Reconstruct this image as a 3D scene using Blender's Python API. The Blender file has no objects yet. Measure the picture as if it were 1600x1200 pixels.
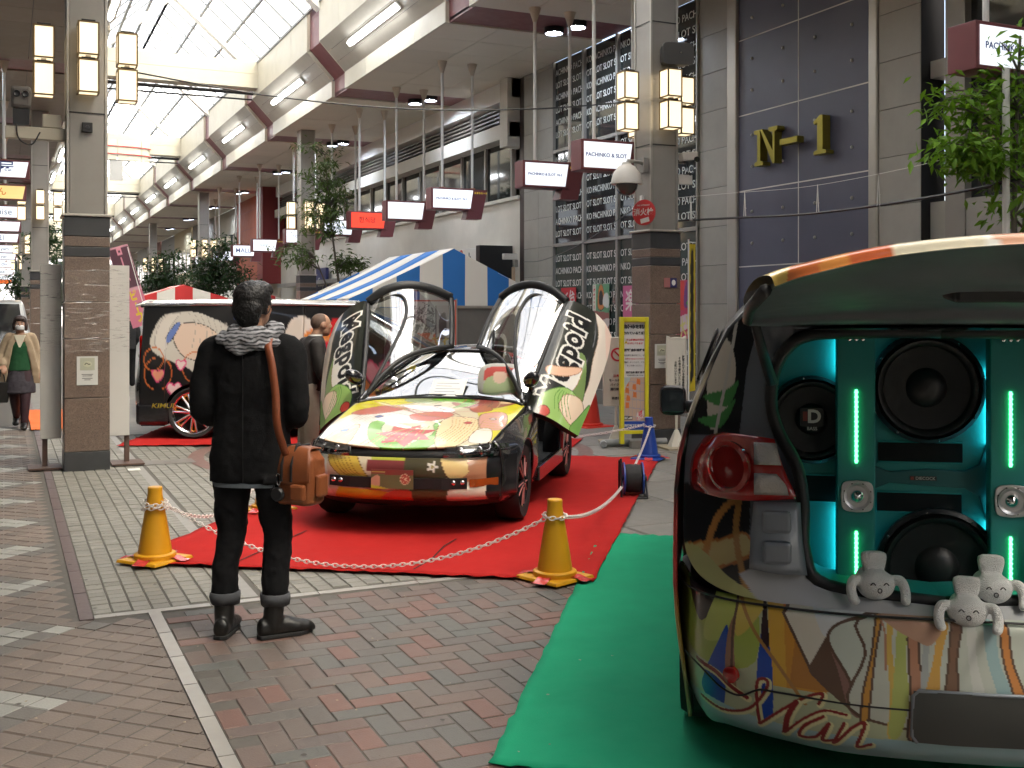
import bpy, bmesh, math, random
import numpy as np
from mathutils import Vector, Matrix
random.seed(7)
R = math.radians
scene = bpy.context.scene
COL = scene.collection
# ------------------------------------------------------------------ camera, sky, sun, exposure
cam_d = bpy.data.cameras.new('camera'); cam = bpy.data.objects.new('camera', cam_d); COL.objects.link(cam)
cam.location = (0, 0, 1.6); cam.rotation_euler = (R(90), 0, -math.atan(792/1720))
cam_d.sensor_width = 36; cam_d.lens = 36*1720/1600; cam_d.shift_y = -112/1600
cam_d.clip_start = .05; cam_d.clip_end = 600
scene.camera = cam
SUN_EL, SUN_AZ = 58, 150
w = bpy.data.worlds.new('World'); scene.world = w; w.use_nodes = True
nt = w.node_tree; nt.nodes.clear()
sky = nt.nodes.new('ShaderNodeTexSky'); sky.sky_type = 'NISHITA'; sky.sun_disc = False
sky.sun_elevation = R(SUN_EL); sky.sun_rotation = R(SUN_AZ); sky.dust_density = 6; sky.air_density = 1.0; sky.ozone_density = .6
bg = nt.nodes.new('ShaderNodeBackground'); bg.inputs[1].default_value = .13
wo = nt.nodes.new('ShaderNodeOutputWorld')
nt.links.new(sky.outputs[0], bg.inputs[0]); nt.links.new(bg.outputs[0], wo.inputs[0])
sd = bpy.data.lights.new('sun', 'SUN'); sd.energy = 1.3; sd.angle = R(25); sd.color = (1, .96, .9)
so = bpy.data.objects.new('sun', sd); COL.objects.link(so)
az = R(SUN_AZ)
so.rotation_euler = Vector((-math.sin(az)*math.cos(R(SUN_EL)), -math.cos(az)*math.cos(R(SUN_EL)), -math.sin(R(SUN_EL)))).to_track_quat('-Z', 'Y').to_euler()
vs = scene.view_settings; vs.view_transform = 'Standard'; vs.look = 'None'; vs.exposure = 2.62; vs.gamma = 1; vs.use_curve_mapping = False
cy = scene.cycles
cy.max_bounces = 9; cy.diffuse_bounces = 4; cy.glossy_bounces = 4; cy.transparent_max_bounces = 12; cy.transmission_bounces = 5
cy.sample_clamp_indirect = 6; cy.use_denoising = True; cy.caustics_reflective = False; cy.caustics_refractive = False

# ------------------------------------------------------------------ materials
MATS = {}
def mat(name, col=(.5, .5, .5), rough=.6, metal=0., var=0., scale=6., bump=0., bscale=None, emit=None, es=1., coat=0., vcol=False, spec=.5, rnd=0., stain=0., alpha=None, sheen=0.):
    if name in MATS: return MATS[name]
    m = bpy.data.materials.new(name); m.use_nodes = True; n = m.node_tree.nodes; l = m.node_tree.links
    b = n['Principled BSDF']; b.inputs['Roughness'].default_value = rough; b.inputs['Metallic'].default_value = metal
    b.inputs['Specular IOR Level'].default_value = spec
    if coat: b.inputs['Coat Weight'].default_value = coat; b.inputs['Coat Roughness'].default_value = .04
    if sheen: b.inputs['Sheen Weight'].default_value = sheen
    src = None
    if vcol:
        a = n.new('ShaderNodeVertexColor'); a.layer_name = 'print'; src = a.outputs[0]
    else:
        c = n.new('ShaderNodeRGB'); c.outputs[0].default_value = (*col, 1); src = c.outputs[0]
    tc = n.new('ShaderNodeTexCoord')
    def mul(src, fac_out, lo, hi):
        mr = n.new('ShaderNodeMapRange'); mr.inputs[3].default_value = lo; mr.inputs[4].default_value = hi
        l.new(fac_out, mr.inputs[0])
        mx = n.new('ShaderNodeMix'); mx.data_type = 'RGBA'; mx.blend_type = 'MULTIPLY'; mx.inputs[0].default_value = 1
        cb = n.new('ShaderNodeCombineColor')
        for i in range(3): l.new(mr.outputs[0], cb.inputs[i])
        l.new(src, mx.inputs[6]); l.new(cb.outputs[0], mx.inputs[7]); return mx.outputs[2]
    if var:
        no = n.new('ShaderNodeTexNoise'); no.inputs['Scale'].default_value = scale; no.inputs['Detail'].default_value = 6; no.inputs['Roughness'].default_value = .65
        l.new(tc.outputs['Object'], no.inputs[0])
        src = mul(src, no.outputs[0], 1-var*1.4, 1+var*1.4)
    if stain:
        geo = n.new('ShaderNodeNewGeometry')
        no = n.new('ShaderNodeTexNoise'); no.inputs['Scale'].default_value = .9; no.inputs['Detail'].default_value = 5; no.inputs['Distortion'].default_value = .6
        l.new(geo.outputs['Position'], no.inputs[0]); src = mul(src, no.outputs[0], 1-stain*1.5, 1+stain*1.5)
    if rnd:
        oi = n.new('ShaderNodeObjectInfo'); ge = n.new('ShaderNodeNewGeometry'); ad = n.new('ShaderNodeMath'); ad.operation = 'ADD'; fr = n.new('ShaderNodeMath'); fr.operation = 'FRACT'
        l.new(oi.outputs['Random'], ad.inputs[0]); l.new(ge.outputs['Random Per Island'], ad.inputs[1]); l.new(ad.outputs[0], fr.inputs[0])
        if isinstance(rnd, (list, tuple)):
            cr = n.new('ShaderNodeValToRGB'); e = cr.color_ramp.elements
            while len(e) > 1: e.remove(e[-1])
            e[0].position = 0; e[0].color = (*rnd[0], 1)
            for i, c_ in enumerate(rnd[1:]):
                q = e.new((i+1)/len(rnd)); q.color = (*c_, 1)
            cr.color_ramp.interpolation = 'LINEAR'
            l.new(fr.outputs[0], cr.inputs[0])
            mx = n.new('ShaderNodeMix'); mx.data_type = 'RGBA'; mx.blend_type = 'MULTIPLY'; mx.inputs[0].default_value = 1
            l.new(src, mx.inputs[6]); l.new(cr.outputs[0], mx.inputs[7]); src = mx.outputs[2]
        else: src = mul(src, fr.outputs[0], 1-rnd, 1+rnd)
    l.new(src, b.inputs['Base Color'])
    if var or stain:
        n2 = n.new('ShaderNodeTexNoise'); n2.inputs['Scale'].default_value = scale*2.3; n2.inputs['Detail'].default_value = 3; l.new(tc.outputs['Object'], n2.inputs[0])
        mr = n.new('ShaderNodeMapRange'); mr.inputs[3].default_value = max(.02, rough-.12*min(1, rough*1.6)); mr.inputs[4].default_value = min(1, rough+.12)
        l.new(n2.outputs[0], mr.inputs[0]); l.new(mr.outputs[0], b.inputs['Roughness'])
    if bump:
        nb = n.new('ShaderNodeTexNoise'); nb.inputs['Scale'].default_value = bscale or scale*4; nb.inputs['Detail'].default_value = 5; l.new(tc.outputs['Object'], nb.inputs[0])
        bp = n.new('ShaderNodeBump'); bp.inputs['Strength'].default_value = bump; bp.inputs['Distance'].default_value = .01
        l.new(nb.outputs[0], bp.inputs['Height']); l.new(bp.outputs[0], b.inputs['Normal'])
    if emit: b.inputs['Emission Color'].default_value = (*emit, 1); b.inputs['Emission Strength'].default_value = es
    if alpha is not None: b.inputs['Alpha'].default_value = alpha
    MATS[name] = m; return m
def speckle(name, cols, rough=.35, scale=120, coat=0., bump=0.):
    if name in MATS: return MATS[name]
    m = mat(name, cols[0], rough, coat=coat); n = m.node_tree.nodes; l = m.node_tree.links
    tc = n.new('ShaderNodeTexCoord'); v = n.new('ShaderNodeTexVoronoi'); v.inputs['Scale'].default_value = scale
    l.new(tc.outputs['Object'], v.inputs[0])
    sp = n.new('ShaderNodeSeparateColor'); l.new(v.outputs['Color'], sp.inputs[0])
    cr = n.new('ShaderNodeValToRGB'); e = cr.color_ramp.elements; e[0].color = (*cols[0], 1); e[1].color = (*cols[-1], 1)
    for i, c_ in enumerate(cols[1:-1]): q = e.new((i+1)/(len(cols)-1)); q.color = (*c_, 1)
    l.new(sp.outputs[0], cr.inputs[0])
    no = n.new('ShaderNodeTexNoise'); no.inputs['Scale'].default_value = 3.5; no.inputs['Detail'].default_value = 6; l.new(tc.outputs['Object'], no.inputs[0])
    mx = n.new('ShaderNodeMix'); mx.data_type = 'RGBA'; mx.blend_type = 'MULTIPLY'; mx.inputs[0].default_value = .45
    l.new(cr.outputs[0], mx.inputs[6]); l.new(no.outputs[0], mx.inputs[7])
    l.new(mx.outputs[2], n['Principled BSDF'].inputs['Base Color']); return m
def glassmat(name, tint=(.9, .95, .95), opac=.25, rough=.02):
    if name in MATS: return MATS[name]
    m = bpy.data.materials.new(name); m.use_nodes = True; n = m.node_tree.nodes; l = m.node_tree.links; n.remove(n['Principled BSDF'])
    t = n.new('ShaderNodeBsdfTransparent'); t.inputs[0].default_value = (*tint, 1)
    g = n.new('ShaderNodeBsdfGlossy'); g.inputs['Roughness'].default_value = rough; g.inputs[0].default_value = (1, 1, 1, 1)
    fz = n.new('ShaderNodeFresnel'); fz.inputs[0].default_value = 1.5
    mr = n.new('ShaderNodeMapRange'); mr.inputs[3].default_value = opac*.35; mr.inputs[4].default_value = 1; l.new(fz.outputs[0], mr.inputs[0])
    mx = n.new('ShaderNodeMixShader'); l.new(mr.outputs[0], mx.inputs[0]); l.new(t.outputs[0], mx.inputs[1]); l.new(g.outputs[0], mx.inputs[2])
    l.new(mx.outputs[0], n['Material Output'].inputs[0]); MATS[name] = m; return m

# ------------------------------------------------------------------ mesh builder and scene graph helpers
class MB:
    def __init__(s): s.v = []; s.f = []
    def add(s, vs, fs):
        o = len(s.v); s.v += [tuple(p) for p in vs]; s.f += [tuple(i+o for i in q) for q in fs]; return s
    def box(s, x0, y0, z0, x1, y1, z1, M=None):
        vs = [(x, y, z) for x in (x0, x1) for y in (y0, y1) for z in (z0, z1)]
        if M is not None: vs = [M @ Vector(p) for p in vs]
        return s.add(vs, [(0, 1, 3, 2), (4, 6, 7, 5), (0, 4, 5, 1), (2, 3, 7, 6), (0, 2, 6, 4), (1, 5, 7, 3)])
    def cbox(s, c, d, M=None):
        return s.box(c[0]-d[0]/2, c[1]-d[1]/2, c[2]-d[2]/2, c[0]+d[0]/2, c[1]+d[1]/2, c[2]+d[2]/2, M)
    def frus(s, c, d0, d1, h, M=None):
        vs = [(c[0]+sx*d[0]/2, c[1]+sy*d[1]/2, c[2]+z) for d, z in ((d0, 0), (d1, h)) for sx, sy in ((-1, -1), (1, -1), (1, 1), (-1, 1))]
        if M is not None: vs = [M @ Vector(p) for p in vs]
        return s.add(vs, [(3, 2, 1, 0), (4, 5, 6, 7)] + [(i, (i+1) % 4, 4+(i+1) % 4, 4+i) for i in range(4)])
    def tube(s, path, r, n=8, closed=False, cap=True, flat=1.):
        P = [Vector(p) for p in path]; N = len(P); rs = r if isinstance(r, (list, tuple)) else [r]*N
        rings = []; up = None
        for i, p in enumerate(P):
            if closed: t = P[(i+1) % N]-P[i-1]
            else: t = P[min(i+1, N-1)]-P[max(i-1, 0)]
            if t.length < 1e-9: t = Vector((0, 0, 1))
            t.normalize()
            if up is None: up = Vector((0, 0, 1)) if abs(t.z) < .9 else Vector((0, 1, 0))
            a = t.cross(up)
            if a.length < 1e-6: a = t.orthogonal()
            a.normalize(); b_ = a.cross(t).normalized(); up = b_
            rings.append([p+a*math.cos(2*math.pi*k/n)*rs[i]+b_*math.sin(2*math.pi*k/n)*rs[i]*flat for k in range(n)])
        vs = [q for g in rings for q in g]; fs = []
        for i in range(N if closed else N-1):
            j = (i+1) % N
            for k in range(n): fs.append((i*n+k, i*n+(k+1) % n, j*n+(k+1) % n, j*n+k))
        if cap and not closed: fs += [tuple(range(n))[::-1], tuple((N-1)*n+k for k in range(n))]
        return s.add(vs, fs)
    def rings(s, rings, cap=True):
        n = len(rings[0]); vs = [q for g in rings for q in g]; fs = []
        for i in range(len(rings)-1):
            for k in range(n): fs.append((i*n+k, i*n+(k+1) % n, (i+1)*n+(k+1) % n, (i+1)*n+k))
        if cap: fs += [tuple(range(n))[::-1], tuple((len(rings)-1)*n+k for k in range(n))]
        return s.add(vs, fs)
    def lathe(s, prof, n=24, M=None, cap=True):
        rg = [[(r*math.cos(2*math.pi*k/n), r*math.sin(2*math.pi*k/n), z) for k in range(n)] for r, z in prof]
        if M is not None: rg = [[M @ Vector(p) for p in g] for g in rg]
        return s.rings(rg, cap)
    def sphere(s, c, r, nu=14, nv=9, M=None):
        r = r if isinstance(r, (list, tuple)) else (r, r, r); rg = []
        for j in range(nv+1):
            t = math.pi*(j/nv-.5)*.995
            g = [(c[0]+r[0]*math.cos(t)*math.cos(2*math.pi*k/nu), c[1]+r[1]*math.cos(t)*math.sin(2*math.pi*k/nu), c[2]+r[2]*math.sin(t)) for k in range(nu)]
            rg.append([M @ Vector(p) for p in g] if M is not None else g)
        return s.rings(rg)
    def prism(s, poly, h, M=None):
        n = len(poly); vs = [(x, y, 0) for x, y in poly]+[(x, y, h) for x, y in poly]
        if M is not None: vs = [M @ Vector(p) for p in vs]
        return s.add(vs, [tuple(range(n))[::-1], tuple(range(n, 2*n))]+[(i, (i+1) % n, n+(i+1) % n, n+i) for i in range(n)])
    def grid(s, g):
        nr, nc = len(g), len(g[0])
        return s.add([p for r in g for p in r], [(i*nc+j, i*nc+j+1, (i+1)*nc+j+1, (i+1)*nc+j) for i in range(nr-1) for j in range(nc-1)])
    def mesh(s, name):
        m = bpy.data.meshes.new(name); m.from_pydata(s.v, [], s.f); m.update(); return m
    def build(s, name, m, parent=None, smooth=False, bev=0, thick=0, sub=0, label=None):
        me = s.mesh(name)
        if me.polygons:
            bm = bmesh.new(); bm.from_mesh(me); bmesh.ops.recalc_face_normals(bm, faces=bm.faces); bm.to_mesh(me); bm.free()
        return link(name, me, m, parent, smooth, bev, thick, sub, label)
def link(name, me, m, parent=None, smooth=False, bev=0, thick=0, sub=0, label=None):
    o = bpy.data.objects.new(name, me)
    if m is not None and not me.materials: me.materials.append(m)
    COL.objects.link(o)
    if parent is not None: o.parent = parent
    if smooth:
        me.polygons.foreach_set('use_smooth', [True]*len(me.polygons))
        if smooth is not True: me.set_sharp_from_angle(angle=R(smooth))
    if thick: q = o.modifiers.new('solid', 'SOLIDIFY'); q.thickness = thick; q.offset = -1
    if sub: q = o.modifiers.new('sub', 'SUBSURF'); q.levels = q.render_levels = sub
    if bev: q = o.modifiers.new('bevel', 'BEVEL'); q.width = bev; q.segments = 2; q.limit_method = 'ANGLE'; q.angle_limit = R(35)
    if label: o['label'] = label
    return o
def thing(name, label, cat, loc=(0, 0, 0), rz=0, group=None):
    o = bpy.data.objects.new(name, None); COL.objects.link(o); o.location = loc; o.rotation_euler = (0, 0, rz); o.empty_display_size = .2
    return tag(o, label, cat, group)
def tag(o, label, cat, group=None, kind=None):
    o['label'] = label; o['category'] = cat
    if group: o['group'] = group
    if kind: o['kind'] = kind
    return o
def struct(o, kind='structure', label=None):
    o['kind'] = kind
    if label: o['label'] = label
    return o
def dup(root, loc, rz=0, label=None):
    def cp(o, par):
        c = o.copy(); COL.objects.link(c)
        if par is not None: c.parent = par; c.matrix_parent_inverse = o.matrix_parent_inverse.copy()
        for ch in o.children: cp(ch, c)
        return c
    c = cp(root, None); c.location = loc; c.rotation_euler = (0, 0, rz)
    if label: c['label'] = label
    return c
def inst(o, M, parent=None):
    c = o.copy(); COL.objects.link(c); c.parent = parent if parent is not None else o.parent; c.matrix_local = M; return c
def catmull(P, n, closed=False):
    P = [np.array(p, float) for p in P]; N = len(P); out = []
    segs = N if closed else N-1
    for i in range(segs):
        p1, p2 = P[i], P[(i+1) % N]
        p0 = P[i-1] if (closed or i > 0) else 2*p1-p2
        p3 = P[(i+2) % N] if (closed or i < N-2) else 2*p2-p1
        for k in range(n):
            t = k/n; out.append(.5*((2*p1)+(-p0+p2)*t+(2*p0-5*p1+4*p2-p3)*t*t+(-p0+3*p1-3*p2+p3)*t**3))
    if not closed: out.append(P[-1])
    return out
def patch(ctrl, nu=6, nv=6):
    rows = [catmull(r, nu) for r in ctrl]
    cols = [catmull([r[j] for r in rows], nv) for j in range(len(rows[0]))]
    return [[tuple(cols[j][i]) for j in range(len(cols))] for i in range(len(cols[0]))]
def Mrot(loc=(0, 0, 0), rx=0, ry=0, rz=0):
    return Matrix.Translation(loc) @ Matrix.Rotation(rz, 4, 'Z') @ Matrix.Rotation(ry, 4, 'Y') @ Matrix.Rotation(rx, 4, 'X')
TXT = {}
def text_mesh(body, size=1., depth=0., bold=0., align='CENTER', spacing=1., squeeze=1., shear=0.):
    key = (body, size, depth, bold, align, spacing, squeeze, shear)
    if key in TXT: return TXT[key]
    c = bpy.data.curves.new('lettering', 'FONT'); c.body = body; c.size = size; c.extrude = depth; c.offset = bold; c.align_x = align; c.align_y = 'CENTER'; c.space_character = spacing; c.shear = shear
    c.resolution_u = 3
    o = bpy.data.objects.new('t', c); COL.objects.link(o)
    me = bpy.data.meshes.new_from_object(o.evaluated_get(bpy.context.evaluated_depsgraph_get()))
    bpy.data.objects.remove(o); bpy.data.curves.remove(c)
    if squeeze != 1: me.transform(Matrix.Diagonal((squeeze, 1, 1, 1)))
    me.materials.clear(); me.name = 'lettering'; TXT[key] = me; return me
def text(body, size, M, m, parent, depth=.002, bold=0., align='CENTER', spacing=1., squeeze=1., shear=0., name='lettering'):
    me = text_mesh(body, size, depth, bold, align, spacing, squeeze, shear)
    if me.materials and me.materials[0] != m: me = me.copy(); me.materials.clear()
    o = link(name, me, m, parent); o.matrix_local = M; return o
def face_S(loc): return Mrot(loc, rx=R(90))             # text in the XZ plane, read from -Y
def face_W(loc): return Mrot(loc, rx=R(90), rz=R(-90))   # text on a wall facing -X (reads towards -Y)

# ------------------------------------------------------------------ print painter: flat artwork as vertex colours
class Art:
    def __init__(s, base): s.base = base; s.ops = []
    def poly(s, pts, col, line=None, lw=.004, n=5, smooth=True):
        p = np.array(catmull(pts, n, True) if smooth else pts, float); s.ops.append(('p', p, col, line, lw)); return s
    def stroke(s, pts, wd, col, n=6, smooth=True):
        p = np.array(catmull(pts, n) if smooth else pts, float); s.ops.append(('s', p, col, wd)); return s
    def disc(s, c, r, col, line=None, lw=.004):
        return s.poly([(c[0]+r*math.cos(t*math.pi/4), c[1]+r*math.sin(t*math.pi/4)) for t in range(8)], col, line, lw)
    def text(s, body, pos, size, ang, col, bold=0., squeeze=1., spacing=1., shear=0.):
        me = text_mesh(body, size, 0, bold, 'CENTER', spacing, squeeze, shear)
        me.calc_loop_triangles(); ca, sa = math.cos(ang), math.sin(ang)
        v = np.array([(q.co.x, q.co.y) for q in me.vertices]); v = np.stack([v[:, 0]*ca-v[:, 1]*sa+pos[0], v[:, 0]*sa+v[:, 1]*ca+pos[1]], 1)
        s.ops.append(('t', v[np.array([t.vertices[:] for t in me.loop_triangles])], col)); return s
    def paint(s, uv):
        uv = np.asarray(uv, float); out = np.tile(np.array(s.base, float), (len(uv), 1)); X, Y = uv[:, 0], uv[:, 1]; x, y = X, Y
        def segdist(p, closed):
            d = np.full(len(x), 9e9); m = len(p)
            for i in range(m if closed else m-1):
                a, b = p[i], p[(i+1) % m]; e = b-a; L = e @ e+1e-12
                t = np.clip(((x-a[0])*e[0]+(y-a[1])*e[1])/L, 0, 1)
                d = np.minimum(d, (x-a[0]-t*e[0])**2+(y-a[1]-t*e[1])**2)
            return np.sqrt(d)
        for op in s.ops:
            if op[0] == 'p':
                p = op[1]; bb = op[4] if op[3] is not None else 0; sel = np.nonzero((X > p[:, 0].min()-bb) & (X < p[:, 0].max()+bb) & (Y > p[:, 1].min()-bb) & (Y < p[:, 1].max()+bb))[0]; x, y = X[sel], Y[sel]; ins = np.zeros(len(x), bool); m = len(p)
                for i in range(m):
                    a, b = p[i], p[i-1]
                    c_ = (a[1] > y) != (b[1] > y)
                    if abs(b[1]-a[1]) > 1e-12: ins ^= c_ & (x < (b[0]-a[0])*(y-a[1])/(b[1]-a[1])+a[0])
                out[sel[ins]] = op[2]
                if op[3] is not None: out[sel[segdist(p, True) < op[4]/2]] = op[3]
            elif op[0] == 's':
                p = op[1]; sel = np.nonzero((X > p[:, 0].min()-op[3]) & (X < p[:, 0].max()+op[3]) & (Y > p[:, 1].min()-op[3]) & (Y < p[:, 1].max()+op[3]))[0]; x, y = X[sel], Y[sel]; out[sel[segdist(p, False) < op[3]/2]] = op[2]
            else:
                p = op[1].reshape(-1, 2); sel = np.nonzero((X > p[:, 0].min()) & (X < p[:, 0].max()) & (Y > p[:, 1].min()) & (Y < p[:, 1].max()))[0]; x, y = X[sel], Y[sel]; ins = np.zeros(len(x), bool)
                for a, b, c_ in op[1]:
                    d1 = (x-b[0])*(a[1]-b[1])-(a[0]-b[0])*(y-b[1]); d2 = (x-c_[0])*(b[1]-c_[1])-(b[0]-c_[0])*(y-c_[1]); d3 = (x-a[0])*(c_[1]-a[1])-(c_[0]-a[0])*(y-a[1])
                    ins |= ~(((d1 < 0) | (d2 < 0) | (d3 < 0)) & ((d1 > 0) | (d2 > 0) | (d3 > 0)))
                out[sel[ins]] = op[2]
        return out
def printed(o, art, fuv):
    me = o.data; co = np.empty(len(me.vertices)*3); me.vertices.foreach_get('co', co); co = co.reshape(-1, 3)
    c = art.paint(np.array([fuv(p) for p in co])); ca = me.color_attributes.new('print', 'FLOAT_COLOR', 'POINT')
    ca.data.foreach_set('color', np.concatenate([c, np.ones((len(c), 1))], 1).ravel()); return o
# ================================================================== materials of the place
m_granite = speckle('granite_brown', [(.19, .135, .105), (.25, .18, .14), (.125, .09, .075), (.31, .235, .185)], .28, 160)
m_darkstone = mat('dark_stone', (.045, .047, .05), .3, var=.2, scale=9)
m_steel = mat('painted_steel', (.29, .275, .25), .38, metal=.25, var=.12, scale=2.5)
m_steel2 = mat('steel_trim', (.42, .40, .36), .3, metal=.6, var=.1, scale=3)
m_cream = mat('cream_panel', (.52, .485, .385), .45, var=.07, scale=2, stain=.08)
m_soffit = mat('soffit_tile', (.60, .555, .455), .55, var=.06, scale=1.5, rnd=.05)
m_soffit_l = mat('soffit_tile_shaded', (.20, .165, .125), .55, var=.08, scale=1.5, rnd=.07)  # left ceiling tiles: same soffit, its dimmer light put into a darker colour
m_maroon = mat('maroon_paint', (.16, .045, .05), .4, var=.1, scale=3)
m_white = mat('white_paint', (.75, .74, .7), .5, var=.05, scale=2)
m_pole = mat('pole_white', (.62, .61, .58), .35, var=.06)
m_stone = mat('facade_stone', (.31, .30, .265), .45, var=.1, scale=4, rnd=.09, bump=.05, stain=.1)
m_stone_d = mat('facade_stone_dark', (.17, .155, .135), .45, var=.12, scale=4, rnd=.08, stain=.1)
m_blue = mat('navy_panel', (.085, .09, .135), .42, var=.1, scale=2, rnd=.04, stain=.12)
m_glassd = mat('dark_glass', (.020, .024, .024), .05, spec=.8)
m_glassg = mat('green_glass', (.045, .062, .055), .07, spec=.8)
m_gold = mat('gold_letters', (.30, .25, .045), .33, metal=.85, var=.15, scale=9)
m_frost = mat('vinyl_white', (.62, .62, .58), .6)
m_dark = mat('near_black', (.014, .014, .015), .45)
m_black = mat('black_plastic', (.02, .02, .022), .35)
m_rubber = mat('rubber', (.016, .016, .016), .75, var=.15, scale=30)
m_glow_w = mat('lamp_warm', (.9, .75, .5), .5, emit=(1, .80, .50), es=.25)
m_tube = mat('fluorescent', (.9, .9, .9), .5, emit=(.95, .97, 1), es=5.)
m_down = mat('downlight', (.9, .9, 1), .5, emit=(.75, .85, 1), es=45.)
m_signlit = mat('lit_sign', (.8, .82, .85), .4, emit=(.86, .92, 1), es=.17)
m_signred = mat('lit_sign_red', (.8, .05, .03), .4, emit=(1, .06, .03), es=.2)
m_ink = mat('ink_blue', (.04, .06, .22), .5)
m_inkk = mat('ink_black', (.02, .02, .025), .5)
m_yellowink = mat('ink_yellow', (.75, .55, .05), .5, emit=(1, .7, .05), es=.1)
m_brass = mat('lantern_frame', (.16, .11, .045), .4, metal=.5)
m_plaster = mat('plaster', (.58, .55, .48), .8, var=.08, scale=2, stain=.1, bump=.08)
m_concrete = mat('concrete', (.20, .188, .168), .75, var=.16, scale=3, bump=.15, stain=.16)
m_mortar = mat('mortar', (.105, .097, .085), .9, var=.2, scale=20)
m_brick = mat('paving_brick', (1, 1, 1), .64, var=.13, scale=9, bump=.25, bscale=120, rnd=[(.145, .092, .077), (.125, .108, .094), (.104, .106, .097), (.15, .104, .086), (.112, .112, .103), (.135, .102, .086), (.098, .102, .096), (.165, .092, .074)], stain=.14)
m_sett = mat('granite_sett', (.20, .192, .165), .6, var=.16, scale=14, bump=.35, bscale=60, rnd=.12, stain=.15)
m_tile_r = mat('tile_red', (.165, .132, .11), .64, var=.14, scale=12, bump=.2, bscale=90, rnd=.13, stain=.16)
m_tile_g = mat('tile_grey', (.29, .29, .265), .62, var=.14, scale=12, bump=.2, bscale=90, rnd=.1, stain=.12)
m_tile_d = mat('tile_dark', (.13, .12, .107), .64, var=.12, scale=12, bump=.2, bscale=90, rnd=.1, stain=.12)
m_kerb = mat('kerb_stone', (.115, .082, .078), .5, var=.12, scale=10, stain=.1)
m_strip = mat('pale_strip', (.29, .275, .25), .4, var=.1, scale=6, stain=.1)

# ================================================================== ground
g = MB().box(-80, -40, -.6, 80, 160, -.03).build('ground', m_concrete); struct(g)
def slab_mesh(w, l, h=.03, c=.006, name='paver'):
    q = MB(); q.frus((0, 0, -h), (w, l), (w, l), h-c); q.frus((0, 0, -c), (w, l), (w-2*c, l-2*c), c); q.f = [f for i, f in enumerate(q.f) if i not in (0, 1, 6)]
    return q.mesh(name)
def pavers(root, name, items, mesh_of, m_of, cap=300):
    """items: (x, y, rot, key); the nearest to the camera become parts of their own, the rest one mesh"""
    def near(i):
        d = i[0]*.418+i[1]*.908; u = (i[0]*.908-i[1]*.418)/max(d, .1)
        return d if (d > 3.2 and abs(u) < .5) else d+100
    items = sorted(items, key=near); rest = {}
    for i, (x, y, r, k) in enumerate(items):
        z = random.uniform(-.0025, .0015); me = mesh_of[k]
        if i < cap:
            o = bpy.data.objects.new(name, me[0]); COL.objects.link(o); o.parent = root; o.location = (x, y, z); o.rotation_euler = (random.uniform(-.004, .004), random.uniform(-.004, .004), r)
        else:
            b = rest.setdefault(m_of[k].name, MB()); M = Mrot((x, y, z), rz=r); b.add([M @ v.co for v in me[0].vertices], [p.vertices[:] for p in me[0].polygons])
    for k, b in rest.items():
        o = b.build(name, MATS[k], root); o['kind'] = 'stuff'
def clip_poly(P, axis, lim, keep_less=True):
    out = []
    for i in range(len(P)):
        a, b = P[i-1], P[i]; ia = (a[axis] < lim) == keep_less; ib = (b[axis] < lim) == keep_less
        if ia != ib: t = (lim-a[axis])/(b[axis]-a[axis]); out.append(tuple(a[k]+(b[k]-a[k])*t for k in range(2)))
        if ib: out.append(b)
    return out
def pm(w, l, m, **k):
    me = slab_mesh(w, l, **k); me.materials.append(m); return (me,)
# herringbone brick paving in the foreground
bp = MB().box(.76, 1.2, -.05, 9.5, 6.115, -.005).build('brick_paving', m_mortar); struct(bp)
it = []; U = .105
for i in range(-2, 90):
    for j in range(8, 62):
        t = (i-j) % 4; x0, y0 = .76+i*U, j*U
        if t == 0: x, y, r = x0+U, y0+U/2, 0
        elif t == 3: x, y, r = x0+U/2, y0+U, R(90)
        else: continue
        if x-(.5*U if r else U) > .755 and y+(U if r else U*.5) < 6.13 and y > 1.4 and x < 5.6: it.append((x, y, r, 0))
pavers(bp, 'brick', it, {0: pm(.203, .0985, m_brick, c=.003)}, {0: m_brick})
# granite setts
sp = MB().box(.42, 6.2, -.05, 3.3, 15.2, -.006).build('sett_paving', m_mortar); struct(sp)
struct(MB().box(.42, 15.2, -.05, 9.6, 126, -.004).build('street_paving', mat('far_paving', (.185, .175, .155), .6, var=.15, scale=3, stain=.15)))
it = []
for i in range(28):
    y = 6.21+random.uniform(0, .06)
    while y < (15 if i < 16 else 9):
        l = random.choice((.08, .09, .1))
        if not 1.195 < .47+i*.101 < 1.31: it.append((.47+i*.101, y+l/2, 0, round(l*100)))
        y += l+.011
pavers(sp, 'sett', it, {k: pm(.093, k/100+.003, m_sett, c=.004) for k in (8, 9, 10)}, {k: m_sett for k in (8, 9, 10)})
o = MB().box(1.2, 6.25, -.03, 1.3, 24, -.004).build('drain_strip', mat('strip_grey', (.23, .22, .2), .5, var=.1), sp)
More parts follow.
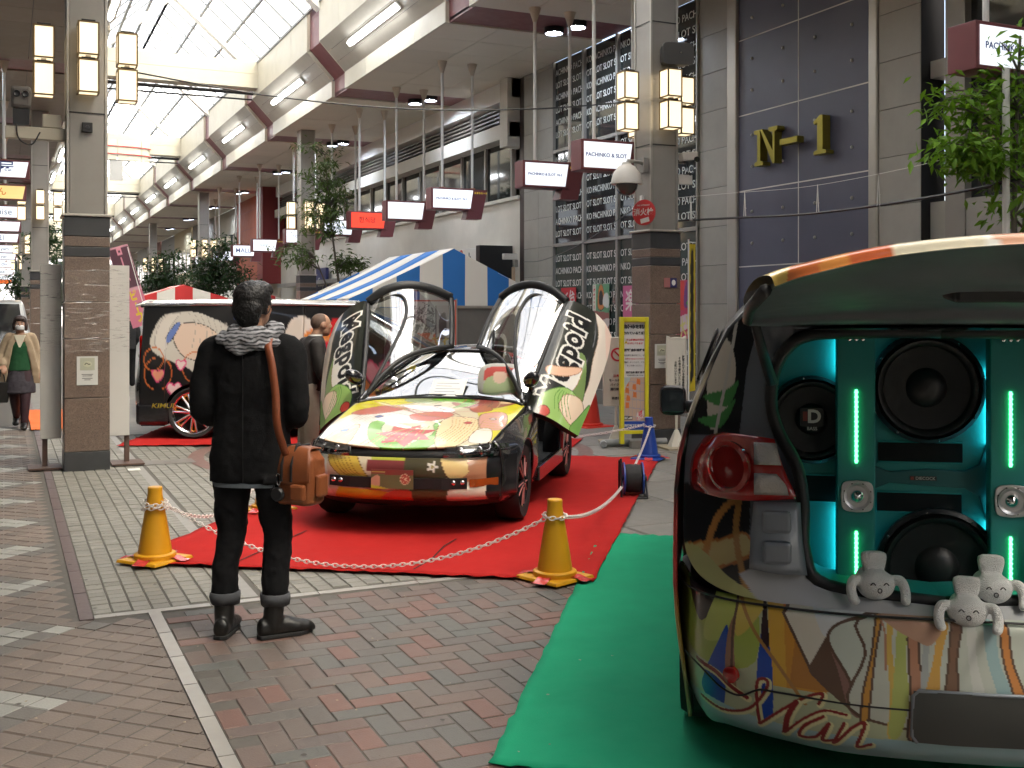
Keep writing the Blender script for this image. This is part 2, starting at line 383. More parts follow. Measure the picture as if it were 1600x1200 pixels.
# walkway of diamond tiles with grey wedges
wp = MB().box(-4, -3, -.05, .35, 40, -.005).box(.35, -3, -.05, .69, 6.12, -.0051).build('walkway_paving', m_mortar); struct(wp)
def tri_d(x, y):
    p = (y+.9) % 1.06-.53; return (.27-abs(p)*1.75)-x     # >0 inside a grey wedge
it = []; s = .0853; cut = {}
for i in range(-80, 140):
    for j in range(-80, 140):
        x, y = (i+j)*s-3, (i-j)*s+6
        lim = .66 if y < 6.05 else .31
        if not (-1.3 < x < lim+.1 and 2.6 < y < 17 and (x > -.55 or y < 9)): continue
        d = tri_d(x, y); key = 'g' if d > 0 else ('d' if d > -.17 else 'r')
        if x < lim-.055 and not 5.95 < y < 6.15: it.append((x, y, R(45), key)); continue
        hh = .0807; P = [(x-hh, y), (x, y-hh), (x+hh, y), (x, y+hh)]; P = clip_poly(P, 0, .686 if y < 6.1 else .346)
        if x > .3 and len(P) > 2: P = clip_poly(P, 1, 6.115, True) if y < 6.1 else []
        if len(P) > 2: cut.setdefault(key, MB()).prism(P, .03, Matrix.Translation((0, 0, -.03)))
pavers(wp, 'tile', it, {'g': pm(.1155, .1155, m_tile_g), 'd': pm(.1155, .1155, m_tile_d), 'r': pm(.1155, .1155, m_tile_r)}, {'g': m_tile_g, 'd': m_tile_d, 'r': m_tile_r})
for k_, b_ in cut.items(): b_.build('tile', {'g': m_tile_g, 'd': m_tile_d, 'r': m_tile_r}[k_], wp)['kind'] = 'stuff'
ks = MB().box(.35, 6.13, -.05, .42, 40, -.03).build('kerb_strip', m_mortar); struct(ks)
me = MB().box(-.033, -.29, -.02, .033, .29, .002).mesh('stone'); me.materials.append(m_kerb)
for k in range(36):
    o = bpy.data.objects.new('kerb_stone', me); COL.objects.link(o); o.parent = ks; o.location = (.385, 6.42+k*.588, random.uniform(-.001, .001))
ps = MB().box(.69, 1, -.05, .758, 6.13, -.03).box(.42, 6.13, -.05, 9.5, 6.2, -.03).build('edging_strip', m_mortar); struct(ps)
for k in range(12):
    o = MB().box(.693, 1.1+k*.42, -.02, .755, 1.512+k*.42, .002).build('edging_stone', m_strip, ps)
for k in range(13): MB().box(.425+k*.6, 6.133, -.02, 1.02+k*.6, 6.197, .0015).build('edging_stone', m_strip, ps)
# large concrete slabs further right, with a ring of red brown stone
cp = MB().box(3.3, 6.2, -.05, 9.6, 15.19, -.02).build('slab_paving', m_mortar); struct(cp)
me = [pm(.885, .885, mat('slab_a', (.19, .178, .158), .6, var=.2, scale=5, bump=.2, bscale=50, rnd=.08, stain=.2), c=.008)[0] for _ in range(1)][0]
for i in range(7):
    for j in range(10):
        o = bpy.data.objects.new('paving_slab', me); COL.objects.link(o); o.parent = cp; o.location = (3.75+i*.9, 6.65+j*.9, random.uniform(-.002, .002))
rg = MB(); n = 72
rg.add([(4.08+r*math.cos(2*math.pi*k/n), 12.1+r*math.sin(2*math.pi*k/n), .0035) for r in (2.12, 2.29) for k in range(n)], [(k, (k+1) % n, n+(k+1) % n, n+k) for k in range(n)])
struct(rg.build('ring_paving', mat('ring_stone', (.16, .085, .07), .55, var=.15, scale=8, stain=.1)))
# carpets
def carpet(name, pts, m, label, z=.012, n=60, bumpy=.004):
    p = [Vector((x, y, 0)) for x, y in pts]; G = []
    for i in range(n+1):
        a = p[0].lerp(p[1], i/n); b = p[3].lerp(p[2], i/n); row = []
        for j in range(n+1):
            q = a.lerp(b, j/n); e = min(i, n-i, j, n-j)
            row.append((q.x+(random.uniform(-.006, .006) if e == 0 else 0), q.y+(random.uniform(-.006, .006) if e == 0 else 0), z+bumpy*(math.sin(q.x*5.1+q.y*2.3)*.5+math.sin(q.y*7-q.x*3)*.5)+.006*max(0, math.sin(q.x*2.1-q.y*1.3+2))**12+.004*max(0, math.sin(q.x*1.1+q.y*3.7))**20+(random.uniform(0, .012) if e == 0 else 0)))
        G.append(row)
    o = MB().grid(G).build(name, m, smooth=True, thick=.004); return tag(o, label, 'carpet')
m_red = mat('red_felt', (.42, .018, .016), .95, var=.09, scale=5, bump=.2, bscale=300, spec=.15, stain=.10)
m_green = mat('green_felt', (.012, .30, .15), .95, var=.09, scale=5, bump=.2, bscale=300, spec=.2, stain=.12)
carpet('carpet', [(.651, 7.38), (3.155, 5.70), (6.46, 10.2), (3.94, 11.92)], m_red, 'large red felt carpet under the sports car with raised doors', .014)
carpet('carpet', [(3.70, 11.95), (5.55, 10.78), (6.6, 12.2), (4.75, 13.4)], m_red, 'smaller red felt strip behind the sports car by the orange cone', .010)
carpet('carpet', [(1.55, 3.56), (3.9, 6.93), (5.9, 5.48), (3.2, 2.2)], m_green, 'bright green felt carpet under the van with the speaker wall', .007)
carpet('carpet', [(1.20, 13.85), (4.9, 12.35), (6.2, 15.5), (2.5, 17.1)], m_red, 'red felt carpet under the dark painted minivan at the back', .008)
carpet('carpet', [(.32, 16.2), (.85, 16.2), (.85, 19.5), (.32, 19.5)], mat('orange_felt', (.75, .16, .03), .9), 'orange felt strip on the walkway behind the left pillar', .008)
carpet('carpet', [(1.95, 17.3), (3.6, 16.7), (3.9, 19.5), (2.3, 20.4)], mat('orange_felt', (.75, .16, .03), .9), 'orange felt carpet under the white car behind the pillar', .008)
# seams of the red carpet (cuts that opened a little)
rc = bpy.data.objects['carpet']
for pts in ([(1.30, 7.02), (1.62, 7.42), (1.98, 7.86)], [(2.28, 6.40), (2.48, 6.62), (2.70, 6.96), (2.86, 7.14)]):
    q = MB().grid([[(x-.004, y+.003, .0215) for x, y in pts], [(x+.006, y-.004, .0215) for x, y in pts]]); o = q.build('seam', mat('seam_dark', (.05, .008, .008), .9), rc, thick=.001)
# ================================================================== the arcade roof
SZ = 6.39
ar = thing('arcade_roof', 'long glazed arcade roof with cream stepped cornices and maroon ribs', 'arcade roof', (0, 0, 0))
m_pane = bpy.data.materials.new('roof_glazing'); m_pane.use_nodes = True
n_ = m_pane.node_tree.nodes; l_ = m_pane.node_tree.links; n_.remove(n_['Principled BSDF'])
t1 = n_.new('ShaderNodeBsdfTransparent'); t1.inputs[0].default_value = (.95, .95, .91, 1); t2 = n_.new('ShaderNodeBsdfTranslucent'); t2.inputs[0].default_value = (.9, .9, .87, 1)
mx_ = n_.new('ShaderNodeMixShader'); mx_.inputs[0].default_value = .45; l_.new(t1.outputs[0], mx_.inputs[1]); l_.new(t2.outputs[0], mx_.inputs[2]); l_.new(mx_.outputs[0], n_['Material Output'].inputs[0])
EX, RX, EZ, RZ = 2.04, 0., 8.22, 10.05       # half span of the eaves, ridge, heights (about X = 4)
CXM = 4.0
ribs = [8.95-6.95*2+6.95*k for k in range(-6, 17)]   # near edges of the maroon ribs
RW = 1.1
def slope_pt(sx, t): return (CXM+sx*(EX*(1-t)), EZ+(RZ-EZ)*t)
sl_len = math.hypot(EX, RZ-EZ)
def pane_mesh(w, h):
    me = MB().box(-h/2, -w/2, -.004, h/2, w/2, .004).mesh('glass_pane'); me.materials.append(m_pane); return me
pw = 6.95/6
pme = pane_mesh(pw-.05, sl_len/3-.04); big = pane_mesh(6.9, sl_len/3-.04)
for sx in (-1, 1):
    ang = math.atan2(RZ-EZ, EX)*sx
    for k in range(3):
        x, z = slope_pt(sx, (k+.5)/3)
        for j in range(48):
            y = 16.0+(j+.5)*pw
            o = bpy.data.objects.new('glass_pane', pme); COL.objects.link(o); o.parent = ar; o.location = (x, y, z); o.rotation_euler = (0, ang, 0)
        for j in [j for j in range(-9, 0)]+[8+q for q in range(8)]:
            y = 16.0+(j+.5)*6.95
            o = bpy.data.objects.new('glass_pane', big); COL.objects.link(o); o.parent = ar; o.location = (x, y, z); o.rotation_euler = (0, ang, 0)
m_bar = mat('glazing_bar', (.22, .23, .23), .5)
for sx in (-1, 1):
    for k in (0, 1, 2, 3):
        x, z = slope_pt(sx, k/3); MB().box(x-.03, -46, z-.07, x+.03, 128, z-.005).build('purlin', m_bar, ar)
    me = None
    for j in range(-9, 49):
        y = 16.0+j*pw*(1 if j >= 0 else 6); a, b = slope_pt(sx, 0), slope_pt(sx, 1); bigb = (j % 6 == 0)
        hw = .03 if not bigb else .15; hh = .06 if not bigb else .22
        q = MB().add([(p[0], y+s_*hw, p[1]+dz) for p in (a, b) for s_ in (-1, 1) for dz in (-hh, -.02)], [(0, 1, 3, 2), (4, 6, 7, 5), (0, 4, 5, 1), (2, 3, 7, 6), (0, 2, 6, 4), (1, 5, 7, 3)])
        q.build('rafter', m_bar if not bigb else m_white, ar)
for k in range(-4, 9):
    y = 15.45+13.9*k
    MB().box(CXM-EX, y-.25, 7.5, CXM+EX, y+.25, 7.86).build('tie_beam', m_cream, ar); MB().box(CXM-EX, y-.245, 7.868, CXM+EX, y+.245, 8.2).build('tie_beam', m_cream, ar)
    if k > 0: MB().tube([(CXM-EX, y+.5, 7.32), (CXM+EX, y+.5, 7.32)], .025, 6).tube([(CXM-EX, y+.35, 7.46), (CXM+EX, y+.35, 7.46)], .05, 6).build('conduit', m_dark, ar)
prof = [(2.04, 8.24), (2.04, 7.34), (2.60, 6.74), (2.60, SZ)]   # cornice profile, offset from the centre
def quad_strip(sx, a, b, y0, y1, th):
    (x0, z0), (x1, z1) = a, b; L = math.hypot(x1-x0, z1-z0); nx, nz = (z1-z0)/L, -(x1-x0)/L     # outward (to the street) is -x for the right side
    nx, nz = -abs(nx) if True else nx, nz
    off = (abs(nx)*th, -nz*th if False else (abs(x1-x0)/L)*th)
    v = []
    for y in (y0, y1):
        for (x, z) in (a, b): v += [(CXM+sx*x, y, z), (CXM+sx*(x+off[0]), y, z+off[1])]
    return MB().add(v, [(0, 1, 3, 2), (4, 6, 7, 5), (0, 4, 5, 1), (2, 3, 7, 6), (0, 2, 6, 4), (1, 5, 7, 3)])
ft_me = {}; lampn = 0
for sx in (1, -1):
    for bi, y0 in enumerate(ribs[:-1]):
        ya, yb = y0+RW, ribs[bi+1]; vis = ya > 8 and y0 < 80
        npn = 4 if vis else 1
        for k in range(npn):
            a, b = ya+(yb-ya)*k/npn+.006, ya+(yb-ya)*(k+1)/npn-.006
            quad_strip(sx, prof[0], prof[1], a, b, .05).build('upper_fascia', m_cream, ar)
            quad_strip(sx, prof[2], prof[3], a, b, .05).build('lower_fascia', m_cream, ar)
        P1, P2 = prof[1], prof[2]; lerp = lambda t: (P1[0]+(P2[0]-P1[0])*t, P1[1]+(P2[1]-P1[1])*t)
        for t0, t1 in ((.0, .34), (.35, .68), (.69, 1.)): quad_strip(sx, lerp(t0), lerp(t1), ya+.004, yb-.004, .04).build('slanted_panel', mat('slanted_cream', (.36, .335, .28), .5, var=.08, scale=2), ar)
        # maroon rib, set back from the cream
        r_ = [(x+.07, z+(.03 if i in (1, 2) else 0)) for i, (x, z) in enumerate(prof)]
        for i in range(3): quad_strip(sx, r_[i], r_[i+1], y0+.003, y0+RW-.003, .04).build('rib', m_maroon, ar)
        xo = CXM+sx*2.67; xw = CXM+sx*5.6
        MB().box(min(xo, xw), y0+.003, SZ+.03, max(xo, xw), y0+RW-.003, SZ+.07).build('rib', m_maroon, ar)
        # bevelled cream lips at the two ends of a bay
        for yy in (ya-.02, yb+.02):
            for i in range(3): quad_strip(sx, prof[i], prof[i+1], yy-.02, yy+.02, .09).build('fascia_lip', m_cream, ar)
        if vis:
            nx_, ny_ = 3, 6
            for i in range(nx_):
                for j in range(ny_):
                    if sx not in ft_me:
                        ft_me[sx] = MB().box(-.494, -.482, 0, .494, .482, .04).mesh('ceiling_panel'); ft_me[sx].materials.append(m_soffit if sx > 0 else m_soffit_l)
                    o = bpy.data.objects.new('ceiling_panel', ft_me[sx]); COL.objects.link(o); o.parent = ar
                    o.location = (CXM+sx*(3.1+i*1.0), ya+.49+j*.975, SZ+random.uniform(0, .004))
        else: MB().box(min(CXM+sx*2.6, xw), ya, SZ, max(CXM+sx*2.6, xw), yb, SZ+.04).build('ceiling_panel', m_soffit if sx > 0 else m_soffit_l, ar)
    MB().box(CXM+sx*2.05 if sx > 0 else CXM+sx*7, -20, SZ+.08, CXM+sx*7 if sx > 0 else CXM+sx*2.05, 128, SZ+.12).build('deck', m_dark, ar) if False else None
    xs = sorted((CXM+sx*2.12, CXM+sx*6.2)); MB().box(xs[0], -46, 8.26, xs[1], 128, 8.34).build('flat_roof', m_dark, ar)
# fluorescent tubes on the slanted panels and lamps in the ribs
tm = MB().cbox((0, 0, 0), (.09, 2.9, .06)).mesh('tube'); tm.materials.append(m_tube); hm = MB().cbox((0, 0, 0), (.14, 3.0, .03)).mesh('housing'); hm.materials.append(m_white)
ordw = ['first', 'second', 'third', 'fourth', 'fifth', 'sixth', 'seventh', 'eighth', 'ninth', 'tenth', 'eleventh', 'twelfth']
for sx in (1, -1):
    k = 0
    for bi, y0 in enumerate(ribs[:-1]):
        ym = (y0+RW+ribs[bi+1])/2
        if not (9 < ym < 95): continue
        if sx < 0 and ym < 16: continue
        t = thing('fluorescent_light', f'{ordw[k]} fluorescent tube from the front on the {"right" if sx > 0 else "left"} slanted cornice', 'light', (CXM+sx*2.29, ym, 7.01), 0, 'fluorescent tubes on the cornices')
        for nme, me, dz in (('housing', hm, .0), ('tube', tm, -.045)):
            o = link(nme, me, None, t); o.rotation_euler = (0, sx*R(47), 0); o.location = (-sx*.7*-dz*0+sx*dz*.73, 0, dz*.68)
        k += 1
dl = MB().lathe([(.13, 0), (.13, -.02)], 20).mesh('lens'); dl.materials.append(m_down)
dr = MB().lathe([(.17, .01), (.17, -.09), (.15, -.09), (.15, 0)], 20, cap=False).mesh('ring'); dr.materials.append(m_black)
for sx in (1, -1):
    k = 0
    for y0 in ribs:
        if not 9 < y0 < 70: continue
        if sx < 0 and y0 < 20: continue
        for dx, dy in ((4.45, .75), (4.62, .25)) if sx > 0 else ((4.5, .5),):
            t = thing('downlight', f'round downlight, {"outer" if dx > 4.6 else "inner"} one in the {ordw[k]} maroon rib of the {"right" if sx > 0 else "left"} ceiling', 'downlight', (CXM+sx*dx, y0+dy, SZ+.02), 0, 'round downlights in the ceiling')
            o = link('lens', dl, None, t); o.location = (0, 0, -.03); link('ring', dr, None, t, smooth=30)
        k += 1

# ================================================================== pillars with lantern clusters
def clad(root, S, z0, z1, m, nm, in_=0.):
    h = S/2
    o = MB().box(-h+in_, -h+in_, z0, h-in_, h-in_, z1).build(nm, m, root, bev=.006); return o
def pillar(x, y, label, S=.43):
    t = thing('arcade_pillar', label, 'pillar', (x, y, 0), 0, 'granite clad pillars of the arcade')
    clad(t, S+.006, -.02, .19, m_darkstone, 'base')
    for a, b in ((.194, .73), (.736, 1.33), (1.336, 1.60+.1), (1.706, 2.16)): clad(t, S, a, b, m_granite, 'granite_slab')
    clad(t, S, 2.164, 2.262, m_darkstone, 'dark_band', -.002); clad(t, S, 2.266, 2.366, m_granite, 'granite_slab'); clad(t, S, 2.37, 2.565, m_darkstone, 'dark_band', -.002)
    clad(t, S+.05, 2.568, 2.595, m_steel2, 'cap')
    s2 = .39
    MB().box(-s2/2+.03, -s2/2+.012, 2.596, s2/2-.03, s2/2-.012, SZ+.02).box(-s2/2+.012, -s2/2+.03, 2.597, s2/2-.012, s2/2-.03, SZ+.021).build('shaft', m_steel, t)
    for sx in (-1, 1):
        for sy in (-1, 1): MB().box(sx*s2/2-sx*.026, sy*s2/2-sy*.026, 2.597, sx*s2/2, sy*s2/2, SZ+.019).build('corner_rail', m_steel2, t, bev=.004)
    for k in (3.62, 5.1): MB().cbox((0, 0, k), (s2-.01, s2-.01, .012)).build('joint', m_dark, t)
    return t
pillarsL = [(.755, 12.125)]+[(.755, 12.1+16.6*k) for k in (1, 2, 3)]; pillarsR = [(7.225, 11.485)]+[(7.225, 12.1+16.6*k) for k in (1, 2, 3)]
for k, (x, y) in enumerate(pillarsL): pillar(x, y, ['granite pillar at left with cling film and a white notice', 'second left pillar behind the masked woman', 'third left pillar far down the walkway', 'farthest left pillar of the arcade'][k])
for k, (x, y) in enumerate(pillarsR): pillar(x, y, ['granite pillar at right beside the yellow notice board', 'second right pillar behind the blue striped tent', 'third right pillar behind the street trees', 'farthest right pillar of the arcade'][k])
def lantern_body(par, z0):
    l = MB().cbox((0, 0, z0+.165), (.185, .185, .315)).build('lantern', m_glow_w, par)
    f = MB()
    for sx in (-1, 1):
        for sy in (-1, 1): f.cbox((sx*.093, sy*.093, z0+.165), (.016, .016, .33))
    for z in (z0+.006, z0+.324):
        for s_ in (-1, 1): f.cbox((s_*.0935, 0, z), (.0165, .17, .0155)).cbox((0, s_*.0935, z), (.17, .0165, .0155))
    f.build('lantern_frame', m_brass, l); MB().cbox((0, 0, z0+.345), (.13, .13, .022)).build('lantern_cap', m_dark, par)
lan = None
for (px_, py_, side) in [(p[0], p[1], 'left') for p in pillarsL]+[(p[0], p[1], 'right') for p in pillarsR]:
    for dx, dy, wd in ((-.4, 0, 'street' if side == 'right' else 'shop'), (0, -.33, 'front'), (.4, 0, 'shop' if side == 'right' else 'street'), (0, .4, 'rear')):
        fark = (pillarsL if side == 'left' else pillarsR).index((px_, py_)); rank = ['nearest', 'second', 'third', 'farthest'][fark]
        lab = f'double warm lantern on the {wd} side of the {rank} {side} pillar'
        loc = (px_+dx, py_+dy, 3.79)
        if lan is None:
            lan = thing('pillar_lantern', lab, 'lantern', loc, 0, 'warm double lanterns on the pillars'); lantern_body(lan, 0); lantern_body(lan, .375)
            MB().cbox((0, 0, .36), (.05, .05, .3)).build('bracket', m_steel2, lan)
        else: t = dup(lan, loc, 0, lab)
# ================================================================== buildings on the right
WX = 9.6
def wbox(y0, z0, y1, z1, d0=0., d1=.3): return MB().box(WX+d0, y0, z0, WX+d1, y1, z1)
ph = thing('pachinko_hall', 'game hall with navy panels, dark lettered glass and grey stone piers', 'building', (WX, 0, 0))
def inb(o, root=ph):
    o.parent = root; o.location = o.location-root.location; return o
def put(q, nm, m, root=ph, **k): return inb(q.build(nm, m, None, **k), root)
def pier(y0, y1, z0=0., z1=SZ, d=0., cols=1, m=None, h=.575, root=ph):
    k = 0; z = z0
    while z < z1-.02:
        for c in range(cols):
            a = y0+(y1-y0)*c/cols; b = y0+(y1-y0)*(c+1)/cols
            put(wbox(a+.003, z+.003, b-.003, min(z+h, z1)-.003, d, d+.12), 'stone_slab', m or m_stone, root, bev=.004)
        z += h
    put(wbox(y0, z0, y1, z1, d+.012, .35), 'backing_wall', m_dark, root)
pier(9.55, 10.22, d=-.02); pier(13.27, 14.0, d=-.02); pier(18.88, 20.2, d=-.03, cols=2)
for a, b in ((10.225, 10.375), (13.04, 13.265)): put(wbox(a, 0, b, SZ, -.05, .2), 'metal_trim', m_steel2, bev=.02)
# navy panels with bolts
bolt_me = MB().lathe([(.022, 0), (.022, .012), (.012, .024)], 10, Mrot((0, 0, 0), ry=R(-90))).mesh('bolt'); bolt_me.materials.append(m_steel2)
rows_z = [0.06]+[1.17+1.082*k for k in range(5)]+[SZ]
for c, (a, b) in enumerate(((10.38, 11.715), (11.73, 13.035))):
    for k in range(len(rows_z)-1):
        z0, z1 = rows_z[k]+.008, rows_z[k+1]-.008
        p = put(wbox(a, z0, b, z1, 0, .05), 'navy_panel', m_blue)
        for fy in (.24, .76):
            for fz in (.3, .72):
                o = link('bolt', bolt_me, None, p); o.location = (WX, a+(b-a)*fy, z0+(z1-z0)*fz)
m_jw = mat('joint_white', (.66, .64, .60), .6)
for z in rows_z[1:-1]: put(wbox(10.38, z-.008, 13.035, z+.008, -.004, .3), 'panel_joint', m_jw)
put(wbox(11.7155, .02, 11.7295, SZ, -.005, .3), 'panel_joint', m_jw)
for ch, yy, dz in (('N', 12.24, 0), ('–', 11.70, 0), ('1', 11.16, .0)):
    if ch == '–':
        o = MB().box(-.02, -.19, -.045, .0, .17, .045).build('letter', m_gold, ph, bev=.006); o.location = (-.08, yy, 3.87); o.scale = (6, 1, 1)
# serif letters built as outlines, standing off the wall
def glyph(polys, yy, m=m_gold):
    q = MB()
    for poly in polys: q.prism(poly, .13)
    o = q.build('letter', m, ph, bev=.006); o.matrix_local = face_W((-.02, yy, 3.62)) @ Matrix.Scale(1, 4); return o
glyph([[(-.24, 0), (-.05, 0), (-.05, .05), (-.11, .07), (-.11, .43), (-.12, .5), (-.25, .5), (-.25, .45), (-.18, .43), (-.18, .07), (-.24, .05)],
       [(-.12, .499), (.155, .0), (.17, .16), (-.07, .5)],
       [(.155, .001), (.2, .001), (.2, .43), (.26, .45), (.26, .501), (.07, .501), (.07, .45), (.155, .43)]], 12.24)
glyph([[(-.1, 0), (.14, 0), (.14, .045), (.075, .06), (.075, .5), (.02, .5), (-.11, .43), (-.09, .39), (-.03, .41), (-.03, .06), (-.1, .045)]], 11.15)
# lettered glass
put(wbox(14.0, 0, 18.88, .24, -.14, .3), 'plinth', m_concrete); put(wbox(14.0, .24, 18.88, .56, -.02, .3), 'base_band', m_stone_d)
mull = [14.0, 15.21, 16.43, 17.645, 18.88]
for y in mull: put(wbox(y-.035 if y > 14.1 else y, .56, y+.035 if y < 18.8 else y, SZ, -.06, .1), 'mullion', m_steel)
for z in (.56, 2.85, 4.64): put(wbox(14.0, z, 18.88, z+.06, -.055, .1), 'transom', m_steel)
PA = ['CHINKO PACHI', 'NKO PACHINKO', 'KO PACHINKO PA', 'ACHINKO PACHI']; SL = ['SLOT SLOT SL', 'OT SLOT SLOT S', 'OT SLOT SLOT SL', 'LOT SLOT SLOT S']
for i in range(4):
    for z0, z1, mg in ((.62, 2.85, m_glassg), (2.91, 4.64, m_glassd), (4.70, SZ, m_glassd)):
        put(wbox(mull[i]+.035, z0, mull[i+1]-.035, z1, .0, .03), 'window_pane', mg)
    z, k = .72, 0
    while z < SZ-.1:
        if not any(abs(z-t-.03) < .09 for t in (2.85, 4.64)):
            s_ = PA[i] if k % 2 else SL[i]
            me = text_mesh(s_, .165, .001, .001); xs_ = [v.co.x for v in me.vertices]; sc = 1.12/(max(xs_)-min(xs_))
            text(s_, .165, face_W((-.006, (mull[i]+mull[i+1])/2, z)) @ Matrix.Diagonal((sc, 1, 1, 1)), m_frost, ph, .001, .001)
        z += .237; k += 1
put(wbox(14.0, 0, 18.88, SZ, .06, .35), 'backing_wall', m_dark)
# dark column and downpipe between the two buildings
put(wbox(20.21, 0, 20.42, SZ, -.02, .3), 'downpipe', mat('dark_brown', (.05, .035, .03), .5))
# storefront to the right behind the street tree
put(wbox(-46, 0, 9.54, SZ, .9, 1.2), 'rear_wall', mat('shop_dark', (.07, .06, .05), .6, var=.2, scale=1))
for y0, y1 in ((9.02, 9.3), (6.6, 6.75), (4.3, 4.45), (2.0, 2.15), (-.4, -.2)): put(wbox(y0, 0, y1, SZ, .1, .32), 'frame_post', m_steel)
for z, h_ in ((2.45, .42), (4.3, .2), (.0, .3)): put(wbox(-46, z, 9.54, z+h_, .12, .34), 'beam', m_stone)
for a, b in ((6.75, 9.02), (4.45, 6.6), (2.15, 4.3), (-.2, 2.0), (-46, -.4)):
    for z0, z1 in ((.3, 2.45), (2.87, 4.3), (4.5, SZ)): put(wbox(a, z0, b, z1, .2, .23), 'window_pane', m_glassd)
put(wbox(8.62, 2.20, 9.0, 2.42, .08, .1), 'red_sticker', mat('sticker_red', (.6, .03, .03), .5))

# neighbouring building: plaster wall, ribbon window, louvres
nb = thing('plaster_building', 'beige plaster building with ribbon windows and louvres behind the tent', 'building', (WX, 0, 0))
putn = lambda q, nm, m, **k: put(q, nm, m, nb, **k)
putn(wbox(20.43, 0, 42, 3.93, .0, .4), 'wall', m_plaster); putn(wbox(20.43, 3.93, 42, 4.0, -.06, .4), 'sill', m_plaster)
putn(wbox(20.43, 6.0, 42, SZ, -.2, .4), 'fascia_panel', m_white)
for k in range(5): putn(wbox(20.8, 5.52+k*.095, 42, 5.56+k*.095, -.12+.02*k, .05), 'louvre', mat('louvre', (.16, .14, .12), .5))
putn(wbox(20.43, 5.5, 42, 6.0, .1, .4), 'louvre_recess', m_dark); putn(wbox(20.43, 5.2, 42, 5.5, -.25, .4), 'lintel', m_plaster); putn(wbox(20.43, 5.0, 20.8, SZ, -.3, .1), 'box_end', m_plaster)
y = 20.9
while y < 41:
    putn(wbox(y, 4.0, y+.07, 5.2, .02, .12), 'window_post', mat('win_frame', (.3, .28, .25), .4)); putn(wbox(y+.075, 4.0, y+1.39, 5.2, .08, .1), 'window_pane', m_glassd); y += 1.395
putn(wbox(20.43, 4.0, 42, 5.2, .3, .4), 'room_wall', mat('room', (.2, .18, .15), .8))
# shutters and low shopfronts
for a, b in ((30.2, 31.9), (32.2, 34.6), (35, 38)): putn(wbox(a, 0, b, 2.45, -.015, .1), 'shutter', mat('shutter_grey', (.16, .15, .145), .5, var=.1))
putn(wbox(29.9, 2.5, 40, 2.62, -.6, .05), 'canopy_slab', m_steel)
rb = thing('red_building', 'terracotta red fronted shop building far down the right side', 'building', (WX, 0, 0))
m_rust = mat('terracotta', (.36, .085, .04), .6, var=.06, scale=1.5); m_rustd = mat('terracotta_dark', (.2, .02, .02), .5)
put(wbox(42.01, 2.7, 43.0, SZ, -.7, .4), 'dark_red_pier', m_rustd, rb); put(wbox(43.0, 2.7, 49.5, SZ, -.25, .4), 'wall', m_rust, rb)
for k in range(4): put(wbox(43.0, 3.6+k*.75, 49.5, 3.615+k*.75, -.257, -.2), 'joint', m_rustd, rb)
put(wbox(42.01, 0, 49.5, 2.7, -.1, .4), 'shop_front', mat('shop_beige', (.42, .36, .28), .6), rb)
fb = thing('far_shops', 'row of far shop fronts at the end of the right side', 'building', (WX, 0, 0))
fc = [(.40, .36, .30), (.22, .2, .18), (.45, .38, .25), (.33, .33, .33), (.25, .12, .1), (.4, .4, .38)]
for k in range(10):
    a = 49.6+k*7; put(wbox(a, 2.9, a+6.9, SZ, -.05*(k % 3), .4), 'upper_wall', mat(f'far{k%6}', fc[k % 6], .7), fb)
    put(wbox(a, 0, a+6.9, 2.2, .1, .4), 'shop_window', m_glassd, fb); put(wbox(a, 2.2, a+6.9, 2.9, -.3, .1), 'shop_sign', mat(f'fars{k%3}', [(.6, .58, .5), (.5, .1, .06), (.1, .12, .3)][k % 3], .5, emit=[(.6, .58, .5), (.5, .1, .06), (.1, .12, .3)][k % 3], es=.08), fb)
    for j in range(4): put(wbox(a+.5+j*1.6, 3.9, a+1.6+j*1.6, 5.2, -.12, .2), 'window', m_glassd, fb)
# left side of the street
lb = thing('left_shops', 'row of shop fronts along the left walkway', 'building', (-1.75, 0, 0))
for k in range(22):
    a = -46+k*7.9; c = fc[k % 6]
    for q, nm, m in ((MB().box(-.4, a, 2.9, -.05*(k % 3), a+7.8, SZ), 'upper_wall', mat(f'far{k%6}', c, .7)), (MB().box(-.4, a, 0, -.12, a+7.8, 2.2), 'shop_window', m_glassd), (MB().box(-.1, a, 2.2, .28, a+7.8, 2.9), 'shop_sign', mat('sgnl', (.5, .48, .42), .5)),
                     (MB().box(-.2, a, 0, .02, a+.3, 2.2), 'post', m_stone)): q.build(nm, m, lb)
# closing block far away on the axis
eb = thing('end_building', 'pale building closing the far end of the arcade', 'building', (4, 135, 0))
MB().box(-14, 0, 0, 14, 6, 9).build('wall', mat('pale_wall', (.6, .6, .58), .8), eb)
for k in range(6):
    for j in range(2): MB().box(-11+k*4, -.05, 2.6+j*3, -9+k*4, .05, 4.4+j*3).build('window', m_glassd, eb)

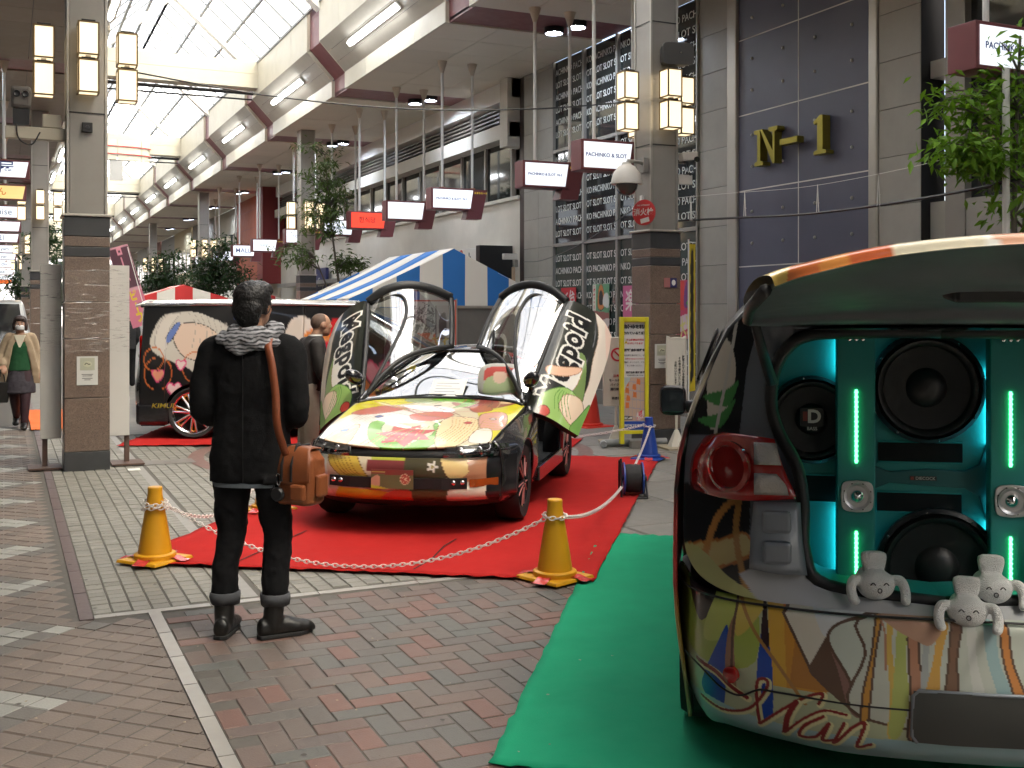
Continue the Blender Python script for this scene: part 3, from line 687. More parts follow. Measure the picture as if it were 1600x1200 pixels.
# ================================================================== hanging shop signs
def sign(y, label, lines, x0=7.3, w=.74, z0=3.55, h=.42, lit=m_signlit, ink=m_ink, tail=True, font=.1, frame=m_maroon, poles=True, sq=1., group='lit shop signs hung from the right ceiling', dpt=.3, tailtxt=True):
    t = thing('hanging_sign', label, 'sign', (x0, y, z0), 0, group)
    MB().box(0, 0, 0, w+.08, dpt, h).build('box', frame, t, bev=.008)
    q = MB().add([(.04, -.006, .035), (w, -.006, .035), (w+.055, -.006, h-.035), (.04, -.006, h-.035)], [(0, 1, 2, 3)]); q.build('lit_panel', lit, t)
    if tail:
        MB().add([(w-.08, y_, -.16) for y_ in (.02, dpt-.02)]+[(w+.24, y_, -.16) for y_ in (.02, dpt-.02)]+[(w+.36, y_, h-.01) for y_ in (.02, dpt-.02)]+[(w+.081, y_, h-.01) for y_ in (.02, dpt-.02)], [(0, 2, 4, 6), (1, 7, 5, 3), (0, 1, 3, 2), (2, 3, 5, 4), (4, 5, 7, 6), (6, 7, 1, 0)]).build('tail_panel', frame, t)
        if tailtxt: text('ふるまちモール', .046, face_S((w+.2, .014, h-.08)), m_yellowink, t, .001)
    for i, ln in enumerate(lines):
        text(ln, font, face_S((w*.48+.03, -.010, h*.5+(.5*(len(lines)-1)-i)*font*1.15)), ink, t, .001, .0015, squeeze=sq)
    if poles:
        for px_ in (.28, .9):
            MB().tube([(px_, dpt/2, h), (px_, dpt/2, SZ-z0)], .027, 8).build('pole', m_pole, t, smooth=40); MB().lathe([(.03, -.22), (.1, 0)], 12, Mrot((px_, dpt/2, SZ-z0))).build('ceiling_cone', mat('cone_tan', (.5, .42, .33), .5), t, smooth=40)
            MB().cbox((px_, dpt/2, h+.012), (.1, .06, .024)).build('clamp', mat('rusty', (.3, .1, .04), .6), t)
    return t
sign(6.6, 'lit pachinko sign in a maroon box behind the right tree', ['PACHINKO & SLOT N-1'], x0=7.22, w=1.0, z0=3.60, h=.40, font=.078)
sign(13.1, 'lit pachinko sign partly hidden by the right pillar', ['PACHINKO & SLOT'], x0=7.06, z0=3.53, font=.074)
sign(15.45, 'lit pachinko sign reading N-1 left of the right pillar', ['PACHINKO & SLOT  N-1'], font=.055)
sign(19.5, 'lit pachinko sign third from the right pillar', ['PACHINKO & SLOT  N-1'], font=.058, w=.8)
sign(22.2, 'blank lit sign between the pachinko and red signs', [], w=.8)
sign(24.9, 'red lit sign with dark Korean lettering', ['한식당'], lit=m_signred, ink=m_inkk, font=.15, w=.82)
sign(27.3, 'white lit sign left of the red sign', ['RESTAURANT'], font=.09, ink=mat('ink_pale', (.4, .5, .6), .5))
sign(31.0, 'white lit sign behind the slim tree', ['COFFEE'], font=.1, x0=7.2)
sign(35.6, 'white lit sign beside the second right pillar lanterns', ['SHOP'], font=.1, x0=7.2, ink=mat('ink_pale', (.4, .5, .6), .5))
sign(39.0, 'white lit sign with blue and red MALL lettering', ['MALL'], font=.22, x0=7.2)
sign(43.0, 'white lit sign with grey blue Gasp lettering', ['Gasp'], font=.25, x0=7.2)
sign(47.5, 'farthest lit white sign under the street trees', ['ミモザ'], font=.2, x0=7.2)
# left side signs
LS = [(23.0, 4.14, .36, ['大谷屋'], .3, m_signlit, m_ink, 'white lit sign with three blue brush characters'), (27.4, 4.14, .36, ['おでん'], .2, mat('lit_cream', (.8, .65, .3), .5, emit=(.95, .6, .2), es=.12), mat('ink_orange', (.7, .2, .03), .5), 'orange and cream lit sign under the brush character sign'),
      (32.8, 4.14, .36, ['StDenise'], .24, m_signlit, mat('ink_grey', (.2, .24, .3), .5), 'white lit sign with spaced Dense lettering'), (38.3, 4.14, .36, [], .2, m_signlit, m_ink, 'blank white lit sign in the left stack'), (44.3, 4.14, .36, ['M-21'], .24, m_signlit, m_ink, 'white lit sign with blue underlined letters'),
      (52.0, 4.14, .36, ['Cafe yam'], .2, m_signlit, m_inkk, 'white lit sign with red and black script'), (59.0, 4.14, .36, ['uta yan'], .22, m_signlit, m_inkk, 'white lit sign with black script below the red one'), (69.0, 4.14, .36, ['SALON'], .2, m_signlit, m_ink, 'white lit sign with a thin blue line of letters'),
      (82.0, 4.14, .36, ['BAR'], .2, m_signlit, m_inkk, 'small white lit sign low in the left stack'), (95.0, 4.14, .36, ['居酒屋'], .2, m_signlit, m_inkk, 'white lit sign above the orange sign'), (108.0, 4.14, .36, ['焼肉'], .3, mat('lit_orange', (.8, .18, .03), .5, emit=(1, .18, .03), es=.22), m_inkk, 'orange lit sign at the bottom of the left stack')]
for k, (y, z, h_, ln, fs, lit, ink, lab) in enumerate(LS):
    xr = .43+.011*k
    sign(y, lab, ln, x0=xr-1.35, w=1.27, z0=z, h=h_, lit=lit, ink=ink, tail=False, font=fs, group='lit shop signs stacked along the left walkway', dpt=.25)
# ================================================================== shared car pieces
m_print = mat('printed_wrap', vcol=True, rough=.28, coat=.5, spec=.3)
m_carblack = mat('gloss_black', (.010, .010, .012), .2, coat=1., var=.05)
m_chrome = mat('chrome', (.7, .7, .72), .12, metal=1)
m_carglass = glassmat('car_glass', (.62, .68, .68), .75, .01)
m_trim = mat('rubber_trim', (.012, .012, .013), .5)
def wheel(par, x, y, r, w, rimr, side, m_spoke, m_edge, nsp=5, tyre_m=None):
    M = Mrot((x, y, r), ry=R(90) if side > 0 else R(-90))
    t = MB().lathe([(rimr, -w*.4), (r*.93, -w*.5), (r, -w*.32), (r, w*.32), (r*.93, w*.5), (rimr, w*.42)], 40, M, cap=False).build('wheel', m_rubber, par, smooth=30)
    MB().lathe([(rimr*.99, -w*.4), (rimr*.92, 0), (rimr*.9, w*.3), (rimr*.97, w*.42), (rimr*1.01, w*.44), (rimr*1.01, w*.38)], 40, M, cap=False).build('rim', m_edge, t, smooth=35)
    MB().lathe([(rimr*.9, w*.02), (.02, w*.02)], 30, M).build('brake_disc', m_dark, t)
    q = MB(); q2 = MB()
    for k in range(nsp):
        for d in (-.16, .16):
            a = 2*math.pi*k/nsp+d; a0 = 2*math.pi*k/nsp+d*.6
            pts = [M @ Vector((rimr*.16*math.cos(a0), rimr*.16*math.sin(a0), w*.40)), M @ Vector((rimr*.55*math.cos(a), rimr*.55*math.sin(a), w*.37)), M @ Vector((rimr*.95*math.cos(a), rimr*.95*math.sin(a), w*.36))]
            q.tube(pts, [rimr*.085, rimr*.06, rimr*.05], 6)
    q.lathe([(0.001, w*.46), (rimr*.14, w*.45), (rimr*.2, w*.36)], 20, M)
    q.build('spokes', m_spoke, t, smooth=40)
    return t
def mir(row, inv=False): return [(-x, y, z) for x, y, z in row[::-1]]
def half(row): return [(-x, y, z) for x, y, z in row[:0:-1]]+row      # row starts at x = 0
def sgn(rows, s): return [[(s*x, y, z) for x, y, z in r] for r in rows]
K = (.02, .02, .022)
# ================================================================== the sports car with raised doors
CA = R(35.9)
sc_ = thing('sports_car', 'low black sports car with butterfly doors raised and bright printed bonnet on red carpet', 'car', (2.97, 8.09, .018), -CA)
hood = [half([(0, -.745, .612), (.3, -.725, .625), (.5, -.66, .637), (.655, -.54, .65)]), half([(0, -.42, .703), (.3, -.41, .708), (.52, -.36, .708), (.675, -.3, .703)]),
        half([(0, .08, .792), (.3, .08, .797), (.56, .08, .787), (.70, .08, .764)]), half([(0, .66, .862), (.3, .63, .860), (.56, .54, .850), (.715, .45, .826)])]
o = MB().grid(patch(hood, 34, 50)).build('bonnet', m_print, sc_, smooth=True, thick=.015)
YL, GR, RD, PK, CRM, WH, OL, PE = (.66, .60, .02), (.16, .40, .03), (.50, .02, .018), (.62, .32, .26), (.62, .55, .38), (.70, .67, .60), (.13, .12, .05), (.80, .50, .28)
A = Art(CRM)
ln = (.10, .035, .02)
A.poly([(-.75, .2), (-.5, .75), (-.1, .75), (-.2, .45), (-.45, .2), (-.6, -.1)], YL).poly([(.3, .4), (.5, .7), (.8, .6), (.75, -.5), (.55, -.35), (.42, .05)], YL)
A.poly([(.08, .8), (.65, .75), (.6, .42), (.42, .22), (.2, .3), (.1, .5)], (.30, .06, .05), ln, .006).poly([(-.3, .75), (-.05, .8), (.05, .6), (-.05, .42), (-.3, .5)], (.35, .42, .22), ln, .006)
A.poly([(-.7, -.6), (-.66, -.1), (-.5, .1), (-.3, -.1), (-.35, -.45), (-.5, -.8)], WH, (.5, .4, .35), .006).poly([(-.45, .2), (-.1, .35), (.2, .2), (.15, -.1), (-.1, -.25), (-.35, -.1)], (.84, .74, .70), (.6, .35, .3), .006)
A.poly([(.0, .7), (.18, .68), (.3, .5), (.28, .33), (.17, .26), (.2, .4), (.12, .5), (-.02, .52), (-.1, .6)], GR, (.06, .2, .02), .008)
for k in range(5): A.stroke([(.0+k*.03, .66), (.16+k*.02, .6-k*.01), (.22+k*.012, .42-k*.02)], .006, (.08, .28, .03))
A.poly([(-.35, -.25), (-.25, -.6), (-.05, -.78), (.05, -.7), (-.2, -.45), (-.25, -.2)], GR, (.06, .2, .02), .007).poly([(.22, -.2), (.32, -.45), (.2, -.78), (.05, -.72), (.2, -.5), (.15, -.25)], GR, (.06, .2, .02), .007)
st = []
for k in range(14): a = k*math.pi/7; r_ = (.22 if k % 2 else .13); st.append((.0+r_*1.05*math.cos(a), -.5+r_*math.sin(a)))
A.poly(st, RD, (.3, .01, .01), .006, smooth=False)
for k in range(9): A.stroke([(-.1+k*.025, -.62), (-.06+k*.015, -.42-abs(k-4)*.008)], .005, (.3, .01, .01))
A.poly([(.2, -.1), (.45, -.1), (.5, -.5), (.36, -.78), (.25, -.6)], (.80, .62, .36), ln, .006).poly([(-.55, -.35), (-.42, -.3), (-.38, -.7), (-.5, -.85), (-.6, -.6)], (.62, .40, .20), ln, .006)
A.poly([(.45, .05), (.62, .15), (.68, -.25), (.52, -.3)], PK, ln, .006).stroke([(-.6, .35), (-.3, .28), (.0, .1), (.3, .12), (.6, .3)], .012, PK).stroke([(-.65, .0), (-.3, .05), (.1, -.12), (.5, -.02)], .008, (.6, .3, .28)).stroke([(.0, .3), (.2, .1), (.36, -.1)], .01, (.25, .1, .08)).stroke([(-.2, .18), (-.02, .02), (.12, .12)], .012, (.4, .2, .28))
A.poly([(.5, -.35), (.6, -.3), (.64, -.55), (.5, -.6)], WH, ln, .005).poly([(.5, .55), (.58, .58), (.6, .48), (.52, .44)], (.72, .5, .3), ln, .005)
for k in range(7): A.stroke([(.5, .02-.06*k), (.6, .0-.055*k), (.72, .06-.05*k)], .006, (.5, .38, .02))
A.poly([(-.62, .1), (-.4, .3), (-.2, .22), (-.3, .05), (-.5, -.02)], (.50, .14, .10), ln, .006).poly([(-.1, .02), (.1, .12), (.24, .0), (.12, -.16), (-.05, -.14)], (.58, .16, .12), ln, .006).poly([(.3, .3), (.42, .36), (.5, .2), (.38, .1)], (.42, .10, .05), ln, .006)
for k in range(8): A.stroke([(-.62+k*.05, .52-.03*k), (-.4+k*.05, .3-.04*k), (-.2+k*.06, .24-.05*k)], .007, [(.45, .40, .02), (.5, .2, .12), (.2, .3, .06), (.36, .12, .2)][k % 4])
for k in range(6): A.stroke([(.16+k*.05, .72), (.2+k*.06, .5), (.12+k*.08, .3)], .008, [(.5, .1, .08), (.12, .03, .03), (.6, .4, .2)][k % 3])
for k in range(10): A.stroke([(-.28+k*.045, -.70), (-.2+k*.035, -.5), (-.05+k*.02, -.3-.02*(k % 3))], .006, [(.12, .3, .03), (.4, .03, .02), (.5, .3, .1)][k % 3])
for k in range(9): A.stroke([(.22+k*.03, -.62), (.3+k*.025, -.35), (.26+k*.03, -.12)], .005, [(.36, .2, .08), (.5, .36, .14)][k % 2])
for k in range(8): A.stroke([(-.66+k*.03, -.55), (-.56+k*.03, -.25), (-.5+k*.04, .0)], .005, [(.4, .3, .22), (.55, .42, .3)][k % 2])
for x, y, r_, c in ((-.34, -.08, .035, (.06, .1, .3)), (-.5, -.42, .03, (.1, .2, .4)), (.4, -.2, .03, (.5, .05, .05)), (.56, -.05, .025, (.55, .5, .45)), (.02, .34, .03, (.1, .05, .03)), (.3, .5, .03, (.6, .5, .4))): A.disc((x, y), r_, c, ln, .006)
printed(o, A, lambda p: (p[0], p[1]))
for s in (-1, 1): MB().tube([(s*(p[0]+.003), p[1], p[2]-.001) for p in catmull([h_[-1] for h_ in hood], 8)], .0045, 6).build('panel_gap', m_trim, sc_)
# front mask: plan curve and bumper rows
plan = [(0, -.785), (.35, -.755), (.58, -.665), (.73, -.50), (.805, -.33)]
def brow(z, dy=0., dx=0.): return half([(x+(dx if x > .5 else dx*x*2), y+dy, z) for x, y in plan])
bump = [brow(.548, .02), brow(.50, -.01), brow(.44, -.02), brow(.38, -.01), brow(.325, -.025), brow(.27, -.005), brow(.235, .06, -.02)]
o = MB().grid(patch(bump, 26, 14)).build('front_bumper', m_print, sc_, smooth=True, thick=.012)
A = Art((.60, .52, .38))
A.poly([(-.9, .6), (-.55, .6), (-.52, .4), (-.9, .4)], (.62, .66, .60), smooth=False).poly([(-.9, .37), (-.52, .34), (-.42, .2), (-.9, .2)], (.74, .70, .58), smooth=False)
A.poly([(-.52, .6), (-.34, .6), (-.2, .42), (-.1, .34), (-.3, .35), (-.5, .48)], (.55, .38, .06), (.2, .1, .02), .006)
for k in range(5): A.stroke([(-.5+k*.035, .55), (-.4+k*.03, .44), (-.22+k*.02, .36)], .005, (.25, .14, .02))
A.poly([(-.42, .33), (-.1, .32), (.1, .27), (-.1, .2), (-.5, .2)], (.62, .50, .04), smooth=False).poly([(.05, .35), (.42, .34), (.36, .2), (.12, .2)], (.085, .09, .035), smooth=False).poly([(-.05, .3), (.12, .33), (.1, .2), (-.1, .22)], (.60, .14, .08))
A.poly([(-.22, .6), (.16, .6), (.1, .5), (-.15, .5)], (.42, .45, .06), smooth=False).poly([(-.2, .53), (.12, .53), (.12, .45), (-.2, .45)], (.20, .04, .04), smooth=False).poly([(.1, .57), (.36, .56), (.4, .44), (.28, .36), (.1, .4)], (.075, .065, .035), ln, .005)
fl = [(.28+.03*(1+.45*math.cos(5*t*math.pi/10))*math.cos(t*math.pi/10), .49+.03*(1+.45*math.cos(5*t*math.pi/10))*math.sin(t*math.pi/10)) for t in range(20)]
A.poly(fl, WH, None).disc((.28, .49), .011, (.3, .25, .05))
A.poly([(.33, .57), (.5, .58), (.53, .45), (.42, .38)], (.78, .60, .26), ln, .005).poly([(.5, .6), (.64, .6), (.64, .38), (.45, .38), (.53, .45)], (.45, .23, .13), None, smooth=False).poly([(.4, .35), (.64, .34), (.64, .2), (.36, .2)], (.72, .68, .56), smooth=False)
A.poly([(.635, .7), (1, .7), (1, .1), (.635, .1)], (.012, .012, .014), smooth=False)
printed(o, A, lambda p: (p[0], p[2]))
MB().grid(patch([brow(.24, .05, -.02), brow(.19, .12, -.05), brow(.16, .3, -.08)], 6, 3)).build('undertray', m_trim, sc_, smooth=True, thick=.01)
MB().grid(patch([brow(.60, .055, -.02), brow(.57, .035, -.015), brow(.545, .03, 0)], 8, 4)).build('nose_band', m_trim, sc_, smooth=True, thick=.01)
# intake slot with lamps, number plate cover, side markers, head lamps
def onbump(x, z, off):
    ax = abs(x); 
    for i in range(len(plan)-1):
        (x0, y0), (x1, y1) = plan[i], plan[i+1]
        if x0 <= ax <= x1: y = y0+(y1-y0)*(ax-x0)/(x1-x0); break
    return (x, y-.012-off, z)
def strip(x0, x1, z0, z1, off, n=24): return [[onbump(x0+(x1-x0)*j/n, z, off) for j in range(n+1)] for z in (z0, (z0*2+z1)/3, (z0+z1*2)/3, z1)]
MB().grid(strip(-.50, .52, .335, .41, .030)).build('intake', m_trim, sc_, thick=.02)
o = MB().grid([[((-.155+.31*j/40), -.838+.006*abs(j-20)/20, .335+.135*i/24) for j in range(41)] for i in range(25)]).build('plate_cover', m_print, sc_, thick=.006)
A = Art((.16, .14, .06)); A.poly([(-.2, .5), (.2, .5), (.2, .43), (-.2, .44)], (.24, .05, .04), smooth=False).disc((.095, .405), .036, (.45, .09, .06), (.75, .6, .4), .004).poly([(-.16, .4), (-.1, .43), (-.09, .36), (-.16, .34)], (.6, .3, .2)).poly([(-.16, .36), (-.02, .33), (-.16, .32)], (.6, .48, .05))
for k in range(12): A.stroke([(.095, .405), (.095+.033*math.cos(k*math.pi/6), .405+.033*math.sin(k*math.pi/6))], .003, (.8, .6, .4))
for k in range(4): A.stroke([(-.15, .455+k*.012), (-.05, .455+k*.012)], .005, (.55, .42, .1))
printed(o, A, lambda p: (p[0], p[2]))
for x in (-.46, -.40, .43, .49):
    MB().sphere((x, onbump(x, 0, 0)[1]-.036, .38), (.02, .014, .018), 12, 8).build('fog_lamp', m_chrome, sc_, smooth=True)
MB().grid(strip(.535, .71, .345, .40, .022, 10)).build('side_marker', mat('amber_lens', (.34, .07, .012), .2, coat=.6), sc_, thick=.012)
MB().grid([[(-p[0], p[1], p[2]) for p in r] for r in strip(.535, .71, .345, .40, .022, 10)]).build('side_marker', MATS['amber_lens'], sc_, thick=.012)
m_hl = mat('lamp_housing', (.05, .05, .055), .25, metal=.4); m_lampglass = glassmat('lamp_glass', (.8, .82, .82), .5, .03)
for s in (-1, 1):
    top = [(.36, -.735, .628), (.5, -.685, .637), (.65, -.575, .64), (.755, -.41, .628)]; midr = [(.35, -.757, .585), (.5, -.712, .59), (.66, -.60, .592), (.77, -.42, .585)]; bot = [(.35, -.752, .55), (.5, -.715, .55), (.66, -.60, .55), (.765, -.42, .55)]
    g = patch(sgn([top, midr, bot], s), 8, 6); h = MB().grid([[(x*.985, y+.03, z) for x, y, z in r] for r in g]).build('headlight', m_hl, sc_, smooth=True, thick=.01)
    MB().grid(g).build('lens', m_lampglass, h, smooth=True)
    for xx, yy, rr in ((.46, -.68, .032), (.58, -.61, .036), (.70, -.47, .03)): MB().sphere((s*xx, yy, .59), (rr, .02, rr), 14, 9).build('reflector', m_chrome, h, smooth=True)
# front wings with wheel arch
def side_patch(y0, y1, yc, prof, ny=26, ra=.325, zb=.22, wz=.29, nz=14):
    G = []
    for i in range(ny+1):
        y = y0+(y1-y0)*i/ny; d = y-yc; z0 = wz+math.sqrt(max(0, ra*ra-d*d)) if abs(d) < ra else zb
        z0 = max(z0, zb); pr = prof(y); pts = catmull(pr, 5); zt = [p[2] for p in pts]
        col = []
        for k in range(nz):
            z = pr[0][2]+(z0-pr[0][2])*k/(nz-1)
            for a in range(len(pts)-1):
                if (pts[a][2]-z)*(pts[a+1][2]-z) <= 0:
                    t = 0 if pts[a][2] == pts[a+1][2] else (pts[a][2]-z)/(pts[a][2]-pts[a+1][2]); col.append(tuple(pts[a]+(pts[a+1]-pts[a])*t)); break
            else: col.append(tuple(pts[-1][:2])+(z,))
        G.append(col)
    return G
def wing_prof(y):
    t = (y+.54)/1.09; hx = .655+.06*t; hz = .65+.178*t**.85
    bul = .03*math.exp(-((y)/.4)**2); w = .80-.10*max(0, -(y+.25))/.3*.8
    return [(hx, y, hz), (min(hx+.05, w), y, hz-.035), (w+bul*.4, y, hz-.12), (w+bul, y, .5), (w+.01, y, .36), (w-.015, y, .2)]
GW = side_patch(-.53, .55, 0, wing_prof)
for s in (-1, 1): MB().grid([[(s*x, y, z) for x, y, z in r] for r in GW]).build('front_wing', m_carblack, sc_, smooth=True, thick=.012)
def quart_prof(y):
    t = (y-1.8)/1.15; return [(.70-.12*t*t, y, .86+.0*t), (.775-.1*t*t, y, .80), (.815-.12*t*t, y, .68), (.83-.13*t*t, y, .5), (.82-.13*t*t, y, .36), (.79-.12*t*t, y, .2)]
GQ = side_patch(1.80, 2.95, 2.28, quart_prof)
for s in (-1, 1):
    o = MB().grid([[(s*x, y, z) for x, y, z in r] for r in GQ]).build('rear_wing', m_print, sc_, smooth=True, thick=.012)
    A = Art((.02, .02, .022)); A.poly([(1.7, .3), (1.95, .3), (2.1, .6), (1.95, .8), (1.75, .7)], (.30, .26, .24), K, .01).poly([(1.75, .45), (1.95, .55), (1.9, .7), (1.76, .65)], (.5, .3, .2), K, .01); printed(o, A, lambda p: (p[1], p[2]))
MB().grid(patch([half([(0, 2.98, .86), (.4, 2.97, .86), (.58, 2.93, .86)]), half([(0, 3.05, .6), (.45, 3.03, .6), (.69, 2.94, .6)]), half([(0, 3.02, .25), (.4, 3.0, .25), (.66, 2.93, .25)])], 4, 4)).build('rear_bumper', m_carblack, sc_, smooth=True, thick=.01)
# cabin: windscreen, pillars, roof bar, hatch
ws = [half([(0, .665, .868), (.3, .64, .866), (.58, .545, .856), (.70, .47, .836)]), half([(0, .97, 1.075), (.26, .96, 1.07), (.48, .90, 1.045), (.59, .84, 1.01)]), half([(0, 1.27, 1.235), (.16, 1.27, 1.232), (.30, 1.26, 1.222), (.40, 1.25, 1.205)])]
gws = patch(ws, 6, 8); MB().grid(gws).build('windscreen', m_carglass, sc_, smooth=True)
for e in (0, -1): MB().tube([tuple(Vector(r[e])+Vector((0, 0, .004))) for r in gws], .026, 8).build('a_pillar', m_carblack, sc_, smooth=True)
MB().tube([tuple(Vector(p)+Vector((0, .01, .006))) for p in gws[-1]], .022, 8, flat=.7).build('roof_header', m_carblack, sc_, smooth=True)
MB().tube([tuple(Vector(p)+Vector((0, -.015, -.004))) for p in gws[0]], .016, 8).build('cowl', m_trim, sc_, smooth=True)
for a, b in (((-.42, .60, .868), (.12, .72, .884)), ((.05, .685, .88), (.52, .575, .866))): MB().tube([a, tuple((Vector(a)+Vector(b))/2+Vector((0, -.012, .014))), b], .008, 6).build('wiper', m_trim, sc_)
MB().grid(patch([[(-.14, 1.27, 1.245), (0, 1.27, 1.25), (.14, 1.27, 1.245)], [(-.12, 1.6, 1.27), (0, 1.6, 1.275), (.12, 1.6, 1.27)], [(-.13, 2.0, 1.25), (0, 2.0, 1.255), (.13, 2.0, 1.25)]], 3, 4)).build('roof_bar', m_carblack, sc_, smooth=True, thick=.03)
hat = [half([(0, 2.0, 1.25), (.3, 2.0, 1.225), (.5, 1.96, 1.14), (.66, 1.88, .95)]), half([(0, 2.5, 1.12), (.3, 2.5, 1.1), (.48, 2.42, 1.03), (.62, 2.3, .9)]), half([(0, 2.97, .90), (.3, 2.96, .89), (.48, 2.93, .875), (.57, 2.9, .865)])]
gh = patch(hat, 5, 6); MB().grid(gh).build('rear_hatch', m_carglass, sc_, smooth=True)
MB().tube(gh[0], .03, 8).build('hatch_frame', m_carblack, sc_, smooth=True)
for e in (0, -1): MB().tube([r[e] for r in gh], .03, 8).build('hatch_frame', m_carblack, sc_, smooth=True)
# inside
m_int = mat('grey_cloth', (.045, .045, .05), .8, var=.1, scale=20)
MB().box(-.70, .35, .22, .70, 2.85, .26).box(-.7, 2.84, .26, .7, 2.87, .85).box(-.7, .36, .26, .7, .4, .8).build('floor', m_int, sc_)
MB().grid(patch([[(-.66, .5, .83), (0, .62, .855), (.66, .5, .83)], [(-.66, .75, .86), (0, .85, .88), (.66, .75, .86)], [(-.64, .95, .80), (0, 1.0, .82), (.64, .95, .80)], [(-.64, .9, .55), (0, .92, .55), (.64, .9, .55)]], 5, 4)).build('dashboard', m_int, sc_, smooth=True)
for s in (-1, 1):
    st_ = MB().rings([[(s*.35+dx*w_, y+dy, z) for dx, dy in ((-1, -.28), (1, -.28), (1, .28), (-1, .28))] for y, z, w_ in ((1.35, .3, .22), (1.38, .46, .24), (1.40, .5, .22))]).build('seat', m_int, sc_, bev=.03)
    MB().rings([[(s*.35+dx*w_, y+dy, z) for dx, dy in ((-1, -.06), (1, -.06), (1, .06), (-1, .06))] for y, z, w_ in ((1.66, .42, .2), (1.72, .75, .23), (1.78, .98, .18), (1.79, 1.0, .1), (1.80, 1.14, .11))]).build('backrest', m_int, st_, bev=.02)
MB().tube([(.35+.17*math.cos(k*math.pi/10), 1.02+.05*math.sin(k*math.pi/10), .84+.16*math.sin(k*math.pi/10)) for k in range(20)], .014, 6, closed=True).tube([(.35, 1.0, .8), (.35, 1.02, .84)], .04, 8).tube([(.2, 1.02, .84), (.5, 1.02, .84)], .014, 6).build('steering_wheel', m_trim, sc_, smooth=True)
for s in (-1, 1): MB().box(s*.82-.05 if s > 0 else -.82, .55, .2, s*.82 if s > 0 else -.77, 1.82, .33).build('sill', m_carblack, sc_, bev=.012); MB().tube([(s*.79, 1.8, .3), (s*.80, 1.8, .6), (s*.76, 1.82, .84), (s*.64, 1.88, 1.0)], .035, 8).build('b_pillar', m_carblack, sc_, smooth=True); MB().tube([(s*.77, .55, .25), (s*.78, .55, .55), (s*.73, .52, .82)], .03, 8).build('door_jamb', m_carblack, sc_, smooth=True)
for x, y, sd in ((-.70, 0, -1), (.70, 0, 1), (-.70, 2.28, -1), (.70, 2.28, 1)):
    wheel(sc_, x, y, .29, .2, .195, sd, mat('black_rim', (.02, .02, .022), .3, metal=.5), mat('red_edge', (.45, .06, .08), .3, metal=.5) if False else m_carblack)
for x, y, sd in ((.70, 0, 1), (.70, 2.28, 1)):
    M = Mrot((x, y, .29), ry=R(90)); q = MB()
    for k in range(5):
        for d in (-.2, .2):
            a = 2*math.pi*k/5+d; q.tube([M @ Vector((.05*math.cos(a), .05*math.sin(a), .094)), M @ Vector((.11*math.cos(a), .11*math.sin(a), .088)), M @ Vector((.183*math.cos(a), .183*math.sin(a), .083))], .005, 5)
    q.build('spoke_lining', mat('pink_lining', (.55, .22, .2), .4), sc_)
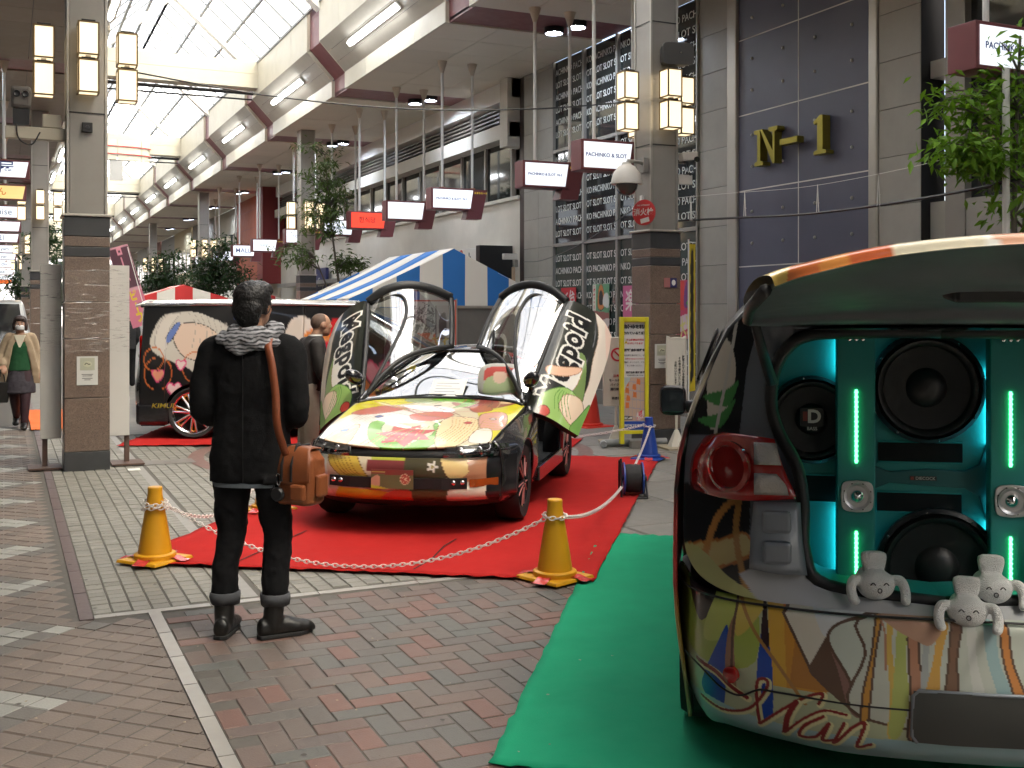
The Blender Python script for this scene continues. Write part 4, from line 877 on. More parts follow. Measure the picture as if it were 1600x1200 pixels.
# doors: modelled shut, then swung about the line from the windscreen foot to the roof bar
def door(s):
    A0 = Vector((s*.76, .5, .72)); k = (Vector((s*.12, 1.35, 1.26))-A0).normalized()
    rows = [[(.765, .58, .30), (.79, 1.0, .29), (.79, 1.45, .29), (.77, 1.72, .32)], [(.80, .56, .42), (.825, 1.0, .42), (.83, 1.45, .42), (.81, 1.78, .44)], [(.81, .56, .58), (.835, 1.0, .58), (.835, 1.45, .59), (.82, 1.82, .60)], [(.79, .55, .72), (.82, 1.0, .735), (.82, 1.45, .745), (.80, 1.82, .755)], [(.755, .56, .79), (.785, 1.0, .81), (.785, 1.45, .82), (.765, 1.80, .825)]]
    d = MB().grid(patch(sgn(rows, s), 60, 28)).build('door', m_print, sc_, smooth=True)
    A = Art((.022, .025, .02))
    A.poly([(.5, .28), (1.2, .26), (1.9, .26), (1.9, .56), (1.6, .45), (1.3, .42), (1.0, .38), (.7, .45), (.5, .5)], (.80, .70, .60) if s > 0 else (.62, .52, .42), (.35, .25, .18), .007)
    A.poly([(1.4, .27), (1.9, .25), (1.9, .45), (1.7, .4)], (.84, .62, .52)).poly([(.85, .38), (1.1, .42), (1.3, .5), (1.25, .6), (.95, .52)], (.20, .30, .10), K, .006)
    A.poly([(.9, .5), (1.15, .48), (1.2, .6), (1.05, .66), (.92, .64)], (.82, .78, .70), (.4, .2, .1), .006)
    tx, sz = 1.20, .27
    A.text('Megpoid', (tx if s > 0 else tx, .655), sz, 0, (.80, .78, .72), .030, .93 if s > 0 else .93, 1.12) if s > 0 else A.text('Megpoid', (-tx, .655), sz, 0, (.80, .78, .72), .030, .93, 1.12)
    A.text('Megpoid', (tx if s > 0 else -tx, .655), sz, 0, (.012, .012, .014), .011, .93, 1.12)
    def fl_(P): return P
    A2 = A
    A.ops = [op if (op[0] == 't' or s > 0) else (op[0], op[1]*np.array([-1, 1]), *op[2:]) for op in A.ops]
    m_ = 1 if s > 0 else -1
    def P(l): return [(m_*a, b) for a, b in l]
    A.poly(P([(.5, .42), (.62, .36), (.8, .36), (.9, .48), (.88, .6), (.75, .72), (.62, .72), (.52, .62)]), (.34, .55, .16), (.06, .18, .03), .007)
    A.poly(P([(.62, .38), (.78, .33), (.88, .4), (.84, .54), (.72, .56), (.64, .48)]), (.84, .66, .50), (.3, .15, .08), .006)
    A.poly(P([(.52, .3), (.7, .28), (.9, .3), (.72, .36), (.58, .4)]), (.20, .42, .10), (.06, .18, .03), .007).disc((m_*.6, .66), .05, (.60, .07, .05), (.2, .02, .02), .008)
    for q in range(5): A.stroke(P([(.86, .6-.02*q), (.78, .62-.03*q), (.66, .58-.04*q)]), .006, (.10, .28, .05))
    A.poly(P([(.95, .74), (1.0, .6), (1.1, .5), (1.16, .5), (1.08, .64), (1.02, .77)]), (.82, .52, .36), (.35, .15, .08), .006) if s > 0 else None
    printed(d, A, lambda p: (m_*p[1], p[2]))
    d.matrix_local = Matrix.Translation(A0) @ Matrix.Rotation(-s*R(68), 4, k) @ Matrix.Translation(-A0)
    inner = [[(x-.05, y, z) for x, y, z in r] for r in rows]; inner[0] = [(x-.03, y, z+.02) for x, y, z in rows[0]]
    MB().grid(patch(sgn(inner, s), 5, 4)).build('inner_panel', m_trim, d, smooth=True, thick=.01)
    edge = [rows[0][0]]+[r[0] for r in rows]; rear = [r[-1] for r in rows]
    for ed in ([r[-1] for r in rows], [r[0] for r in rows], rows[0]):
        MB().grid([[(s*x, y, z) for x, y, z in catmull(ed, 5)], [(s*(x-.05), y, z+.004) for x, y, z in catmull(ed, 5)]]).build('edge_panel', m_trim, d, smooth=True)
    T = [(.755, .81, .58, 1.80), (.70, .97, .80, 1.88), (.57, 1.115, 1.02, 1.94), (.36, 1.215, 1.20, 1.98), (.13, 1.262, 1.36, 2.0)]
    gl = [[(x-.004*0, yf+(yr-yf)*q/3, z+(.012 if 0 < q < 3 else 0)) for q in range(4)] for x, z, yf, yr in T]
    gg = patch(sgn(gl, s), 8, 6); MB().grid(gg).build('door_glass', m_carglass, d, smooth=True)
    fr = [r[0] for r in gg]+gg[-1]+[r[-1] for r in gg][::-1]+gg[0][::-1]
    for ed, rr in (([r[0] for r in gg], .022), (gg[-1], .03), ([r[-1] for r in gg], .046), (gg[0], .026)): MB().tube(ed, rr, 8, flat=.7).build('window_frame', m_trim, d, smooth=True)
    nr = len(gg); arc = []
    for a, b in ((.08, .04), (.30, .16), (.47, .42), (.52, .7), (.42, .9), (.05, .985)):
        arc.append(gg[min(nr-1, int(a*(nr-1)))][min(len(gg[0])-1, int(b*(len(gg[0])-1)))])
    MB().tube(catmull(arc, 6), .016, 8).build('window_seal', m_trim, d, smooth=True)
    mm = MB().sphere((s*.90, .74, .875), (.095, .06, .06), 16, 10).build('door_mirror', m_carblack, d, smooth=True); MB().tube([(s*.77, .74, .80), (s*.83, .74, .85)], .025, 8).build('mirror_arm', m_carblack, mm, smooth=True)
door(1); door(-1)
# paper and printed cushion on the dashboard
o = MB().box(-.15, -.11, 0, .15, .11, .002).build('notice', mat('paper', (.8, .8, .76), .7), None); o.parent = sc_; o.matrix_local = Mrot((.02, .735, .90), rx=R(38), rz=R(-4)); o.parent = None
tag(o, 'white handwritten paper lying on the dashboard behind the windscreen', 'paper')
o.matrix_world = Matrix.Translation((2.97, 8.09, .018)) @ Matrix.Rotation(-CA, 4, 'Z') @ Mrot((.0, .735, .935), rx=R(42), rz=R(-4))
for k, wd in enumerate((.2, .14, .22, .18, .2)):
    s_ = MB().box(-.11, .06-k*.032, .0025, -.11+wd, .064-k*.032, .003).build('ink_line', m_ink, o)
g = [[(.19*(u/16-1)*(1-.12*abs(v/16-1)**3), .09*math.sqrt(max(0, 1-((u/16-1)**4+(v/16-1)**4)/2.01)), .15*(v/16-1)*(1-.12*abs(u/16-1)**3)) for u in range(33)] for v in range(33)]
cu = MB().grid(g).grid([[(x, -y, z) for x, y, z in r] for r in g]).build('cushion', m_print if False else mat('printed_cloth', vcol=True, rough=.8), None, smooth=True)
A = Art((.45, .45, .42)); A.poly([(-.12, .1), (.12, .1), (.1, -.05), (-.1, -.05)], (.5, .08, .07)).poly([(-.1, .02), (.1, .02), (.12, -.14), (-.12, -.14)], (.36, .45, .25)).poly([(-.05, .06), (.06, .06), (.04, -.02), (-.04, -.02)], (.7, .5, .4)); printed(cu, A, lambda p: (p[0], p[2]))
tag(cu, 'printed cushion propped on the dashboard behind the windscreen', 'cushion'); cu.matrix_world = Matrix.Translation((2.97, 8.09, .018)) @ Matrix.Rotation(-CA, 4, 'Z') @ Mrot((.45, .80, .99), rx=R(-18))
# ================================================================== the van with the speaker wall
vx = thing('speaker_van', 'silver blue van with raised tailgate showing a teal speaker wall and printed bumper', 'van', (2.607+.03*.81, 2.542-.03*.586, .011), -CA)
m_vgrey = mat('blue_grey_paint', (.20, .225, .26), .35, metal=.25, coat=.5, var=.04)
m_teal = mat('teal_vinyl', (.012, .235, .225), .5, var=.05, scale=3, bump=.08, bscale=200)
m_cone = mat('speaker_cone', (.007, .007, .008), .6)
m_surr = mat('speaker_rubber', (.012, .012, .013), .4)
m_ledg = mat('led_green', (.3, 1, .5), .5, emit=(.10, 1, .28), es=1.1)
m_cyan = mat('led_cyan', (.2, .9, 1), .5, emit=(.08, .70, .85), es=3.4)
m_vwhite = mat('van_white', (.55, .57, .58), .3, coat=.7)
def both(nm, g, m, smooth=True, thick=.0, par=None, **k):
    return [MB().grid([[(s*x, y, z) for x, y, z in r] for r in g]).build(nm, m, par or vx, smooth=smooth, thick=thick, **k) for s in (1, -1)]
# sides, from the roof edge down to the sill (left side has x < 0)
def vprof(y):
    f = max(0, (y-2.9)/1.1); t = max(0, (.32-y)/.32)
    return [(-.56+.02*t, y, 1.645-.50*f**1.6), (-.625+.02*t, y, 1.59-.48*f**1.6), (-.70+.02*t, y, 1.46-.38*f**1.5), (-.765+.02*t, y, 1.315-.27*f**1.3), (-.805+.02*t, y, 1.2-.18*f), (-.838+.025*t, y, 1.05-.05*f), (-.846+.03*t, y, .85), (-.846+.035*t, y, .6), (-.825+.04*t, y, .4), (-.79, y, .2)]
gs = side_patch(.24, 3.95, .86, vprof, ny=60, ra=.36, zb=.2, wz=.30)
vs_ = both('side_panel', gs, m_print, thick=.012)
A = Art((.015, .016, .018))
A.poly([(.2, 1.15), (1.4, 1.18), (4, 1.1), (4, .9), (1.5, .95), (.2, 1.02)], (.32, .05, .05)).poly([(.25, .9), (.7, .95), (1.2, .8), (1.0, .55), (.4, .35), (.2, .5)], (.50, .05, .04), K, .01).poly([(.22, .55), (.5, .6), (.62, .45), (.5, .3), (.22, .25)], (.55, .40, .10), K, .01)
A.poly([(.22, .35), (.4, .38), (.45, .25), (.22, .18)], (.25, .40, .15), K, .01).poly([(1.3, 1.0), (2.4, 1.05), (3, .8), (2, .6), (1.4, .7)], (.10, .16, .34), K, .01).poly([(1.8, .55), (3, .6), (3.4, .4), (2, .3)], (.6, .55, .4), K, .01)
for k in range(6): A.stroke([(.3+k*.4, 1.5), (.25+k*.42, 1.3), (.4+k*.4, 1.12)], .03, [(.6, .55, .42), (.08, .2, .4), (.5, .06, .06), (.62, .58, .5), (.1, .3, .12), (.3, .3, .32)][k])
for o in vs_: printed(o, A, lambda p: (p[1], p[2]))
gl = [[(x-.006, y, z) for x, y, z in [tuple(np.array(a)+(np.array(b)-np.array(a))*t) for t in (0, .33, .66, 1)]] for y in (.55, .9, 1.3, 1.31, 1.8, 2.3) for a, b in [((-.688, y, 1.50), (-.818, y, 1.17))]]
both('side_window', [[(x-.004, y, z) for x, y, z in r] for r in gl], m_carglass if False else mat('privacy_glass', (.012, .014, .016), .05, coat=.5))
both('front_window', [[(-.69-.128*t, y, 1.50-.33*t-(.25*max(0, (y-2.9)) if t < .5 else 0)) for t in (0, .33, .66, 1)] for y in (2.36, 2.8, 3.2)], MATS['privacy_glass'])
both('window_visor', [[(-.69-.09*t-.03, y, 1.50-.24*t-.25*max(0, y-2.9)) for t in (0, .3, .7, 1)] for y in (1.9, 2.2, 2.5, 2.9, 3.1)], m_trim, thick=.006)
both('belt_strip', [[(-.832, y, 1.105-.06*max(0, y-2.9)), (-.838, y, 1.085-.06*max(0, y-2.9))] for y in (.3, 1.2, 2.4, 3.4)], m_chrome)
MB().grid(patch([half([(0, .12, 1.60), (.35, .12, 1.595), (.55, .13, 1.585)]), half([(0, .5, 1.67), (.35, .5, 1.665), (.565, .5, 1.642)]), half([(0, 1.5, 1.71), (.35, 1.5, 1.70), (.565, 1.5, 1.648)]), half([(0, 2.6, 1.69), (.35, 2.6, 1.68), (.565, 2.6, 1.645)]), half([(0, 3.0, 1.63), (.35, 3.0, 1.62), (.56, 3.0, 1.62)])], 6, 8)).build('roof', m_vwhite, vx, smooth=True, thick=.02)
MB().grid(patch([half([(0, 3.0, 1.625), (.35, 2.98, 1.615), (.56, 2.95, 1.61)]), half([(0, 3.5, 1.36), (.4, 3.46, 1.35), (.66, 3.35, 1.33)]), half([(0, 3.95, 1.08), (.45, 3.9, 1.07), (.76, 3.72, 1.06)])], 5, 6)).build('windscreen', m_carglass, vx, smooth=True)
MB().grid(patch([half([(0, 3.95, 1.08), (.45, 3.9, 1.07), (.76, 3.72, 1.06)]), half([(0, 4.3, .92), (.45, 4.22, .9), (.79, 3.95, .86)]), half([(0, 4.38, .6), (.5, 4.3, .6), (.82, 4.0, .6)]), half([(0, 4.36, .22), (.5, 4.28, .22), (.8, 3.95, .22)])], 6, 6)).build('front_end', m_vwhite, vx, smooth=True, thick=.01)
for x, y, sd in ((-.73, .86, -1), (.73, .86, 1), (-.73, 3.45, -1), (.73, 3.45, 1)): wheel(vx, x, y, .315, .21, .22, sd, m_chrome, m_chrome, 7)
MB().box(-.78, .5, .25, .78, 3.9, .3).build('floor', m_trim, vx)
# rear frame round the opening
outer = [(0, .10, 1.598), (-.25, .10, 1.596), (-.48, .10, 1.590), (-.60, .17, 1.575), (-.668, .22, 1.49), (-.738, .25, 1.32), (-.788, .26, 1.17), (-.805, .25, .97), (-.79, .2, .76), (-.655, .04, .685), (-.33, -.05, .665), (0, -.08, .66)]
inner = [(0, .08, 1.528), (-.25, .085, 1.526), (-.40, .10, 1.515), (-.468, .12, 1.47), (-.508, .13, 1.39), (-.516, .13, 1.28), (-.49, .125, 1.19), (-.437, .10, 1.09), (-.418, .08, .97), (-.415, .05, .82), (-.345, .03, .725), (0, 0, .695)]
mid = [tuple((np.array(a)*.5+np.array(b)*.5)+np.array((0, -.012, 0))) for a, b in zip(outer, inner)]
fr_ = both('rear_frame', patch([outer, mid, inner], 24, 52), m_print, thick=.0)
A = Art((.125, .145, .175)); A.poly([(-.95, 1.66), (-.6, 1.66), (-.56, 1.54), (-.595, 1.4), (-.62, 1.17), (-.95, 1.17)], (.012, .013, .015), None, smooth=False)
A.poly([(-.72, 1.45), (-.66, 1.5), (-.63, 1.4), (-.66, 1.25), (-.72, 1.2)], (.55, .52, .46)).poly([(-.74, 1.3), (-.66, 1.33), (-.62, 1.36), (-.66, 1.27)], (.06, .24, .07)).poly([(-.76, 1.22), (-.68, 1.25), (-.63, 1.3), (-.68, 1.2)], (.06, .24, .07)).stroke([(-.62, 1.6), (-.655, 1.4), (-.70, 1.17)], .010, (.5, .5, .48))
A.poly([(-1, 1.0), (-.585, 1.0), (-.585, .6), (-1, .6)], (.014, .014, .016), smooth=False).poly([(-.8, .79), (-.68, .83), (-.6, .86), (-.585, .8), (-.7, .74), (-.8, .70)], (.45, .36, .14), (.36, .13, .03), .008)
A.stroke([(-.615, 1.0), (-.63, .85), (-.60, .7)], .020, (.36, .19, .06)).stroke([(-.6, 1.0), (-.69, .9), (-.74, .75)], .022, (.42, .2, .06))
A.poly([(-.62, .74), (-.58, .76), (-.50, .775), (-.42, .76), (-.3, .72), (.3, .72), (.3, .6), (-.5, .6), (-.57, .68)], (.42, .43, .45), smooth=False).poly([(-.80, .80), (-.66, .73), (-.57, .68), (-.58, .6), (-.9, .6)], (.40, .40, .16))
for o in fr_: printed(o, A, lambda p: (-abs(p[0]), p[2]))
for s in (1, -1):
    MB().tube([(s*x, y-.008, z) for x, y, z in catmull(inner, 5)], .021, 8).build('door_seal', m_trim, vx, smooth=True)
    MB().grid([[(s*x, y+dy, z) for x, y, z in catmull(inner, 4)] for dy in (0, .26)]).build('opening_lining', m_teal, vx, smooth=True)
    # step panel with two pressed squares under the lamp
    MB().grid(patch([[(s*-.575, .035, .985), (s*-.50, .01, .985), (s*-.43, .02, .985)], [(s*-.585, .01, .87), (s*-.50, -.015, .87), (s*-.425, .0, .87)], [(s*-.59, -.01, .775), (s*-.50, -.03, .765), (s*-.41, -.005, .76)]], 4, 4)).build('step_panel', m_vgrey, vx, smooth=True, thick=.02)
    for z, yy in ((.925, -.012), (.832, -.030)): MB().box(s*-.505-.045, yy-.006, z-.036, s*-.505+.045, yy+.02, z+.036).build('pressed_square', mat('blue_grey_light', (.19, .21, .24), .4, metal=.3), vx, bev=.012)
    # tail lamp
    lt = patch([[(s*-.735, .235, 1.165), (s*-.67, .13, 1.19), (s*-.58, .06, 1.19), (s*-.51, .045, 1.182)], [(s*-.775, .235, 1.10), (s*-.70, .10, 1.10), (s*-.59, .025, 1.10), (s*-.485, .02, 1.10)], [(s*-.785, .23, 1.02), (s*-.71, .08, 1.02), (s*-.59, .005, 1.02), (s*-.45, .0, 1.02)], [(s*-.775, .22, .985), (s*-.70, .08, .985), (s*-.59, .02, .985), (s*-.445, .015, .995)]], 8, 8)
    tl = MB().grid(lt).build('tail_lamp', mat('red_lens', (.32, .006, .006), .12, coat=1), vx, smooth=True, thick=.03)
    MB().lathe([(.083, 0), (.083, .012), (.070, .02), (.066, .008), (.02, .006), (.001, .012)], 30, Mrot((s*-.650, .032, 1.092), rx=R(90), rz=R(s*-38))).build('round_lens', mat('red_lens_deep', (.22, .004, .004), .1, coat=1), tl, smooth=35)
    for z0, z1, xa in ((1.105, 1.172, -.575), (1.01, 1.078, -.575)):
        q = MB().grid(patch([[(s*xa, .030 if z0 > 1.05 else -.002, z1), (s*-.505, .020 if z0 > 1.05 else -.010, z1)], [(s*xa, .010 if z0 > 1.05 else -.012, (z0+z1)/2), (s*(-.498 if z0 > 1.05 else -.478), .004 if z0 > 1.05 else -.016, (z0+z1)/2)], [(s*xa, .0 if z0 > 1.05 else -.008, z0), (s*(-.49 if z0 > 1.05 else -.467), -.006, z0)]], 4, 3)); q.build('clear_lens', mat('clear_lens', (.42, .40, .38), .25, metal=.4, bump=.5, bscale=160), tl, smooth=True, thick=.008)
# bumper
vplan = [(0, -.125), (.30, -.105), (.55, -.03), (.70, .06), (.775, .2), (.835, .52)]
def vb(z, dy, dx=0.): return half([(x-(dx if x > .5 else 0), y+dy*(1 if x < .75 else .2), z) for x, y in vplan])
vbump = [vb(.672, .04, .01), vb(.655, .0), vb(.60, -.005), vb(.52, -.012), vb(.44, -.012), vb(.36, .0, .005), vb(.27, .03, .02), vb(.215, .09, .05)]
bo = MB().grid(patch(vbump, 84, 34)).build('rear_bumper', m_print, vx, smooth=True, thick=.012)
MB().grid(patch([vb(.215, .09, .05), vb(.19, .3, .08)], 4, 2)).build('under_panel', m_trim, vx, smooth=True, thick=.01)
def pz(l): return [((px-1142)*.00183-.647, .69-(py-945)*.00185) for px, py in l]
def zz(l): return pz([(1030+a/2.728, 760+b/2.728) for a, b in l])
A = Art((.40, .45, .30)); OB, BR = (.36, .19, .06), (.11, .065, .045)
A.poly(zz([(80, 400), (380, 380), (420, 800), (150, 860), (60, 760)]), (.33, .42, .08)).poly(zz([(100, 430), (330, 370), (380, 400), (250, 560), (150, 680)]), (.014, .014, .016)).poly(zz([(300, 420), (400, 400), (400, 520), (300, 700), (180, 760), (200, 620)]), (.44, .52, .12))
A.poly(zz([(400, 380), (480, 400), (470, 520), (400, 640), (330, 700), (330, 560)]), (.58, .46, .10)).poly(zz([(470, 400), (540, 410), (560, 900), (490, 900)]), (.60, .36, .05), smooth=False).poly(zz([(540, 410), (600, 430), (650, 800), (740, 900), (560, 900)]), (.52, .25, .04), smooth=False).poly(zz([(590, 430), (640, 445), (560, 560), (550, 480)]), (.58, .16, .03)).poly(zz([(600, 640), (680, 780), (760, 890), (570, 890)]), (.40, .18, .04), smooth=False)
A.poly(zz([(545, 560), (640, 445), (690, 450), (740, 640), (660, 790)]), (.60, .58, .50), BR, .009, smooth=False).poly(zz([(690, 450), (1000, 530), (960, 560), (800, 570), (720, 640)]), (.56, .60, .62))
A.poly(zz([(660, 790), (740, 655), (800, 800), (850, 960), (760, 900), (690, 840)]), BR).poly(zz([(735, 650), (810, 720), (860, 900), (880, 990), (830, 960), (780, 780)]), (.22, .12, .10)).poly(zz([(740, 655), (800, 570), (930, 560), (900, 760), (885, 990), (830, 820)]), (.50, .56, .50), BR, .009)
A.poly(zz([(930, 530), (1800, 520), (1800, 1000), (885, 990), (900, 700)]), (.48, .52, .46), BR, .009).poly(zz([(945, 545), (968, 548), (941, 700), (922, 880), (906, 1060), (883, 1060), (887, 880), (925, 700)]), (.52, .26, .05), BR, .007).poly(zz([(990, 545), (1014, 548), (1015, 700), (1038, 880), (1021, 1060), (997, 1060), (1002, 880), (991, 700)]), (.60, .42, .10), None).poly(zz([(1040, 545), (1088, 548), (1069, 700), (1084, 880), (1051, 1060), (1003, 1060), (1012, 880), (1026, 700)]), (.40, .46, .14), None).poly(zz([(1085, 545), (1130, 548), (1125, 700), (1158, 880), (1127, 1060), (1082, 1060), (1091, 880), (1081, 700)]), (.42, .21, .13), BR, .007).poly(zz([(1150, 545), (1180, 548), (1166, 700), (1171, 880), (1150, 1060), (1120, 1060), (1126, 880), (1139, 700)]), (.36, .40, .40), None).poly(zz([(1210, 545), (1251, 548), (1219, 700), (1207, 880), (1178, 1060), (1137, 1060), (1145, 880), (1186, 700)]), (.58, .34, .08), None).poly(zz([(1265, 545), (1305, 548), (1285, 700), (1291, 880), (1263, 1060), (1223, 1060), (1231, 880), (1250, 700)]), (.20, .11, .07), BR, .007).poly(zz([(1330, 545), (1365, 548), (1369, 700), (1406, 880), (1382, 1060), (1347, 1060), (1354, 880), (1333, 700)]), (.56, .58, .54), None).poly(zz([(1400, 545), (1447, 548), (1463, 700), (1529, 880), (1496, 1060), (1449, 1060), (1459, 880), (1412, 700)]), (.30, .44, .46), None).poly(zz([(1465, 545), (1498, 548), (1518, 700), (1577, 880), (1554, 1060), (1521, 1060), (1527, 880), (1480, 700)]), (.54, .22, .06), BR, .007).poly(zz([(980, 530), (1220, 530), (1180, 640), (1100, 620), (1010, 570)]), (.44, .27, .19)).stroke(zz([(965, 530), (985, 620), (985, 760)]), .006, (.40, .2, .13))
A.poly(zz([(290, 660), (240, 760), (180, 920), (170, 1020), (260, 1080), (280, 980), (285, 820)]), (.012, .07, .40)).poly(zz([(330, 600), (290, 700), (280, 900), (330, 950), (320, 750)]), (.30, .16, .10)).poly(zz([(465, 490), (440, 700), (425, 860), (440, 1120), (495, 1120), (495, 820), (470, 640)]), (.01, .06, .36)).poly(zz([(465, 490), (445, 640), (450, 720), (480, 720), (475, 600)]), (.03, .015, .02))
A.poly(zz([(130, 880), (250, 870), (420, 900), (430, 1100), (200, 1070)]), (.40, .46, .36)) if False else None
A.poly(zz([(150, 1040), (600, 1090), (1800, 1080), (1800, 1250), (200, 1200)]), (.30, .46, .50))
A.stroke(zz([(365, 60), (330, 200), (340, 450), (400, 640), (520, 800), (640, 960)]), .011, OB).stroke(zz([(370, 400), (320, 640), (310, 800), (310, 960)]), .008, BR)
DR = (.22, .02, .02)
for st_, w_ in (([(145, 880), (230, 895), (310, 950), (380, 985)], .014), ([(165, 1060), (270, 1085), (390, 1040), (465, 930), (470, 880), (430, 890), (425, 980), (440, 1110)], .010), ([(440, 1110), (540, 1010), (640, 930), (715, 900), (700, 950)], .010), ([(600, 960), (565, 1040), (555, 1130)], .018), ([(555, 1130), (620, 1050), (720, 980), (820, 985)], .009), ([(720, 1010), (640, 1070), (620, 1130), (690, 1120), (745, 1040), (720, 1130), (780, 1120)], .011), ([(810, 1030), (770, 1140), (850, 1040), (900, 1020), (870, 1140), (930, 1120)], .011)):
    A.stroke(zz([(a+6, b+6) for a, b in st_]), w_+.010, (.66, .64, .36)); A.stroke(zz(st_), w_, DR)
printed(bo, A, lambda p: (p[0], p[2]))
for s in (-1, 1): MB().lathe([(.026, -.01), (.026, .006), (.021, .01), (.001, .012)], 24, Mrot((s*.647, -.012, .435), rx=R(90), rz=R(s*30))).build('reflector', mat('red_lens', (.3, .01, .01)), vx, smooth=40)
def bsurf(x, z, off):
    ax = abs(x); y = np.interp(ax, [p[0] for p in vplan], [p[1] for p in vplan]); return (x, float(y+np.interp(z, [.27, .36, .44, .52], [.03, 0, -.012, -.012])-off), z)
rc_ = MB().grid([[bsurf(-.115+.555*i/16, z, .020) for i in range(17)] for z in (.30, .33, .36, .40, .44, .465)]).build('plate_recess', mat('recess_grey', (.05, .053, .05), .5), vx, smooth=True)
MB().tube([bsurf(x, z, .018) for x, z in [(-.10, .30), (-.115, .32), (-.115, .45), (-.10, .465), (.10, .465), (.30, .465), (.44, .465)]], .006, 6).build('recess_edge', m_vgrey, rc_, smooth=True)
for s in (-1, 1): MB().tube([(s*x, y-.004, z) for x, y, z in catmull([(-.84, .5, .655), (-.80, .25, .655), (-.70, .065, .664), (-.55, -.03, .668), (-.3, -.10, .67), (0, -.118, .672)], 6)], .004, 6).build('panel_gap', m_trim, vx); MB().tube([(s*x, y, z) for x, y, z in catmull([(-.80, .2, .44), (-.74, .085, .42), (-.68, .03, .38), (-.62, -.01, .37), (-.56, -.035, .40), (-.5, -.065, .405), (-.3, -.112, .40), (-.12, -.132, .40)], 6)], .0032, 6).build('panel_gap', m_trim, vx)
# speaker wall
MB().box(-.53, .33, .62, .53, .36, 1.56).build('baffle', m_teal, vx); MB().box(-.50, .02, .66, .50, .36, .688).build('load_sill', mat('sill_dark', (.03, .04, .04), .5), vx)
def woofer(x, z, r, badge=False, y=.325):
    M = Mrot((x, y, z), rx=R(90))
    w_ = MB().lathe([(r, 0), (r, .022), (r*.93, .03), (r*.90, .018)], 44, M, cap=False).build('woofer', m_surr, vx, smooth=30)
    MB().lathe([(r*.90, .018), (r*.86, .034), (r*.79, .030), (r*.75, .012)], 44, M, cap=False).build('surround', m_surr, w_, smooth=60); MB().lathe([(r*.75, .012), (r*.34, .001)], 44, M, cap=False).build('cone', m_cone, w_, smooth=60)
    MB().lathe([(r*.36, .001), (r*.30, .016), (r*.16, .026), (.001, .029)], 36, M).build('dust_cap', m_surr, w_, smooth=60)
    for k in range(8): a = k*math.pi/4+.2; MB().sphere((x+r*.955*math.cos(a), y-.028, z+r*.955*math.sin(a)), .004, 8, 5).build('screw', m_chrome, w_)
    return w_
woofer(-.0, 1.335, .186); woofer(.03, .735, .20, y=.30); wl = woofer(-.375, 1.222, .150); woofer(.42, 1.222, .150)
MB().box(-.413, .295, 1.20, -.337, .303, 1.262).build('badge', m_dark, wl); text('D', .062, face_S((-.368, .293, 1.232)), m_frost, wl, .001, .002); MB().box(-.405, .2925, 1.218, -.39, .294, 1.25).build('badge_mark', mat('badge_red', (.25, .04, .03), .5), wl); text('BASS', .016, face_S((-.375, .293, 1.192)), m_frost, wl, .0008)
for x0, x1, z0, z1 in ((-.156, .115, 1.083, 1.150), (-.160, .112, .914, .980), (-.42, -.29, .94, 1.03), (.30, .45, .94, 1.03)):
    q = MB().box(x0, .322, z0, x1, .3265, z1).build('port', mat('port_black', (.002, .002, .002), .9), vx); MB().tube([(x0, .326, z0), (x1, .326, z0), (x1, .326, z1), (x0, .326, z1)], .005, 6, closed=True).build('port_rim', m_teal, q)
m_teald = mat('teal_dark', (.006, .10, .105), .5)
MB().prism([(-.18, 1.072), (-.12, 1.05), (0, 1.062), (.12, 1.058), (.165, 1.08), (.19, 1.15), (.205, 1.07), (.225, 1.03), (.205, .98), (.19, .89), (.165, .975), (.12, 1.0), (0, 1.005), (-.12, 1.012), (-.18, .985)], .016, Mrot((0, .330, 0), rx=R(90))).build('trim_panel', m_teald, vx, bev=.003)
pl = MB().box(-.055, .306, 1.024, .03, .313, 1.038).build('name_plate', m_dark, vx); text('DIECOCK', .0145, face_S((-.006, .305, 1.031)), m_frost, pl, .0006); MB().box(-.053, .3045, 1.026, -.043, .306, 1.036).build('plate_mark', MATS['badge_red'], pl)
for xc in (-.238, .242):
    c_ = MB().box(xc-.061, .225, .688, xc+.061, .245, 1.525).box(xc-.060, .246, .69, xc-.045, .300, 1.523).box(xc+.045, .246, .69, xc+.060, .300, 1.523).build('column', m_teal, vx, bev=.004)
    for z0, z1 in ((1.088, 1.332), (.72, .862)):
        q = MB().box(xc-.004, .2205, z0, xc+.004, .224, z1); n = int((z1-z0)/.0153)
        for k in range(n): q.sphere((xc, .2195, z0+(k+.5)*(z1-z0)/n), (.0062, .004, .0056), 8, 5)
        q.build('led_strip', m_ledg, c_)['kind'] = 'stuff'
    M = Mrot((xc+.003, .224, .978), rx=R(90)); tw = MB().prism([(.053*math.cos(a)*(1-.18*abs(math.sin(2*a))**4*-1), .053*math.sin(a)*(1+.18*abs(math.sin(2*a))**4)) for a in [k*math.pi/20 for k in range(40)]], .008, M).build('tweeter', mat('brushed_alu', (.5, .5, .52), .3, metal=.9, var=.05), c_, bev=.002)
    MB().lathe([(.046, .008), (.044, .012), (.038, .010), (.024, .002)], 32, M, cap=False).build('horn', MATS['brushed_alu'], tw, smooth=40); MB().lathe([(.025, .001), (.020, .012), (.008, .020), (.001, .022)], 28, M).build('dome', m_chrome, tw, smooth=60)
    for a in range(8): MB().sphere((xc+.003+.045*math.cos(a*math.pi/4+.39), .2145, .978+.045*math.sin(a*math.pi/4+.39)), .003, 6, 4).build('screw', m_dark, tw)
    for k in (-1, 0, 1): MB().lathe([(.0062, 0), (.006, .003), (.001, .004)], 12, Mrot((xc+k*.021, .225, 1.50), rx=R(90))).build('screw', m_chrome, c_)
